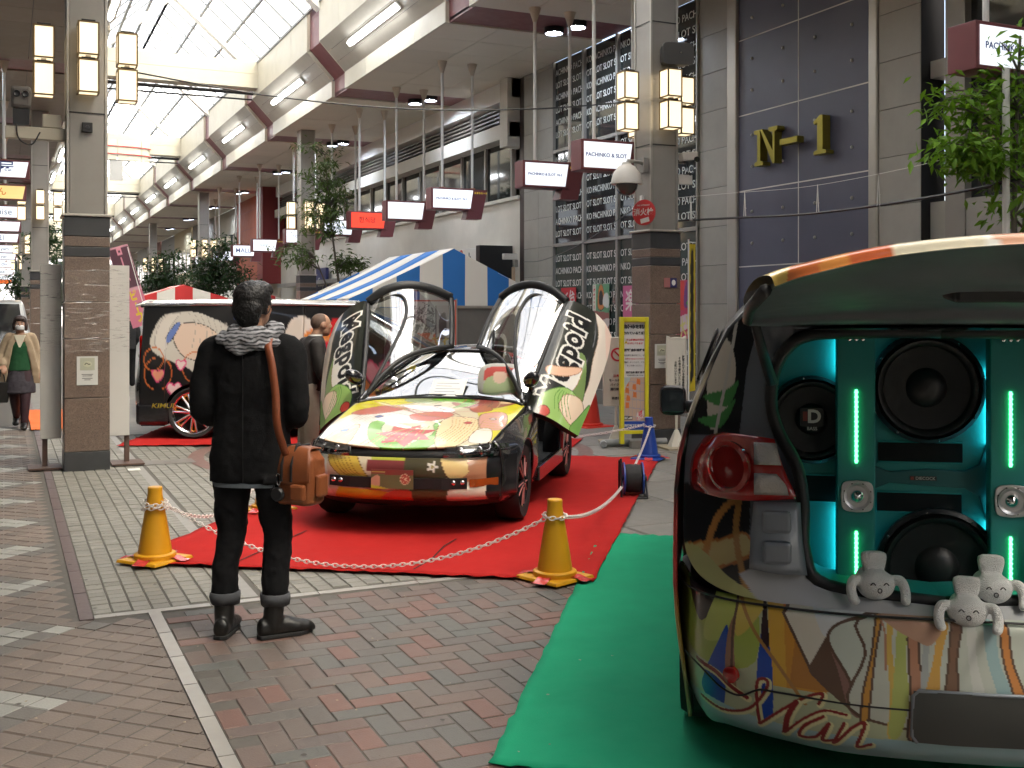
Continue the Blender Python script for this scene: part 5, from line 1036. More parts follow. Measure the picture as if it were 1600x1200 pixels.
for x, z0, z1 in ((-.284, .70, .93), (.197, .70, .98), (.197, 1.10, 1.40), (-.284, 1.38, 1.50), (.287, .72, 1.0)): MB().tube([(x, .314, z0), (x, .314, z1)], .006, 6).build('cyan_tube', m_cyan, vx)
# raised tailgate
def gr(y, zc, ze, xe, sag=.0): return half([(0, y, zc), (xe*.5, y+.01, zc-(zc-ze)*.22), (xe*.86, y+.05, zc-(zc-ze)*.7), (xe, y+.10, ze)])
gout = [gr(.12, 1.62, 1.59, .59), gr(-.3, 1.70, 1.62, .61), gr(-.75, 1.738, 1.65, .605), gr(-1.0, 1.755, 1.672, .585), gr(-1.10, 1.757, 1.672, .56), gr(-1.125, 1.733, 1.648, .55)]
go = MB().grid(patch(gout, 20, 12)).build('tailgate', m_print, vx, smooth=True)
A = Art((.66, .66, .62)); A.poly([(-.7, -1.3), (-.55, -1.3), (-.42, -1.0), (-.45, -.7), (-.7, -.7)], (.60, .42, .10)).poly([(-.56, -1.3), (-.50, -1.3), (-.40, -1.0), (-.46, -.9)], (.45, .12, .03)).poly([(-.48, -1.3), (-.42, -1.3), (-.33, -1.0), (-.40, -.9)], (.55, .22, .05)).poly([(-.40, -1.3), (-.33, -1.3), (-.20, -1.06), (-.36, -.95)], (.45, .10, .03)).poly([(-.32, -1.3), (-.2, -1.3), (-.1, -1.0), (-.25, -.9)], (.58, .54, .42)).poly([(-.1, -1.12), (.1, -1.13), (.2, -1.0), (-.05, -1.0)], (.55, .30, .2)).poly([(.1, -1.3), (.3, -1.3), (.3, -1), (.15, -1)], (.6, .5, .2))
printed(go, A, lambda p: (p[0], p[1]-.1*min(1, abs(p[0])/.6)**2))
gin = [gr(.10, 1.56, 1.55, .575), gr(-.10, 1.545, 1.545, .59), gr(-.33, 1.562, 1.552, .592), gr(-.40, 1.605, 1.57, .592), gr(-.70, 1.632, 1.59, .588), gr(-.86, 1.655, 1.61, .578), gr(-.99, 1.705, 1.635, .565), gr(-1.12, 1.731, 1.646, .549)]
MB().grid(patch(gin, 8, 8)).build('tailgate_lining', mat('lining_grey', (.10, .115, .13), .55, var=.05), go, smooth=True)
MB().grid(patch([half([(0, .04, 1.538), (.25, .05, 1.538), (.42, .08, 1.536)]), half([(0, -.12, 1.534), (.27, -.11, 1.534), (.47, -.07, 1.534)]), half([(0, -.29, 1.545), (.28, -.28, 1.543), (.48, -.22, 1.538)])], 5, 5)).build('rear_glass', MATS['privacy_glass'], go, smooth=True)
MB().prism([(-.15, .02), (-.125, -.04), (.14, -.04), (.165, .02)], .05, Mrot((.01, -.72, 1.618), rx=R(14))).build('handle_recess', m_dark, go, bev=.012); MB().sphere((.045, -1.08, 1.770), (.045, .035, .020), 14, 9).build('camera_pod', m_vwhite, go, smooth=True)
wm = MB().box(.0, -1.05, 1.655, .2, -.92, 1.72).build('latch_housing', m_black, go, bev=.015); MB().sphere((.05, -1.055, 1.69), .016, 10, 7).build('latch', m_chrome, wm, smooth=True)
for s in (-1, 1):
    MB().tube([(s*.575, -.12, 1.56), (s*.55, .03, 1.47), (s*.515, .095, 1.36)], [.014, .017, .02], 8).build('gas_strut', m_trim, vx, smooth=True)
    MB().tube([(x*s, y, z) for x, y, z in [(-.575, .10, 1.56), (-.60, -.3, 1.565), (-.60, -.7, 1.60), (-.57, -1.0, 1.64)]], .015, 8).build('gate_seal', m_trim, go, smooth=True)
    mr = MB().rings([[(s*-.965+.075*math.copysign(abs(math.cos(a))**.5, math.cos(a))*k_, yy, 1.093+.083*math.copysign(abs(math.sin(a))**.5, math.sin(a))*k_) for a in [t*math.pi/12 for t in range(24)]] for yy, k_ in ((2.66, .90), (2.67, 1), (2.74, .98), (2.82, .7), (2.85, .3))]).build('wing_mirror', m_black, vx, smooth=40)
    MB().box(s*-.965-.062, 2.654, 1.03, s*-.965+.062, 2.658, 1.155).build('mirror_glass', mat('mirror', (.22, .26, .3), .03, metal=1), mr, bev=.01); MB().tube([(s*-.90, 2.76, 1.05), (s*-.78, 2.80, 1.06)], .035, 8).build('mirror_arm', m_black, mr, smooth=True)
# ---------------------------------------------------------------- white plush toys on the sill
m_plush = mat('white_plush', (.80, .81, .80), .95, bump=.9, bscale=300, sheen=.5, var=.06, scale=12)
def plush(wx, wy, wz, rz, label, tilt=0.):
    t = thing('plush_toy', label, 'plush toy', (wx, wy, wz), rz, 'white plush toys on the van')
    q = MB(); q.sphere((0, 0, .052), (.058, .05, .048), 18, 12); q.sphere((0, .05, .055), (.05, .06, .045), 16, 10); q.rings([[(.040*math.copysign(abs(math.cos(a))**.6, math.cos(a))*k+0, .022+.018*math.copysign(abs(math.sin(a))**.6, math.sin(a)), z) for a in [j*math.pi/10 for j in range(20)]] for z, k in ((.088, .55), (.10, .85), (.13, 1.0), (.145, .95), (.15, .6))])
    for s in (-1, 1): q.tube(catmull([(s*.045, 0, .065), (s*.072, -.015, .068), (s*.082, -.03, .04), (s*.078, -.05, .012)], 5), [.016]*16, 10); q.sphere((s*.076, -.056, .014), (.016, .018, .013), 10, 7)
    o = q.build('body', m_plush, t, smooth=True); md = o.modifiers.new('blend', 'REMESH'); md.mode = 'VOXEL'; md.voxel_size = .0045; md.use_smooth_shade = True; s2 = o.modifiers.new('soft', 'SMOOTH'); s2.iterations = 6
    for s in (-1, 1): MB().tube(catmull([(s*.020-.008, -.0475, .060), (s*.020, -.0485, .067), (s*.020+.008, -.0475, .060)], 4), .0017, 6).build('eye', m_inkk, t)
    MB().tube([(.006*math.cos(a), -.0505, .044+.0065*math.sin(a)) for a in [k*math.pi/8 for k in range(16)]], .0015, 6, closed=True).build('mouth', m_inkk, t)
    return t
def vloc(x, y, z): c_, s_ = math.cos(CA), math.sin(CA); return (vx.location[0]+x*c_+y*s_, vx.location[1]-x*s_+y*c_, z+vx.location[2])
for (x, y, z, rr, lab) in ((-.205, -.005, .690, 8, 'white smiling plush toy at the left end of the van sill'), (.14, .01, .690, 0, 'white smiling plush toy on the sill near the right light strip'), (.045, -.100, .645, -6, 'white smiling plush toy leaning forward on the bumper ledge below the others')):
    plush(*vloc(x, y, z), -CA+R(rr), lab)
# ================================================================== people
def blob(q, nm, m, par, vox=.011, it=5, wr=0., wscale=.12, wr2=0., ws2=.035):
    o = q.build(nm, m, par, smooth=True); a = o.modifiers.new('blend', 'REMESH'); a.mode = 'VOXEL'; a.voxel_size = vox; a.use_smooth_shade = True
    s_ = o.modifiers.new('soft', 'SMOOTH'); s_.iterations = it; s_.factor = .5
    for st_, sc, nmx in ((wr, wscale, 'a'), (wr2, ws2, 'b')):
        if st_:
            tx = bpy.data.textures.get(f'fold{nmx}{sc}') or bpy.data.textures.new(f'fold{nmx}{sc}', 'CLOUDS'); tx.noise_scale = sc; tx.noise_depth = 2
            d = o.modifiers.new('folds', 'DISPLACE'); d.texture = tx; d.strength = st_; d.mid_level = .5; d.texture_coords = 'LOCAL'
    return o
def ering(z, rx, ry, cx=0., cy=0., n=28, p=2.4):
    return [(cx+rx*math.copysign(abs(math.cos(a))**(2/p), math.cos(a)), cy+ry*math.copysign(abs(math.sin(a))**(2/p), math.sin(a)), z) for a in [2*math.pi*k/n for k in range(n)]]
def limb(q, pts, rad, n=14, k=6):
    P = catmull(pts, k); rr = [float(r[0]) for r in catmull([(r, 0, 0) for r in rad], k)]; q.tube(P, rr, n); q.sphere(tuple(P[0]), rr[0], 12, 8); q.sphere(tuple(P[-1]), rr[-1], 12, 8)
def hand(q, w_, d, side, up=Vector((0, 0, 1)), curl=.5, s=1.):
    d = Vector(d).normalized(); sd = d.cross(up).normalized()*side; nz = sd.cross(d).normalized()*side
    w_ = Vector(w_); pc = w_+d*.048*s
    q.rings([[w_+d*t*s+sd*(math.cos(a)*wx*s)+nz*(math.sin(a)*.014*s) for a in [k*math.pi/6 for k in range(12)]] for t, wx in ((0, .024), (.03, .036), (.07, .042), (.092, .038))])
    for k, (off, ln) in enumerate(((-.030, .066), (-.010, .076), (.010, .070), (.029, .054))):
        p = w_+d*.088*s+sd*off*s; pts = [p-d*.02*s]
        for j in range(4):
            a = curl*j*.75; pts.append(pts[-1]+(d*math.cos(a)-nz*math.sin(a))*ln*s/3.)
        q.tube(pts, [.0095*s, .009*s, .0085*s, .0078*s, .006*s], 8)
    p = w_+d*.02*s-sd*.030*s; q.tube([p, p+(d*.6-sd*.7)*.035*s, p+(d*.9-sd*.55)*.06*s, p+(d*1.0-sd*.3-nz*.3)*.08*s], [.013*s, .012*s, .010*s, .007*s], 8)
def head(q, c, r=1., yaw=0., face=True, pitch=0.):
    M = Matrix.Translation(c) @ Matrix.Rotation(yaw, 4, 'Z') @ Matrix.Rotation(pitch, 4, 'X') @ Matrix.Scale(r, 4)
    q.sphere((0, -.008, .022), (.077, .096, .092), 24, 16, M); q.sphere((0, .030, -.045), (.058, .062, .066), 20, 12, M); q.sphere((0, .055, -.085), (.030, .028, .024), 12, 8, M)
    q.tube([M @ Vector(p) for p in ((0, .080, .020), (0, .098, -.012), (0, .100, -.024))], [.009*r, .014*r, .013*r], 8)
    for s in (-1, 1):
        q.sphere((s*.079, -.004, -.004), (.010, .022, .033), 10, 8, M); q.sphere((s*.032, .078, .030), (.020, .012, .008), 10, 6, M); q.sphere((s*.042, .058, -.02), (.022, .022, .022), 10, 8, M)
    for z in (-.052, -.063): q.sphere((0, .083, z), (.022, .010, .006), 10, 6, M)
    return M
def eyes(M, par, mw, mi, r=1.):
    for s in (-1, 1):
        e = MB().sphere((s*.032, .076, .010), (.012, .010, .009), 12, 8, M).build('eye', mw, par, smooth=True); MB().sphere((s*.032, .0835, .010), (.0052, .004, .0055), 8, 6, M).build('iris', mi, e)
        MB().tube([M @ Vector((s*.016, .086, .034)), M @ Vector((s*.034, .088, .039)), M @ Vector((s*.050, .078, .033))], .004*r, 6).build('eyebrow', mi, par)
m_skin = mat('skin', (.42, .235, .155), .5, var=.06, scale=14); m_eyew = mat('eye_white', (.6, .58, .55), .25); m_hair = mat('black_hair', (.012, .011, .011), .45, bump=.6, bscale=90); m_hairb = mat('brown_hair', (.03, .014, .010), .45, bump=.6, bscale=90)
def body(par, J, sk=None, hands=True, feet=True, headyaw=0., hr=1., headpitch=0., curl=.6, vox=.0095, sw=1.):
    q = MB(); px_, pz_ = J['pelvis'][0], J['pelvis'][2]; py_ = J['pelvis'][1]; nk = J['neck']
    L = lambda a, b, t: tuple(a[i]+(b[i]-a[i])*t for i in range(3))
    q.rings([ering(L(J['pelvis'], nk, t)[2], rx*sw, ry, L(J['pelvis'], nk, t)[0], L(J['pelvis'], nk, t)[1]) for t, rx, ry in ((-.12, .12, .09), (.0, .155, .105), (.2, .135, .095), (.42, .14, .10), (.66, .165, .11), (.84, .165, .09), (.95, .10, .06), (1.0, .055, .05))])
    q.tube([L(J['pelvis'], nk, .93), nk, J['head']], [.062, .054, .052], 14)
    M = head(q, J['head'], hr, headyaw, pitch=headpitch)
    for s in 'LR':
        limb(q, [J['sh'+s], J['el'+s], J['wr'+s]], [.056, .042, .027]); limb(q, [J['hip'+s], J['kn'+s], J['an'+s]], [.088, .056, .036])
        if hands: hand(q, J['wr'+s], Vector(J['wr'+s])-Vector(J['el'+s]), 1 if s == 'L' else -1, curl=curl)
        if feet: a = Vector(J['an'+s]); t = Vector(J['toe'+s]); q.tube([a+Vector((0, -.01, -.03)), a.lerp(t, .35)+Vector((0, 0, -.02)), a.lerp(t, .7)], [.026, .026, .016], 10)
    o = blob(q, 'body', sk or m_skin, par, vox, 3); return o, M
def hairmesh(M, nm, m, par, shape, vox=.006, disp=.014):
    q = MB()
    for c, r in shape: q.sphere(c, r, 20, 14, M)
    return blob(q, nm, m, par, vox, 2, disp, .03)
def boot(q, an, toe, h=.16, w=.05):
    a, t = Vector(an), Vector(toe); d = (t-a); d.z = 0; d.normalize(); s_ = d.cross(Vector((0, 0, 1)))
    def ring(o, wd, z, hgt): return [o+d*0+s_*wd*math.cos(x)+Vector((0, 0, z+hgt*math.sin(x))) for x in [k*math.pi/8 for k in range(16)]]
    L = (t-a).length+.02; g = Vector((a.x, a.y, 0))
    q.rings([ring(g+d*u, wd, z, hg) for u, wd, z, hg in ((-.085, .025, .045, .03), (-.075, .038, .05, .048), (-.02, .042, .055, .055), (.06, .046, .05, .048), (L*.62, .05, .04, .036), (L*.85, .044, .034, .030), (L, .028, .026, .02))])
    q.tube([g+Vector((0, 0, .05))-d*.012, g+Vector((0, 0, h*.7))-d*.004, g+Vector((0, 0, h))], [.047, .050, .053], 16)
def sole(an, toe, par, m):
    a, t = Vector(an), Vector(toe); d = (t-a); d.z = 0; L = d.length; d.normalize(); s_ = d.cross(Vector((0, 0, 1))); g = Vector((a.x, a.y, 0))
    pl = [(-.09, .0), (-.08, .034), (0, .042), (.08, .045), (L*.7, .05), (L*.95, .036), (L+.03, .0)]; pl = pl+[(u, -w_) for u, w_ in pl[-2:0:-1]]
    q = MB(); n = len(pl); q.add([tuple(g+d*u+s_*w_+Vector((0, 0, z))) for z in (0, .02) for u, w_ in pl], [tuple(range(n))[::-1], tuple(range(n, 2*n))]+[(i, (i+1) % n, n+(i+1) % n, n+i) for i in range(n)]); return q.build('sole', m, par, bev=.004)
m_jacket = mat('black_wool', (.006, .006, .0068), .9, var=.12, scale=30, bump=.25, bscale=220, spec=.25); m_denim = mat('black_denim', (.0055, .0055, .0065), .85, var=.2, scale=18, bump=.3, bscale=320, spec=.25); m_cuff = mat('denim_cuff', (.075, .078, .088), .85, var=.15, scale=40, bump=.3, bscale=300)
m_boot = mat('black_leather', (.010, .0095, .009), .34, var=.1, scale=12, bump=.12, bscale=60)
# ---- man in black seen from behind
MX, MY = 1.115, 5.50
man = thing('person', 'man in black jacket and scarf seen from behind with tan shoulder bag', 'person', (MX, MY, .0), -R(24.7+6))
J = dict(pelvis=(.0, 0, .93), neck=(-.005, .0, 1.50), head=(.0, .025, 1.632), shL=(-.185, 0, 1.405), elL=(-.238, -.03, 1.12), wrL=(-.17, .20, 1.06), shR=(.175, 0, 1.405), elR=(.222, .0, 1.10), wrR=(.13, .23, 1.12),
         hipL=(-.095, 0, .90), knL=(-.115, .02, .50), anL=(-.135, -.02, .10), toeL=(-.15, .14, .03), hipR=(.095, 0, .90), knR=(.125, .02, .50), anR=(.12, -.02, .10), toeR=(.255, .08, .03))
b_, Mh = body(man, J, headyaw=-.25); eyes(Mh, b_, m_eyew, m_hair)
q = MB()
for c_, r_ in (((0, -.022, .045), (.091, .098, .082)), ((0, -.062, -.012), (.082, .056, .085)), ((0, .03, .078), (.078, .075, .05)), ((0, -.055, -.07), (.062, .038, .045)), ((-.07, -.01, .01), (.018, .05, .055)), ((.07, -.01, .01), (.018, .05, .055))): q.sphere(c_, r_, 20, 14, Mh)
blob(q, 'hair', m_hair, man, .005, 2, .007, .018, .006, .006)
q = MB()
tor = [(.765, .205, .125, .0), (.80, .205, .127, .0), (.90, .198, .130, .0), (1.0, .188, .126, 0), (1.12, .182, .120, 0), (1.24, .190, .125, -.005), (1.34, .203, .122, -.005), (1.41, .192, .105, 0), (1.465, .135, .085, 0), (1.50, .085, .07, 0)]
q.rings([ering(z, rx, ry, -.005, cy, p=2.7) for z, rx, ry, cy in tor])
for s, S in ((-1, 'L'), (1, 'R')): limb(q, [(s*.165, 0, 1.415), tuple(np.array(J['sh'+S])+(s*.02, 0, -.03)), J['el'+S], tuple(np.array(J['wr'+S])*.9+np.array(J['el'+S])*.1)], [.078, .080, .066, .050], 18)
q.tube([(.10, -.128, .765), (.10, -.128, .80)], .01, 6)
jk = blob(q, 'jacket', m_jacket, man, .0105, 5, .020, .13, .007, .04)
MB().tube([(0, -.137, .775), (0, -.139, 1.0), (-.003, -.131, 1.2), (-.005, -.128, 1.42)], .0022, 6).build('back_seam', m_dark, man)
q = MB()
for S, s in (('L', -1), ('R', 1)):
    h_, k_, a_ = J['hip'+S], J['kn'+S], J['an'+S]; limb(q, [(h_[0]*.9, 0, .93), (s*.10, 0, .80), (s*.112, .012, .62), k_, (a_[0], -.01, .32), (a_[0], -.012, .215)], [.10, .098, .083, .072, .068, .066], 18)
q.rings([ering(.96, .165, .115), ering(.88, .178, .122), ering(.82, .165, .11)])
blob(q, 'trousers', m_denim, man, .0105, 4, .022, .11, .012, .045)
for S in 'LR':
    a_ = J['an'+S]; q = MB(); q.rings([ering(z, r, r, a_[0], -.012, 26, 2) for z, r in ((.165, .066), (.160, .071), (.195, .075), (.214, .074), (.218, .066), (.19, .062))], cap=False); c_ = q.build('trouser_cuff', m_cuff, man, smooth=True); d = c_.modifiers.new('folds', 'DISPLACE'); d.texture = bpy.data.textures['foldb0.045']; d.strength = .014
    q = MB(); boot(q, a_, J['toe'+S], .20); blob(q, 'boot', m_boot, man, .007, 3, .006, .05); sole(a_, J['toe'+S], man, m_rubber)
sh_ = MB().rings([ering(z, rx, ry, -.005, 0, 40) for z, rx, ry in ((.745, .19, .118), (.762, .192, .12), (.775, .185, .115))], cap=False).build('shirt_hem', mat('check_shirt', (.12, .14, .16), .8, var=.3, scale=60), man, smooth=True)
# scarf: three folded loops of checked cloth
m_scarf = mat('grey_check_scarf', (.23, .23, .24), .9, bump=.3, bscale=160); n = m_scarf.node_tree.nodes; l = m_scarf.node_tree.links
tc = n.new('ShaderNodeTexCoord'); wv = n.new('ShaderNodeTexWave'); wv.inputs['Scale'].default_value = 17; wv.inputs['Distortion'].default_value = 6; wv.inputs['Detail'].default_value = 2; wv.bands_direction = 'Z'; no = n.new('ShaderNodeTexNoise'); no.inputs['Scale'].default_value = 26; no.inputs['Detail'].default_value = 6
l.new(tc.outputs['Object'], wv.inputs[0]); l.new(tc.outputs['Object'], no.inputs[0]); cr = n.new('ShaderNodeValToRGB'); e = cr.color_ramp.elements; e[0].position = .34; e[0].color = (.035, .035, .04, 1); e[1].position = .58; e[1].color = (.34, .34, .36, 1)
mx = n.new('ShaderNodeMix'); mx.data_type = 'FLOAT'; mx.inputs[0].default_value = .62; l.new(wv.outputs[1], mx.inputs[2]); l.new(no.outputs[0], mx.inputs[3]); l.new(mx.outputs[0], cr.inputs[0]); l.new(cr.outputs[0], n['Principled BSDF'].inputs['Base Color'])
q = MB()
for z0, r, ry, tk, ph, tl in ((1.512, .098, .092, .026, 0, .012), (1.487, .130, .108, .028, 1, .02), (1.462, .158, .116, .024, 2, -.016)):
    q.tube([(r*math.cos(a), ry*math.sin(a)-.005, z0+tl*math.sin(a+ph)+.009*math.sin(4*a+ph)+.006*math.sin(7*a)) for a in [k*2*math.pi/40 for k in range(40)]], [tk*(1+.2*math.sin(5*a+ph)) for a in [k*2*math.pi/40 for k in range(40)]], 12, closed=True)
q.rings([[(x-.02, y-.0, z) for x, y, z in ering(zz_, rx, .022, -.0, -.118, 20)] for zz_, rx in ((1.48, .07), (1.45, .085), (1.415, .065), (1.392, .02))])
blob(q, 'scarf', m_scarf, man, .007, 2, .014, .035)
# shoulder bag
m_tan = mat('tan_leather', (.23, .068, .022), .42, var=.2, scale=9, bump=.15, bscale=80)
def mw(x, y, z): a = man.rotation_euler.z; return (MX+x*math.cos(a)-y*math.sin(a), MY+x*math.sin(a)+y*math.cos(a), z)
bag = thing('shoulder_bag', 'tan leather shoulder bag with black straps hanging at the man\'s right hip', 'bag', mw(.245, -.02, .66), man.rotation_euler.z-R(18))
q = MB(); q.rings([ering(z, rx, ry, 0, 0, 28, 4.5) for z, rx, ry in ((.0, .095, .068), (.012, .11, .08), (.12, .118, .086), (.22, .112, .08), (.262, .09, .06), (.268, .06, .04))]); blob(q, 'pouch', m_tan, bag, .007, 3, .012, .07)
fl = MB().grid(patch([[(-.115, -.084, .12), (0, -.095, .10), (.115, -.084, .12)], [(-.12, -.088, .2), (0, -.096, .2), (.12, -.088, .2)], [(-.10, -.05, .275), (0, -.05, .284), (.10, -.05, .275)], [(-.09, .06, .272), (0, .06, .28), (.09, .06, .272)]], 6, 6)).build('flap', m_tan, bag, smooth=True, thick=.006)
MB().box(.02, -.118, .03, .10, -.082, .11).build('side_pocket', m_tan, bag, bev=.012); MB().box(.11, -.04, .04, .14, .05, .15).build('end_pocket', m_tan, bag, bev=.014)
for x in (-.035, .02): MB().tube([(x, -.10, .12), (x, -.098, .2), (x, -.052, .288), (x, .055, .284)], .007, 6).build('buckle_strap', m_dark, bag)
MB().lathe([(.034, -.012), (.036, .0), (.03, .012), (.001, .014)], 20, Mrot((-.06, -.098, .055), rx=R(90))).build('lens_cap', m_black, bag, smooth=30)
MB().tube(catmull([(-.05, -.103, .10), (-.062, -.103, .13), (-.058, -.103, .155), (-.042, -.103, .15), (-.040, -.103, .12)], 5, True), .0028, 6, closed=True).build('carabiner', m_chrome, bag)
MB().tube(catmull([(-.10, -.09, .14), (-.125, -.085, .10), (-.09, -.105, .075), (-.07, -.104, .11)], 5), .0022, 6).build('cord', m_dark, bag)
def to_bag(p): v = Vector(p)-bag.location; return Matrix.Rotation(-bag.rotation_euler.z, 3, 'Z') @ v
st_ = [to_bag(mw(*p)) for p in ((.20, -.09, .90), (.175, -.150, 1.05), (.165, -.147, 1.2), (.145, -.140, 1.34), (.118, -.115, 1.44), (.105, -.04, 1.492))]
G = []
for p in catmull([tuple(v) for v in st_], 8): G.append([tuple(Vector(p)+to_bag(Vector(bag.location)+Vector(mw(dx, 0, 0))-Vector((MX, MY, 0)))*1) for dx in (-.019, .019)])
MB().grid(G).build('strap', mat('tan_strap', (.24, .062, .022), .5, var=.15, scale=14), bag, smooth=True, thick=.005)
# ---- bald man between the two cars
def simple(name, label, loc, rz, J, hair=None, **k):
    t = thing('person', label, 'person', loc, rz); b, M = body(t, J, **k); eyes(M, b, m_eyew, m_hair); return t, b, M
ST = dict(pelvis=(.0, 0, .90), neck=(0, .0, 1.43), head=(.0, .03, 1.555), shL=(-.175, 0, 1.35), elL=(-.22, -.02, 1.08), wrL=(-.18, .12, .90), shR=(.175, 0, 1.35), elR=(.22, -.02, 1.08), wrR=(.18, .12, .90), hipL=(-.09, 0, .87), knL=(-.10, .02, .48), anL=(-.10, -.02, .09), toeL=(-.11, .14, .03), hipR=(.09, 0, .87), knR=(.10, .02, .48), anR=(.10, -.02, .09), toeR=(.11, .14, .03))
J2 = dict(ST, neck=(0, .09, 1.36), head=(0, .15, 1.475), shL=(-.17, .05, 1.28), shR=(.17, .05, 1.28), elL=(-.22, .08, 1.02), elR=(.22, .08, 1.02), wrL=(-.16, .22, .88), wrR=(.16, .22, .88))
bx, by, _ = (2.66, 10.55, 0)
p2, b2, M2 = simple('person', 'bald man in dark jacket and pale trousers looking into the sports car', (bx, by, 0), -R(24.7+62), J2)
q = MB(); q.rings([ering(z, rx, ry, 0, cy) for z, rx, ry, cy in ((.84, .18, .13, .0), (.95, .175, .13, .01), (1.1, .18, .135, .03), (1.22, .19, .13, .05), (1.31, .16, .10, .07), (1.37, .08, .07, .085))])
for s, S in ((-1, 'L'), (1, 'R')): limb(q, [(s*.15, .05, 1.29), J2['sh'+S], J2['el'+S], tuple(np.array(J2['wr'+S])*.9+np.array(J2['el'+S])*.1)], [.07, .072, .058, .045])
blob(q, 'jacket', mat('dark_brown_jacket', (.022, .018, .017), .7, var=.1, scale=20), p2, .012, 4, .016, .12)
q = MB()
for S, s in (('L', -1), ('R', 1)): limb(q, [(s*.085, 0, .88), J2['kn'+S], (J2['an'+S][0], -.01, .10)], [.10, .075, .066])
q.rings([ering(.9, .16, .115), ering(.8, .165, .115)]); blob(q, 'trousers', mat('beige_cotton', (.36, .32, .26), .85, var=.08, scale=12), p2, .012, 4, .014, .1)
hairmesh(M2, 'hair', mat('cropped_hair', (.12, .075, .055), .7), p2, (((0, -.014, .026), (.0785, .0945, .089)),), .006, .0)
MB().rings([ering(z, r, r*1.05, 0, cy) for z, r, cy in ((1.35, .068, .085), (1.385, .062, .092))], cap=False).build('collar', mat('white_shirt', (.7, .7, .68), .7), p2, smooth=True)
for S in 'LR': q = MB(); boot(q, J2['an'+S], J2['toe'+S], .09); blob(q, 'shoe', m_boot, p2, .01, 2)
# ---- woman with mask walking towards the camera
J3 = dict(pelvis=(0, 0, .86), neck=(0, .0, 1.32), head=(0, .03, 1.435), shL=(-.15, 0, 1.24), elL=(-.22, -.05, 1.0), wrL=(-.25, .03, .78), shR=(.15, 0, 1.24), elR=(.24, .0, 1.02), wrR=(.20, .18, .88), hipL=(-.08, 0, .82), knL=(-.07, .12, .46), anL=(-.06, .16, .10), toeL=(-.06, .31, .03), hipR=(.08, 0, .82), knR=(.07, .02, .45), anR=(.06, -.22, .16), toeR=(.06, -.10, .03))
wl_ = (.19, 16.6, 0); p3, b3, M3 = simple('person', 'woman in beige coat and green top wearing a white face mask', wl_, R(180-4), J3, sw=.88, hr=.96)
hairmesh(M3, 'hair', m_hairb, p3, (((0, -.02, .045), (.093, .10, .088)), ((-.078, .0, -.02), (.026, .06, .075)), ((.078, .0, -.02), (.026, .06, .075)), ((0, -.07, -.03), (.08, .04, .08)), ((0, .075, .072), (.066, .028, .026))), .008, .012)
MB().grid([[tuple(M3 @ Vector(((u/8-1)*.060, .102-.045*abs(u/8-1)**2+.010*(1-abs(v/4-1)**2), -.045+.036*(v/4-1)))) for u in range(17)] for v in range(9)]).build('face_mask', mat('mask_white', (.75, .75, .76), .8), p3, smooth=True, thick=.002)
q = MB(); q.rings([ering(z, rx, ry) for z, rx, ry in ((.80, .165, .125), (.9, .16, .122), (1.02, .152, .12), (1.14, .165, .13), (1.22, .145, .09), (1.28, .09, .06))]); blob(q, 'top', mat('green_knit', (.012, .085, .03), .85, var=.1, scale=20), p3, .011, 3, .008, .08)
MB().prism([(-.075, .0), (.075, .0), (.012, -.17), (-.012, -.17)], .012, Mrot((0, .112, 1.29), rx=R(96))).build('blouse', mat('cream_blouse', (.65, .6, .48), .8), p3, smooth=False, bev=.004)
q = MB()
for s, S in ((-1, 'L'), (1, 'R')):
    limb(q, [(s*.12, 0, 1.26), J3['sh'+S], J3['el'+S], tuple(np.array(J3['wr'+S])*.92+np.array(J3['el'+S])*.08)], [.062, .066, .056, .046])
    q.rings([[(s*(x0+dx*wd), y0+dy*tk, z) for dx, dy in ((-1, -1), (1, -1), (1, 1), (-1, 1))] for z, x0, y0, wd, tk in ((.62, .215, .0, .045, .07), (.85, .185, .02, .045, .08), (1.05, .145, .05, .045, .07), (1.2, .10, .07, .04, .045), (1.31, .06, .03, .022, .04))])
q.rings([ering(z, rx, ry, 0, cy) for z, rx, ry, cy in ((.62, .21, .05, -.10), (.85, .19, .05, -.09), (1.1, .17, .05, -.07), (1.25, .15, .05, -.04), (1.31, .07, .04, -.03))]); blob(q, 'coat', mat('beige_wool', (.40, .31, .21), .9, var=.08, scale=20), p3, .012, 4, .014, .1)
q = MB(); q.rings([ering(z, rx, ry, 0, cy, 30) for z, rx, ry, cy in ((.86, .14, .10, 0), (.78, .17, .12, .0), (.62, .19, .15, .02), (.50, .20, .17, .03), (.49, .19, .16, .03))]); blob(q, 'skirt', mat('dark_print_skirt', (.035, .03, .04), .8, var=.5, scale=26), p3, .012, 3, .02, .1)
q = MB()
for S in 'LR': limb(q, [J3['hip'+S], J3['kn'+S], J3['an'+S]], [.10, .072, .050])
blob(q, 'tights', mat('plum_tights', (.035, .012, .018), .7), p3, .011, 2)
for S in 'LR': q = MB(); boot(q, J3['an'+S], J3['toe'+S], .10); o = blob(q, 'shoe', m_boot, p3, .01, 2); o.location = (0, 0, 0 if S == 'L' else .03)
hb = thing('handbag', 'black tote bag carried low by the woman in the beige coat', 'bag', (wl_[0]-(-.27), wl_[1]-.03, .38), R(176))
hb.location = (wl_[0]-.27, wl_[1]-.08, .37)
q = MB(); q.frus((0, 0, 0), (.24, .10), (.30, .07), .28); q.build('pouch', m_boot, hb, bev=.015); MB().tube(catmull([(-.08, 0, .27), (-.06, 0, .38), (0, 0, .42), (.06, 0, .38), (.08, 0, .27)], 5), .008, 6).build('handle', m_boot, hb)
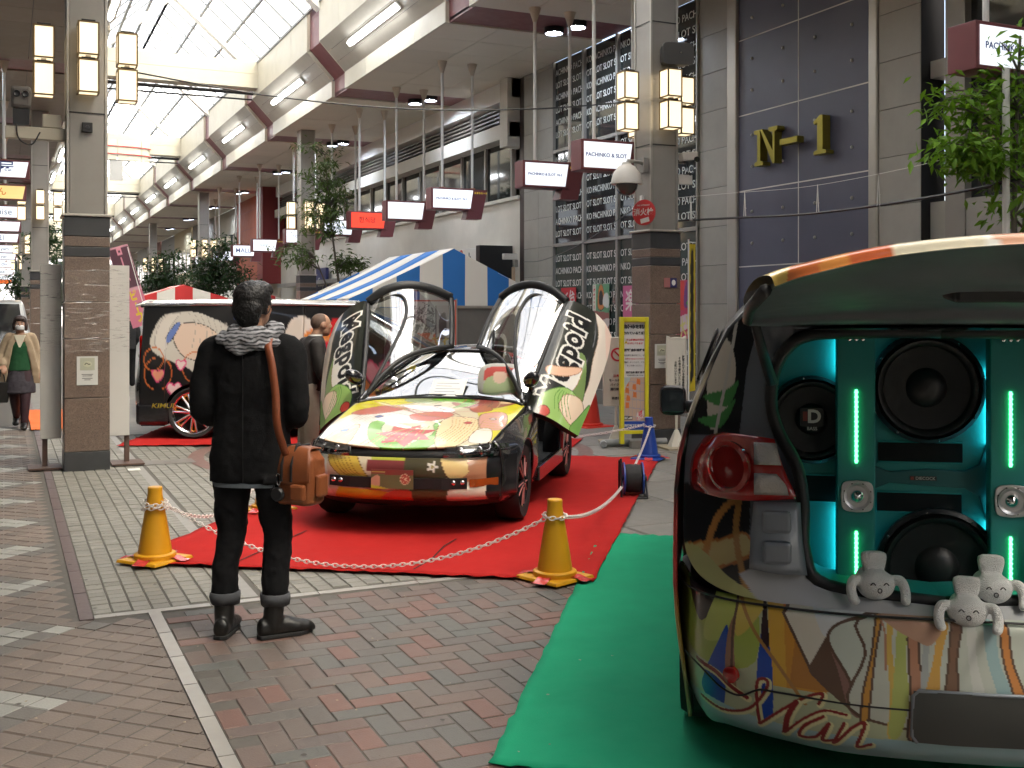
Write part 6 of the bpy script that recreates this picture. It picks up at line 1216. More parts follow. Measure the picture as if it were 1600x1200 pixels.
# ---- two people far behind the pillar, backs turned
for (x, y, rz, lab, cc, hc) in ((2.35, 24.6, R(10), 'person in black top with brown hair walking away behind the pink banner', (.012, .012, .014), m_hairb), (2.10, 26.8, R(-6), 'person in a pale top half hidden behind the white board', (.5, .45, .38), m_hair), (3.05, 25.4, R(-20), 'person in a white coat beside the dark minivan\'s tail', (.55, .53, .5), m_hair)):
    t, b, M = simple('person', lab, (x, y, 0), rz, ST, vox=.014)
    q = MB(); q.rings([ering(z, rx, ry) for z, rx, ry in ((.82, .18, .13), (1.0, .17, .12), (1.2, .19, .125), (1.34, .17, .10), (1.42, .08, .07))])
    for s, S in ((-1, 'L'), (1, 'R')): limb(q, [(s*.15, 0, 1.36), ST['sh'+S], ST['el'+S], ST['wr'+S]], [.065, .068, .055, .045])
    blob(q, 'top', mat(f'top{cc[0]}', cc, .85), t, .015, 3, .01, .1); q = MB()
    for S in 'LR': limb(q, [ST['hip'+S], ST['kn'+S], ST['an'+S]], [.1, .075, .06])
    q.rings([ering(.88, .16, .115), ering(.8, .165, .115)]); blob(q, 'trousers', m_denim, t, .015, 3)
    hairmesh(M, 'hair', hc, t, (((0, -.025, .04), (.092, .10, .085)), ((0, -.06, -.03), (.08, .05, .08))), .01, .01)
# ================================================================== dark minivan behind the sports car
OV = (2.46, 15.0, .012); mv = thing('minivan', 'black minivan with big printed portrait art and chrome orange wheels behind the man', 'van', OV, R(-112))
def mprof(y):
    if y < 2.0: zt = 1.715-.02*max(0, -y)
    elif y < 3.1: zt = 1.715-(y-2.0)*.62
    else: zt = 1.03-(y-3.1)*.24
    xt = .60+.10*max(0, min(1, (y-2.0)/1.1))
    zl = min(zt-.02, 1.02)
    return [(xt, y, zt), (xt+.045, y, zt-.05*(1 if y < 3 else .3)), ((xt+.82)/2+.01, y, max(zl+.005, (zt+1.02)/2)), (.80, y, zl), (.835, y, .75), (.84, y, .5), (.82, y, .3), (.79, y, .16)]
gA = side_patch(-.66, 1.35, 0, mprof, ny=150, nz=70, ra=.365, zb=.16, wz=.32); gB = side_patch(1.35, 3.62, 2.72, mprof, ny=90, nz=50, ra=.365, zb=.16, wz=.32)
A = Art((.012, .012, .013)); HW, HS = (.50, .47, .42), (.56, .52, .47)
A.poly([(-.55, 1.30), (-.40, 1.56), (-.05, 1.60), (.25, 1.5), (.55, 1.35), (.95, 1.22), (1.0, 1.0), (.5, .98), (.35, .7), (.15, .5), (.05, .75), (-.1, .9), (-.38, 1.0), (-.54, 1.12)], HW, K, .012)
A.poly([(-.28, 1.3), (-.15, 1.45), (.1, 1.43), (.3, 1.28), (.28, 1.08), (.1, .98), (-.15, 1.05)], (.60, .46, .37), K, .01).poly([(-.50, 1.2), (-.42, 1.5), (-.2, 1.58), (-.32, 1.4), (-.36, 1.1)], HS, (.3, .28, .26), .008).poly([(-.36, 1.28), (-.24, 1.46), (-.20, 1.42), (-.32, 1.2)], (.12, .18, .42), K, .006)
for k in range(7): A.stroke([(-.1+k*.08, 1.58-k*.02), (.0+k*.07, 1.42-.03*k), (-.04+k*.09, 1.1)], .007, (.33, .31, .28))
A.poly([(.22, .95), (.42, .92), (.38, .7), (.26, .75)], (.62, .22, .22), K, .008).poly([(.45, 1.5), (.75, 1.62), (.85, 1.45), (.8, 1.52), (.6, 1.52)], (.08, .14, .45)).poly([(1.55, 1.1), (1.6, 1.42), (1.95, 1.52), (2.0, 1.1)], (.55, .015, .02), K, .01).poly([(1.1, 1.1), (1.2, 1.5), (1.45, 1.5), (1.6, 1.2), (1.5, 1.0)], (.58, .50, .44), K, .01)
A.poly([(1.35, 1.3), (1.6, 1.42), (1.7, 1.25), (1.5, 1.2)], (.62, .2, .04)).poly([(1.3, 1.2), (1.55, 1.25), (1.65, 1.1), (1.4, 1.1)], (.1, .15, .42)).poly([(1.95, 1.1), (2.0, 1.4), (2.1, 1.4), (2.08, 1.05)], (.6, .3, .2))
def heart(cx_, cz_, s_): return [(cx_+s_*dx, cz_+s_*dz) for dx, dz in ((0, -1), (-.55, -.35), (-.9, .25), (-.7, .75), (-.3, .8), (0, .45), (.3, .8), (.7, .75), (.9, .25), (.55, -.35))]
for c, r in (((-.44, .82), .17), ((-.5, 1.0), .12), ((.02, .9), .16)): A.stroke([(c[0]+r*math.cos(t), c[1]+r*1.2*math.sin(t)) for t in [k*math.pi/8 for k in range(17)]], .012, (.5, .13, .03))
for h, c in ((heart(-.44, .80, .085), (.62, .28, .17)), (heart(-.16, .93, .07), (.66, .52, .50)), (heart(-.24, .62, .10), (.70, .55, .56))): A.poly(h, c, (.62, .06, .2), .014, n=3)
A.poly(heart(2.3, .8, .2), (.66, .25, .3), (.6, .03, .12), .02, n=3).poly(heart(3.0, .75, .16), (.6, .5, .5), (.6, .03, .12), .02, n=3).disc((2.75, .85), .07, (.65, .55, .03)).poly([(1.9, .3), (2.3, .35), (2.2, .7), (1.95, .75)], (.62, .2, .05), K, .01).stroke([(1.9, .5), (2.4, .62), (3.2, .5)], .02, (.65, .5, .03))
text('KIMUI', .085, Mrot((.846, -.38, .415), rx=R(90), rz=R(90)), mat('gold_text', (.5, .4, .05), .35, metal=.5), mv, .001, .001, squeeze=1.25, shear=.2)
for s in (1, -1):
    for g in (gA, gB): printed(MB().grid([[(s*x, y, z) for x, y, z in r] for r in g]).build('side_panel', m_print, mv, smooth=True, thick=.012), A, lambda p: (p[1], p[2]))
    MB().tube([(s*.64, -.7, 1.665), (s*.645, 0, 1.69), (s*.645, 1.2, 1.69), (s*.65, 2.0, 1.68), (s*.70, 2.6, 1.33), (s*.745, 3.1, 1.02)], .020, 8).build('roof_trim', m_chrome, mv, smooth=True)
    MB().sphere((s*.96, 2.55, 1.03), (.09, .07, .07), 14, 9).build('door_mirror', m_carblack, mv, smooth=True)
    MB().grid([[(s*(x+.004), y, z) for x, y, z in r] for r in patch([[(.70, 2.02, 1.58), (.695, 2.3, 1.44), (.73, 2.75, 1.17)], [(.76, 2.02, 1.3), (.76, 2.4, 1.25), (.77, 2.75, 1.1)], [(.805, 2.02, 1.06), (.805, 2.4, 1.06), (.80, 2.8, 1.05)]], 3, 3)]).build('front_window', m_carglass, mv, smooth=True)
    MB().box(s*.60-.14 if s > 0 else s*.60-.12, -.725, .17, s*.60+.243 if s > 0 else s*.60+.14, -.30, .46).build('bumper_corner', m_carblack, mv, bev=.05)
    MB().box(s*.69-.06, -.705, .85, s*.69+.05, -.63, 1.3).build('tail_lamp', mat('red_lens', (.3, .01, .01)), mv, bev=.03)
MB().grid(patch([half([(0, -.72, 1.745), (.35, -.72, 1.74), (.60, -.68, 1.705)]), half([(0, .6, 1.765), (.35, .6, 1.76), (.605, .6, 1.712)]), half([(0, 2.0, 1.745), (.35, 2.0, 1.74), (.605, 2.0, 1.712)])], 5, 6)).build('roof', mat('pearl_white', (.62, .61, .58), .25, coat=.8), mv, smooth=True, thick=.02)
MB().grid(patch([half([(0, -.86, 1.705), (.35, -.84, 1.70), (.62, -.78, 1.68)]), half([(0, -.70, 1.755), (.35, -.7, 1.75), (.61, -.66, 1.712)])], 5, 3)).build('spoiler', MATS['pearl_white'], mv, smooth=True, thick=.03)
MB().grid(patch([half([(0, 2.0, 1.745), (.35, 2.0, 1.74), (.605, 2.0, 1.712)]), half([(0, 2.6, 1.40), (.38, 2.58, 1.39), (.66, 2.5, 1.40)]), half([(0, 3.2, 1.04), (.4, 3.16, 1.04), (.71, 3.05, 1.05)])], 5, 5)).build('windscreen', m_carglass, mv, smooth=True)
MB().grid(patch([half([(0, 3.2, 1.04), (.4, 3.16, 1.04), (.71, 3.05, 1.04)]), half([(0, 3.6, .93), (.4, 3.55, .93), (.74, 3.4, .95)]), half([(0, 3.85, .75), (.45, 3.8, .75), (.80, 3.55, .8)]), half([(0, 3.9, .5), (.5, 3.85, .5), (.83, 3.6, .5)]), half([(0, 3.88, .17), (.5, 3.82, .17), (.8, 3.58, .17)])], 5, 5)).build('front_end', m_carblack, mv, smooth=True, thick=.01)
MB().grid(patch([half([(0, -.76, 1.70), (.35, -.75, 1.70), (.61, -.66, 1.70)]), half([(0, -.80, 1.0), (.45, -.78, 1.0), (.80, -.66, 1.0)]), half([(0, -.84, .6), (.5, -.82, .6), (.83, -.66, .6)]), half([(0, -.80, .18), (.5, -.79, .18), (.79, -.66, .18)])], 5, 5)).build('tailgate', m_carblack, mv, smooth=True, thick=.01)
MB().box(-.75, -.6, .2, .75, 3.5, .3).build('floor', m_trim, mv)
bd = MB().prism([(.0, -.06), (.045, -.02), (.045, .05), (0, .06), (-.045, .05), (-.045, -.02)], .01, Mrot((.838, 2.62+.55, .88), rx=R(90), rz=R(90))).build('badge', mat('badge_yellow', (.6, .5, .02), .4), mv)
m_org = mat('orange_inlay', (.62, .22, .01), .3)
for y in (0, 2.72):
    for s in (1, -1):
        wh = wheel(mv, s*.74, y, .325, .22, .262, s, m_chrome, m_chrome, 7); M = Mrot((s*.74, y, .325), ry=R(90) if s > 0 else R(-90)); q = MB()
        for k in range(7):
            a = 2*math.pi*k/7; p = [M @ Vector((r_*math.cos(a+d), r_*math.sin(a+d), .082)) for r_, d in ((.09, -.05), (.17, -.13), (.225, -.11), (.235, 0), (.225, .11), (.17, .13), (.09, .05))]; q.tube(p, .010, 5, closed=True)
        q.build('spoke_inlay', m_org, wh)['kind'] = 'stuff'
# ================================================================== other vehicles far back (simple but complete)
def smallcar(label, loc, rz, L, W, H, mpaint, box=False, name='parked_car'):
    t = thing(name, label, 'car' if not box else 'van', loc, rz); hb_ = .55*H if not box else .52*H
    side = [(0, .25), (0, hb_*.95), (.12, hb_), (L*.22, hb_+.02), (L*.34, H-.04), (L*.42, H), (L*.82, H), (L*.95, hb_+.05), (L, hb_*.9), (L, .25)] if not box else [(0, .25), (0, hb_*.8), (.1, hb_), (.35, H-.05), (.55, H), (L-.1, H), (L, H-.15), (L, .25)]
    def ring(w, k=1.): return [(w*(1 if z < hb_+.03 else .86), y*k, z) for y, z in side]
    q = MB(); n = len(side); q.add(ring(-W/2)+ring(W/2), [tuple(range(n))[::-1], tuple(range(n, 2*n))]+[(i, (i+1) % n, n+(i+1) % n, n+i) for i in range(n)]); q.build('shell', mpaint, t, bev=.05)
    f, r_ = (L*.24, L*.92) if not box else (.5, L-.15); fu, ru = (L*.35, L*.82) if not box else (.6, L-.2)
    for s in (-1, 1):
        nwin = 3 if box else 2
        for k in range(nwin):
            a0, a1 = f+(r_-f)*(k+.04)/nwin, f+(r_-f)*(k+.96)/nwin; b0, b1 = fu+(ru-fu)*(k+.04)/nwin, fu+(ru-fu)*(k+.96)/nwin
            MB().add([(s*(W*.5+.004), a0, hb_+.04), (s*(W*.5+.004), a1, hb_+.04), (s*(W*.43+.012), b1, H-.10), (s*(W*.43+.012), b0, H-.10)], [(0, 1, 2, 3)]).build('window', MATS['privacy_glass'], t, thick=.01)
        for y in (L*.18, L*.8): wheel(t, s*(W/2-.1), y, .31, .19, .2, s, m_chrome, m_chrome, 5)
        MB().box(s*W*.36-.14, -.02, hb_*.70, s*W*.36+.14, .05, hb_*.88).build('headlight', m_lampglass if False else mat('lamp_clear', (.6, .6, .6), .15, coat=1), t, bev=.02); MB().box(s*W*.36-.12, L-.03, hb_*.65, s*W*.36+.12, L+.02, hb_*.9).build('tail_lamp', mat('red_lens'), t, bev=.02)
        MB().sphere((s*(W/2+.09), L*.3, hb_+.1), (.08, .06, .06), 10, 7).build('door_mirror', mpaint, t, smooth=True)
    wy = (.16, hb_+.05, L*.335, H-.06) if not box else (.12, hb_+.06, .36, H-.08)
    MB().add([(-W*.42, L*.20 if not box else wy[0]-.03, wy[1]), (W*.42, L*.20 if not box else wy[0]-.03, wy[1]), (W*.38, wy[2]-.03, wy[3]), (-W*.38, wy[2]-.03, wy[3])], [(0, 1, 2, 3)]).build('windscreen', MATS['privacy_glass'], t, thick=.008)
    MB().box(-W*.34, -.03, .32, W*.34, .03, .48).build('grille', m_dark, t, bev=.02); MB().box(-.17, -.045, .36, .17, -.03, .46).build('number_plate', m_white, t)
    return t
smallcar('white and orange printed hatchback half hidden behind the white board', (2.75, 17.2, 0), R(-8), 3.9, 1.65, 1.48, mat('white_paintcar', (.6, .62, .62), .2, coat=.9))
smallcar('silver van with dark windows parked behind the masked woman', (-.35, 24.0, 0), R(6), 4.2, 1.7, 1.85, mat('silver_paint', (.42, .43, .43), .3, metal=.4, coat=.6), True, 'parked_van')
# ================================================================== striped tent, poster board, far stalls
def tent(loc, W, D, ze, za, ca, cb, label, ns=6, ng=9, name='market_tent'):
    t = thing(name, label, 'tent', loc, 0); hw = W/2
    ma, mb_ = mat('cloth_'+ca[0], ca[1], .8, bump=.15, bscale=8), mat('cloth_'+cb[0], cb[1], .8, bump=.15, bscale=8)
    for s in (-1, 1):
        for k in range(ns):
            y0, y1 = D*k/ns, D*(k+1)/ns
            G = [[(s*hw*u, y0+(y1-y0)*v, za-(za-ze)*u-.035*math.sin(math.pi*u)*(1-.4*math.cos(2*math.pi*(y0+(y1-y0)*v)/D*1.5))) for v in (0, .5, 1)] for u in [i/8 for i in range(9)]]+[[(s*(hw+.01), y0+(y1-y0)*v, ze-.13-.03*abs(math.sin(3.14*v*2))) for v in (0, .5, 1)]]
            MB().grid(G).build('roof_panel', ma if k % 2 == 0 else mb_, t, smooth=40, thick=.004)
    for yy in (0., D):
        for k in range(ng):
            x0, x1 = -hw+W*k/ng, -hw+W*(k+1)/ng; top = lambda x: za-(za-ze)*abs(x)/hw-.012
            xs = [x0, (x0+x1)/2, x1]
            if x0 < 0 < x1: xs = sorted({x0, 0., x1})
            G = [[(x, yy+.012*math.sin(x*9)*(1-f), (ze-.12)*(1-f)+top(x)*f) for x in xs] for f in (0, .5, 1)]
            MB().grid(G).build('gable_panel', mb_ if k % 2 == 0 else ma, t, thick=.003)
    for x in (-hw+.02, hw-.02):
        for y in (.02, D/2, D-.02): MB().tube([(x, y, 0), (x, y, ze)], .02, 8).build('leg', m_steel2, t)
    MB().tube([(0, 0, za-.02), (0, D, za-.02)], .018, 8).build('ridge_pole', m_steel2, t)
    return t
BL = ('blue', (.02, .15, .46)); WT = ('white', (.66, .64, .59))
tent((6.19, 15.55, 0), 3.3, 3.1, 1.80, 2.575, WT, BL, 'blue and white striped market tent behind the sports car', 5, 9)
RDc = ('red', (.52, .03, .03))
tent((3.5, 24.5, 0), 2.6, 2.4, 1.82, 2.2, RDc, WT, 'red and white striped stall tent beside the dark minivan roof', 5, 7); tent((6.0, 27.5, 0), 2.0, 2.4, 1.75, 2.05, RDc, WT, 'red and white striped stall tent behind the man\'s head', 5, 7)
tent((4.6, 33, 0), 3, 2.4, 1.9, 2.3, RDc, WT, 'far red striped stall tent down the street', 5, 7)
sc2 = thing('screen_panel', 'grey cloth screen standing under the gable of the blue striped tent', 'screen', (6.55, 15.35, 0)); MB().box(-.46, 0, .0, .75, .03, 1.66).build('cloth', mat('grey_cloth2', (.13, .125, .115), .85, var=.15, scale=4), sc2); MB().box(-.47, -.02, 1.66, .76, .05, 1.70).build('rail', m_steel2, sc2)
def poster(root, x0, z0, x1, z1, art, nm='poster', n=44, M=None, th=.004):
    g = [[(x0+(x1-x0)*i/n, 0, z0+(z1-z0)*j/n) for i in range(n+1)] for j in range(n+1)]; o = MB().grid(g).build(nm, mat('printed_paper', vcol=True, rough=.6), root, thick=th)
    printed(o, art, lambda p: ((p[0]-x0)/(x1-x0), (p[2]-z0)/(z1-z0)))
    if M is not None: o.matrix_local = M
    return o
random.seed(5)
pb = thing('poster_board', 'white poster board with red border and grey drawings under the tent', 'poster board', (5.22, 15.18, 0))
A = Art((.62, .6, .57)); A.poly([(0, 0), (0, 1), (1, 1), (1, 0)], (.62, .6, .57), (.55, .06, .03), .06, 2, False)
for k in range(60): x, y = random.uniform(.2, .58), random.uniform(.36, .9); A.stroke([(x, y), (x+random.uniform(-.1, .1), y+random.uniform(-.1, .1)), (x+random.uniform(-.1, .1), y+random.uniform(-.14, .1))], random.uniform(.008, .03), random.choice([(.05, .05, .05), (.2, .2, .2), (.35, .35, .35), (.1, .1, .1)]))
A.text('祭!', (.45, .22), .34, .15, (.6, .08, .02), .01).poly([(.62, .3), (.88, .3), (.88, .9), (.62, .9)], (.56, .5, .48), K, .012, 2, False).poly([(.68, .4), (.82, .45), (.8, .75), (.7, .7)], (.12, .1, .1)).text('特価', (.75, .2), .2, 0, (.65, .4, .02), .008)
poster(pb, 0, .98, .86, 1.78, A, 'poster', 64); MB().box(-.02, .01, .0, .0, .03, 1.8).box(.86, .01, 0, .88, .03, 1.8).build('stand', m_steel2, pb)
# ================================================================== cones, chains, cord reel
m_ycone = mat('yellow_cone', (.62, .30, .008), .45, var=.05); m_bcone = mat('blue_cone', (.015, .06, .32), .4); m_rcone = mat('red_cone', (.58, .035, .02), .45)
def cone(loc, m, h, label, rz, tape=True):
    t = thing('traffic_cone', label, 'traffic cone', loc, rz)
    q = MB(); q.frus((0, 0, .0), (.33*h/.46, .33*h/.46), (.315*h/.46, .315*h/.46), .018); q.lathe([(.128*h/.46, .018), (.128*h/.46, .045), (.115*h/.46, .052), (.106*h/.46, .052)], 32)
    q.build('base', m, t, smooth=30, bev=.003); MB().lathe([(.104*h/.46, .045), (.088*h/.46, h*.33), (.044*h/.46, h-.045), (.0445*h/.46, h-.006), (.040*h/.46, h)], 36).build('cone', m, t, smooth=35)
    if tape:
        for k in range(4):
            a = k*math.pi/2+.3; M = Mrot((.17*math.cos(a), .17*math.sin(a), .006), rz=a); G = [[tuple(M @ Vector((x, y*.042, max(.001, .02-abs(x+.03)*.18*(1 if x > -.03 else 0))+.004*math.sin(x*60+y*3)))) for y in (-1, 0, 1)] for x in [(-.05+.015*i) for i in range(8)]]
            MB().grid(G).build('tape', mat('red_tape', (.60, .05, .045), .25, coat=.3), t, thick=.001)
    return t
cone((.872, 7.36, .014), m_ycone, .47, 'yellow traffic cone with white chain at the left carpet corner', R(38)); cone((2.985, 5.87, .014), m_ycone, .47, 'yellow traffic cone with white chain nearest the green carpet', R(20))
cone((6.34, 10.22, .014), m_bcone, .45, 'blue traffic cone at the far right carpet corner', R(40)); MB().cbox((.03, -.075, .12), (.03, .004, .03)).build('label', m_white, bpy.data.objects['traffic_cone.002'])
cone((3.9, 11.85, .014), m_ycone, .47, 'yellow traffic cone behind the sports car at the rear carpet corner', R(10)); cone((1.92, 8.86, .014), m_ycone, .47, 'yellow traffic cone hidden behind the man by the left carpet edge', R(25))
cone((7.45, 13.6, 0), m_rcone, .72, 'red orange traffic cone behind the open right door', R(12), False)
m_chain = mat('white_chain', (.70, .66, .63), .45)
def chain(label, a, b, zlow, wraps=()):
    A_, B_ = Vector(a), Vector(b); t = thing('plastic_chain', label, 'chain', a); L = (B_-A_).length; n = 40
    zm = (A_.z+B_.z)/2; pts = [A_.lerp(B_, i/n)+Vector((0, 0, (zlow-zm)*(1-(2*i/n-1)**2))) for i in range(n+1)]
    cum = [0]
    for i in range(n): cum.append(cum[-1]+(pts[i+1]-pts[i]).length)
    q = MB(); s_, k = 0., 0; pitch = .031
    def link_(p, d, roll):
        d = d.normalized(); u = d.cross(Vector((0, 0, 1))).normalized(); w_ = u.cross(d); sd = u*math.cos(roll)+w_*math.sin(roll)
        q.tube([p-d*.025+d*(.025+.022*math.cos(x)*(1))+sd*.0115*math.sin(x) for x in [j*math.pi/5 for j in range(10)]], .0034, 5, closed=True)
    while s_ < cum[-1]:
        i = max(j for j in range(n) if cum[j] <= s_); f = (s_-cum[i])/(cum[i+1]-cum[i]); link_(pts[i].lerp(pts[i+1], f)-A_, pts[i+1]-pts[i], k % 2*math.pi/2+.5); s_ += pitch; k += 1
    for (c, r, z, tl) in wraps:
        m_ = int(2*math.pi*r/pitch)+1
        for j in range(m_):
            an = 2*math.pi*j/m_; link_(Vector((c[0]+r*math.cos(an), c[1]+r*math.sin(an), z+tl*math.sin(an)))-A_, Vector((-math.sin(an), math.cos(an), .1)), j % 2*1.3+.4)
    q.build('links', m_chain, t)['kind'] = 'stuff'
Y1, Y2, BC = (.872, 7.36), (2.985, 5.87), (6.34, 10.22)
chain('white plastic chain sagging between the two yellow cones in front', (Y1[0]+.05, Y1[1]-.05, .385), (Y2[0]-.06, Y2[1]+.01, .37), .032, ((Y1, .070, .385, .012), (Y1, .078, .345, -.012)))
chain('white plastic chain from the left yellow cone along the carpet edge', (Y1[0]+.06, Y1[1], .37), (1.92, 8.80, .38), .16)
chain('white plastic chain curving from the right yellow cone to the blue cone', (Y2[0]+.06, Y2[1]+.02, .37), (BC[0]-.02, BC[1]-.06, .36), .10, ((Y2, .068, .385, .006), (BC, .062, .375, .012)))
chain('white plastic chain from the blue cone to behind the sports car', (BC[0]-.06, BC[1]+.03, .375), (3.96, 11.82, .38), .20)
rl = thing('cord_reel', 'black cord reel with blue side discs by the blue cone', 'cable reel', (4.95, 8.24, 0), R(-25))
M = Mrot((0, 0, .16), ry=R(90)); MB().lathe([(.06, -.07), (.118, -.065), (.124, -.03), (.12, 0), (.125, .03), (.118, .065), (.06, .07)], 28, M).build('cable', m_rubber, rl, smooth=30)
for x in (-.08, .08): MB().lathe([(.14, -.006), (.14, .006), (.12, .010), (.03, .010), (.03, -.006)], 32, Mrot((x, 0, .16), ry=R(90))).build('side_disc', m_bcone, rl, smooth=30)
MB().tube([(-.11, -.12, .01), (-.11, .12, .01), (-.11, .10, .30), (-.11, -.06, .335), (-.11, -.12, .01)], .009, 8).tube([(.11, -.12, .01), (.11, .12, .01), (.11, .02, .16), (.11, -.12, .01)], .009, 8).tube([(-.11, -.12, .01), (.11, -.12, .01)], .009, 8).tube([(-.11, .12, .01), (.11, .12, .01)], .009, 8).tube([(-.11, 0, .16), (.12, 0, .16)], .02, 10).build('frame', m_black, rl)
MB().cbox((.098, 0, .17), (.02, .06, .06)).build('socket', m_black, rl, bev=.004)
# ================================================================== notices round the right pillar
nb2 = thing('notice_board', 'tall yellow framed notice board about bicycle parking with a street map', 'notice board', (6.56, 11.17, 0), R(-20))
W_, Z0, Z1 = .285, .20, 1.545
MB().box(-.025, -.05, .06, .02, .05, Z1).box(W_-.02, -.0501, .0601, W_+.025, .0501, Z1-.0003).box(.02, -.0502, Z1-.06, W_-.02, .0502, Z1-.0005).box(.02, -.0503, Z0-.02, W_-.02, .0503, Z0+.02).build('frame', mat('yellow_frame', (.60, .54, .01), .4), nb2, bev=.005)
MB().box(.0, -.02, Z0, W_, .03, Z1-.05).build('panel', mat('panel_white', (.62, .62, .60), .5), nb2)
yk = [('自転車を利用', .048, 1.43, m_inkk, .004), ('されている皆様へ', .036, 1.355, m_inkk, .002), ('路上駐輪は通行の', .026, 1.275, mat('ink_red', (.55, .03, .05), .5), .001), ('妨げとなります', .026, 1.235, MATS['ink_red'], .001), ('西堀通自転車駐車場', .034, 1.155, m_inkk, .002), ('の改修工事が完了し、収容', .022, 1.095, m_inkk, 0), ('台数が300台から750台に', .022, 1.055, MATS['ink_red'], 0), ('増設しましたので、そちら', .022, 1.015, m_inkk, 0), ('をご利用ください。', .022, .975, m_inkk, 0), ('西堀自転車駐車場', .028, .895, m_inkk, .001), ('利用時間 6:00-23:00', .022, .86, m_inkk, 0)]
for s_, fs, z, mm, b_ in yk: text(s_, fs, face_S((W_/2+.012, -.0215, z)), mm, nb2, .0008, b_)
A = Art((.50, .36, .27)); random.seed(3)
for k in range(6): A.stroke([(.02+k*.19, 0), (.0+k*.2, .5), (.06+k*.19, 1)], .02, (.34, .31, .33), smooth=False)
for k in range(5): A.stroke([(0, .12+k*.2), (1, .06+k*.2)], .02, (.34, .31, .33), smooth=False)
for x, y in ((.15, .7), (.2, .52), (.16, .36), (.5, .78), (.52, .6), (.14, .86), (.7, .9)): A.poly([(x-.09, y-.06), (x+.09, y-.07), (x+.08, y+.06), (x-.08, y+.07)], (.60, .16, .03), None, smooth=False)
A.poly([(0, .72), (.0, 1), (.32, 1), (.1, .8)], (.40, .46, .46)).poly([(.6, .0), (.95, .06), (.98, .24), (.62, .18)], (.62, .58, .55), None, smooth=False).text('8月', (.8, .16), .13, .15, (.6, .02, .05), .006).text('オープン', (.78, .06), .09, .15, (.6, .02, .05), .004).poly([(.02, .03), (.4, .03), (.4, .1), (.02, .1)], (.6, .6, .55), K, .01, smooth=False).text('P 駐輪場', (.2, .065), .07, 0, K)
poster(nb2, .022, .33, W_-.02, .84, A, 'map', 60, Mrot((0, -.0225, 0)), .001); MB().box(.02, -.026, .225, W_-.02, -.0205, .325).build('blue_plate', m_bcone, nb2); text('西堀地下駐車場 P', .030, face_S((W_/2, -.027, .275)), m_frost, nb2, .0006, .001)
MB().prism([(-.02, 0), (.02, 0), (0, .038)], .001, face_S((.045, -.0215, 1.235))).build('warning_triangle', mat('warn_yellow', (.65, .45, .02), .5), nb2)
pf = thing('pipe_stand', 'grey pipe and block feet of the yellow notice board', 'stand', (6.72, 11.35, 0), R(-20)); MB().tube([(-.28, -.05, .05), (.5, .05, .05)], .045, 10).tube([(-.28, -.05, .05), (-.3, -.2, .05)], .04, 10).build('pipe', mat('grey_pvc', (.25, .26, .26), .4), pf, smooth=40); MB().box(.02, -.22, 0, .24, -.06, .09).build('block', m_concrete, pf, bev=.01); MB().box(-.1, -.05, .01, -.04, .0, .08).build('clamp', mat('rusty', (.2, .08, .03), .7), pf)
m_standw = mat('stand_white', (.60, .57, .49), .5, var=.06)
def stand_sign(loc, rz, label, w, h, z0, lines, vert, red=False):
    t = thing('stand_sign', label, 'sign', loc, rz); MB().tube(catmull([(-w/2, 0, z0), (-w/2, 0, z0+h-.04), (-w/2+.04, 0, z0+h), (w/2-.04, 0, z0+h), (w/2, 0, z0+h-.04), (w/2, 0, z0)], 3), .014, 8, closed=True).build('frame', m_standw, t, smooth=40); MB().box(-w/2, -.008, z0, w/2, .008, z0+h).build('board', m_standw, t)
    MB().tube([(0, 0, z0), (0, 0, .06)], .016, 8).build('post', m_standw, t); MB().frus((0, 0, .015), (.19, .12), (.04, .03), .2).build('foot', m_standw, t, bev=.004); MB().box(-.2, -.22, 0, .24, .22, .022).build('base_plate', mat('ply', (.33, .28, .2), .7, var=.1), t)
    for i, s_ in enumerate(lines):
        if vert: text('\n'.join(s_), .034, face_S((w/2-.035-i*.05, -.012, z0+h*.52)), m_inkk, t, .0008, .0005)
        else: text(s_, .036, face_S((0, -.012, z0+h*.44-i*.055)), m_inkk if i else MATS['ink_red'], t, .0008, .0008)
    if red:
        q = MB().lathe([(.085, 0), (.085, .004), (.062, .004), (.062, 0)], 30, face_S((.02, -.009, z0+h*.76)), cap=False).box(-.058, -.0135, -.010, .058, -.010, .010, Mrot((.02, 0, z0+h*.76), ry=R(45))).build('red_ring', MATS['ink_red'], t)
    return t
stand_sign((6.80, 11.72, 0), R(-24), 'white stand sign with red prohibition ring behind the yellow board', .30, .82, .46, ['注意', 'モール内の', 'バイク等', '通行禁止', '', '商店街'], False, True)
stand_sign((7.19, 10.98, 0), R(-8), 'white stand sign with vertical black lines beside the right pillar', .24, .84, .45, ['放置されている自転車等は', 'その場で撤去いたします', 'お願いいたします'], True)
ban = thing('banner_flag', 'narrow yellow banner with black brush strokes right of the right pillar', 'banner', (7.66, 11.42, 0), R(35)); A = Art((.62, .47, .02)); 
for k in range(7): A.stroke([(.25, .1+k*.12), (.7, .14+k*.12), (.35, .18+k*.12), (.65, .2+k*.12)], .09, (.02, .02, .02))
poster(ban, 0, .62, .22, 2.45, A, 'cloth', 40); MB().tube([(-.012, 0, 0), (-.012, 0, 2.5)], .011, 8).tube([(-.012, 0, 2.47), (.22, 0, 2.47)], .006, 6).build('pole', m_white, ban); MB().frus((0, 0, 0), (.3, .3), (.26, .26), .06).build('base', m_bcone, ban)
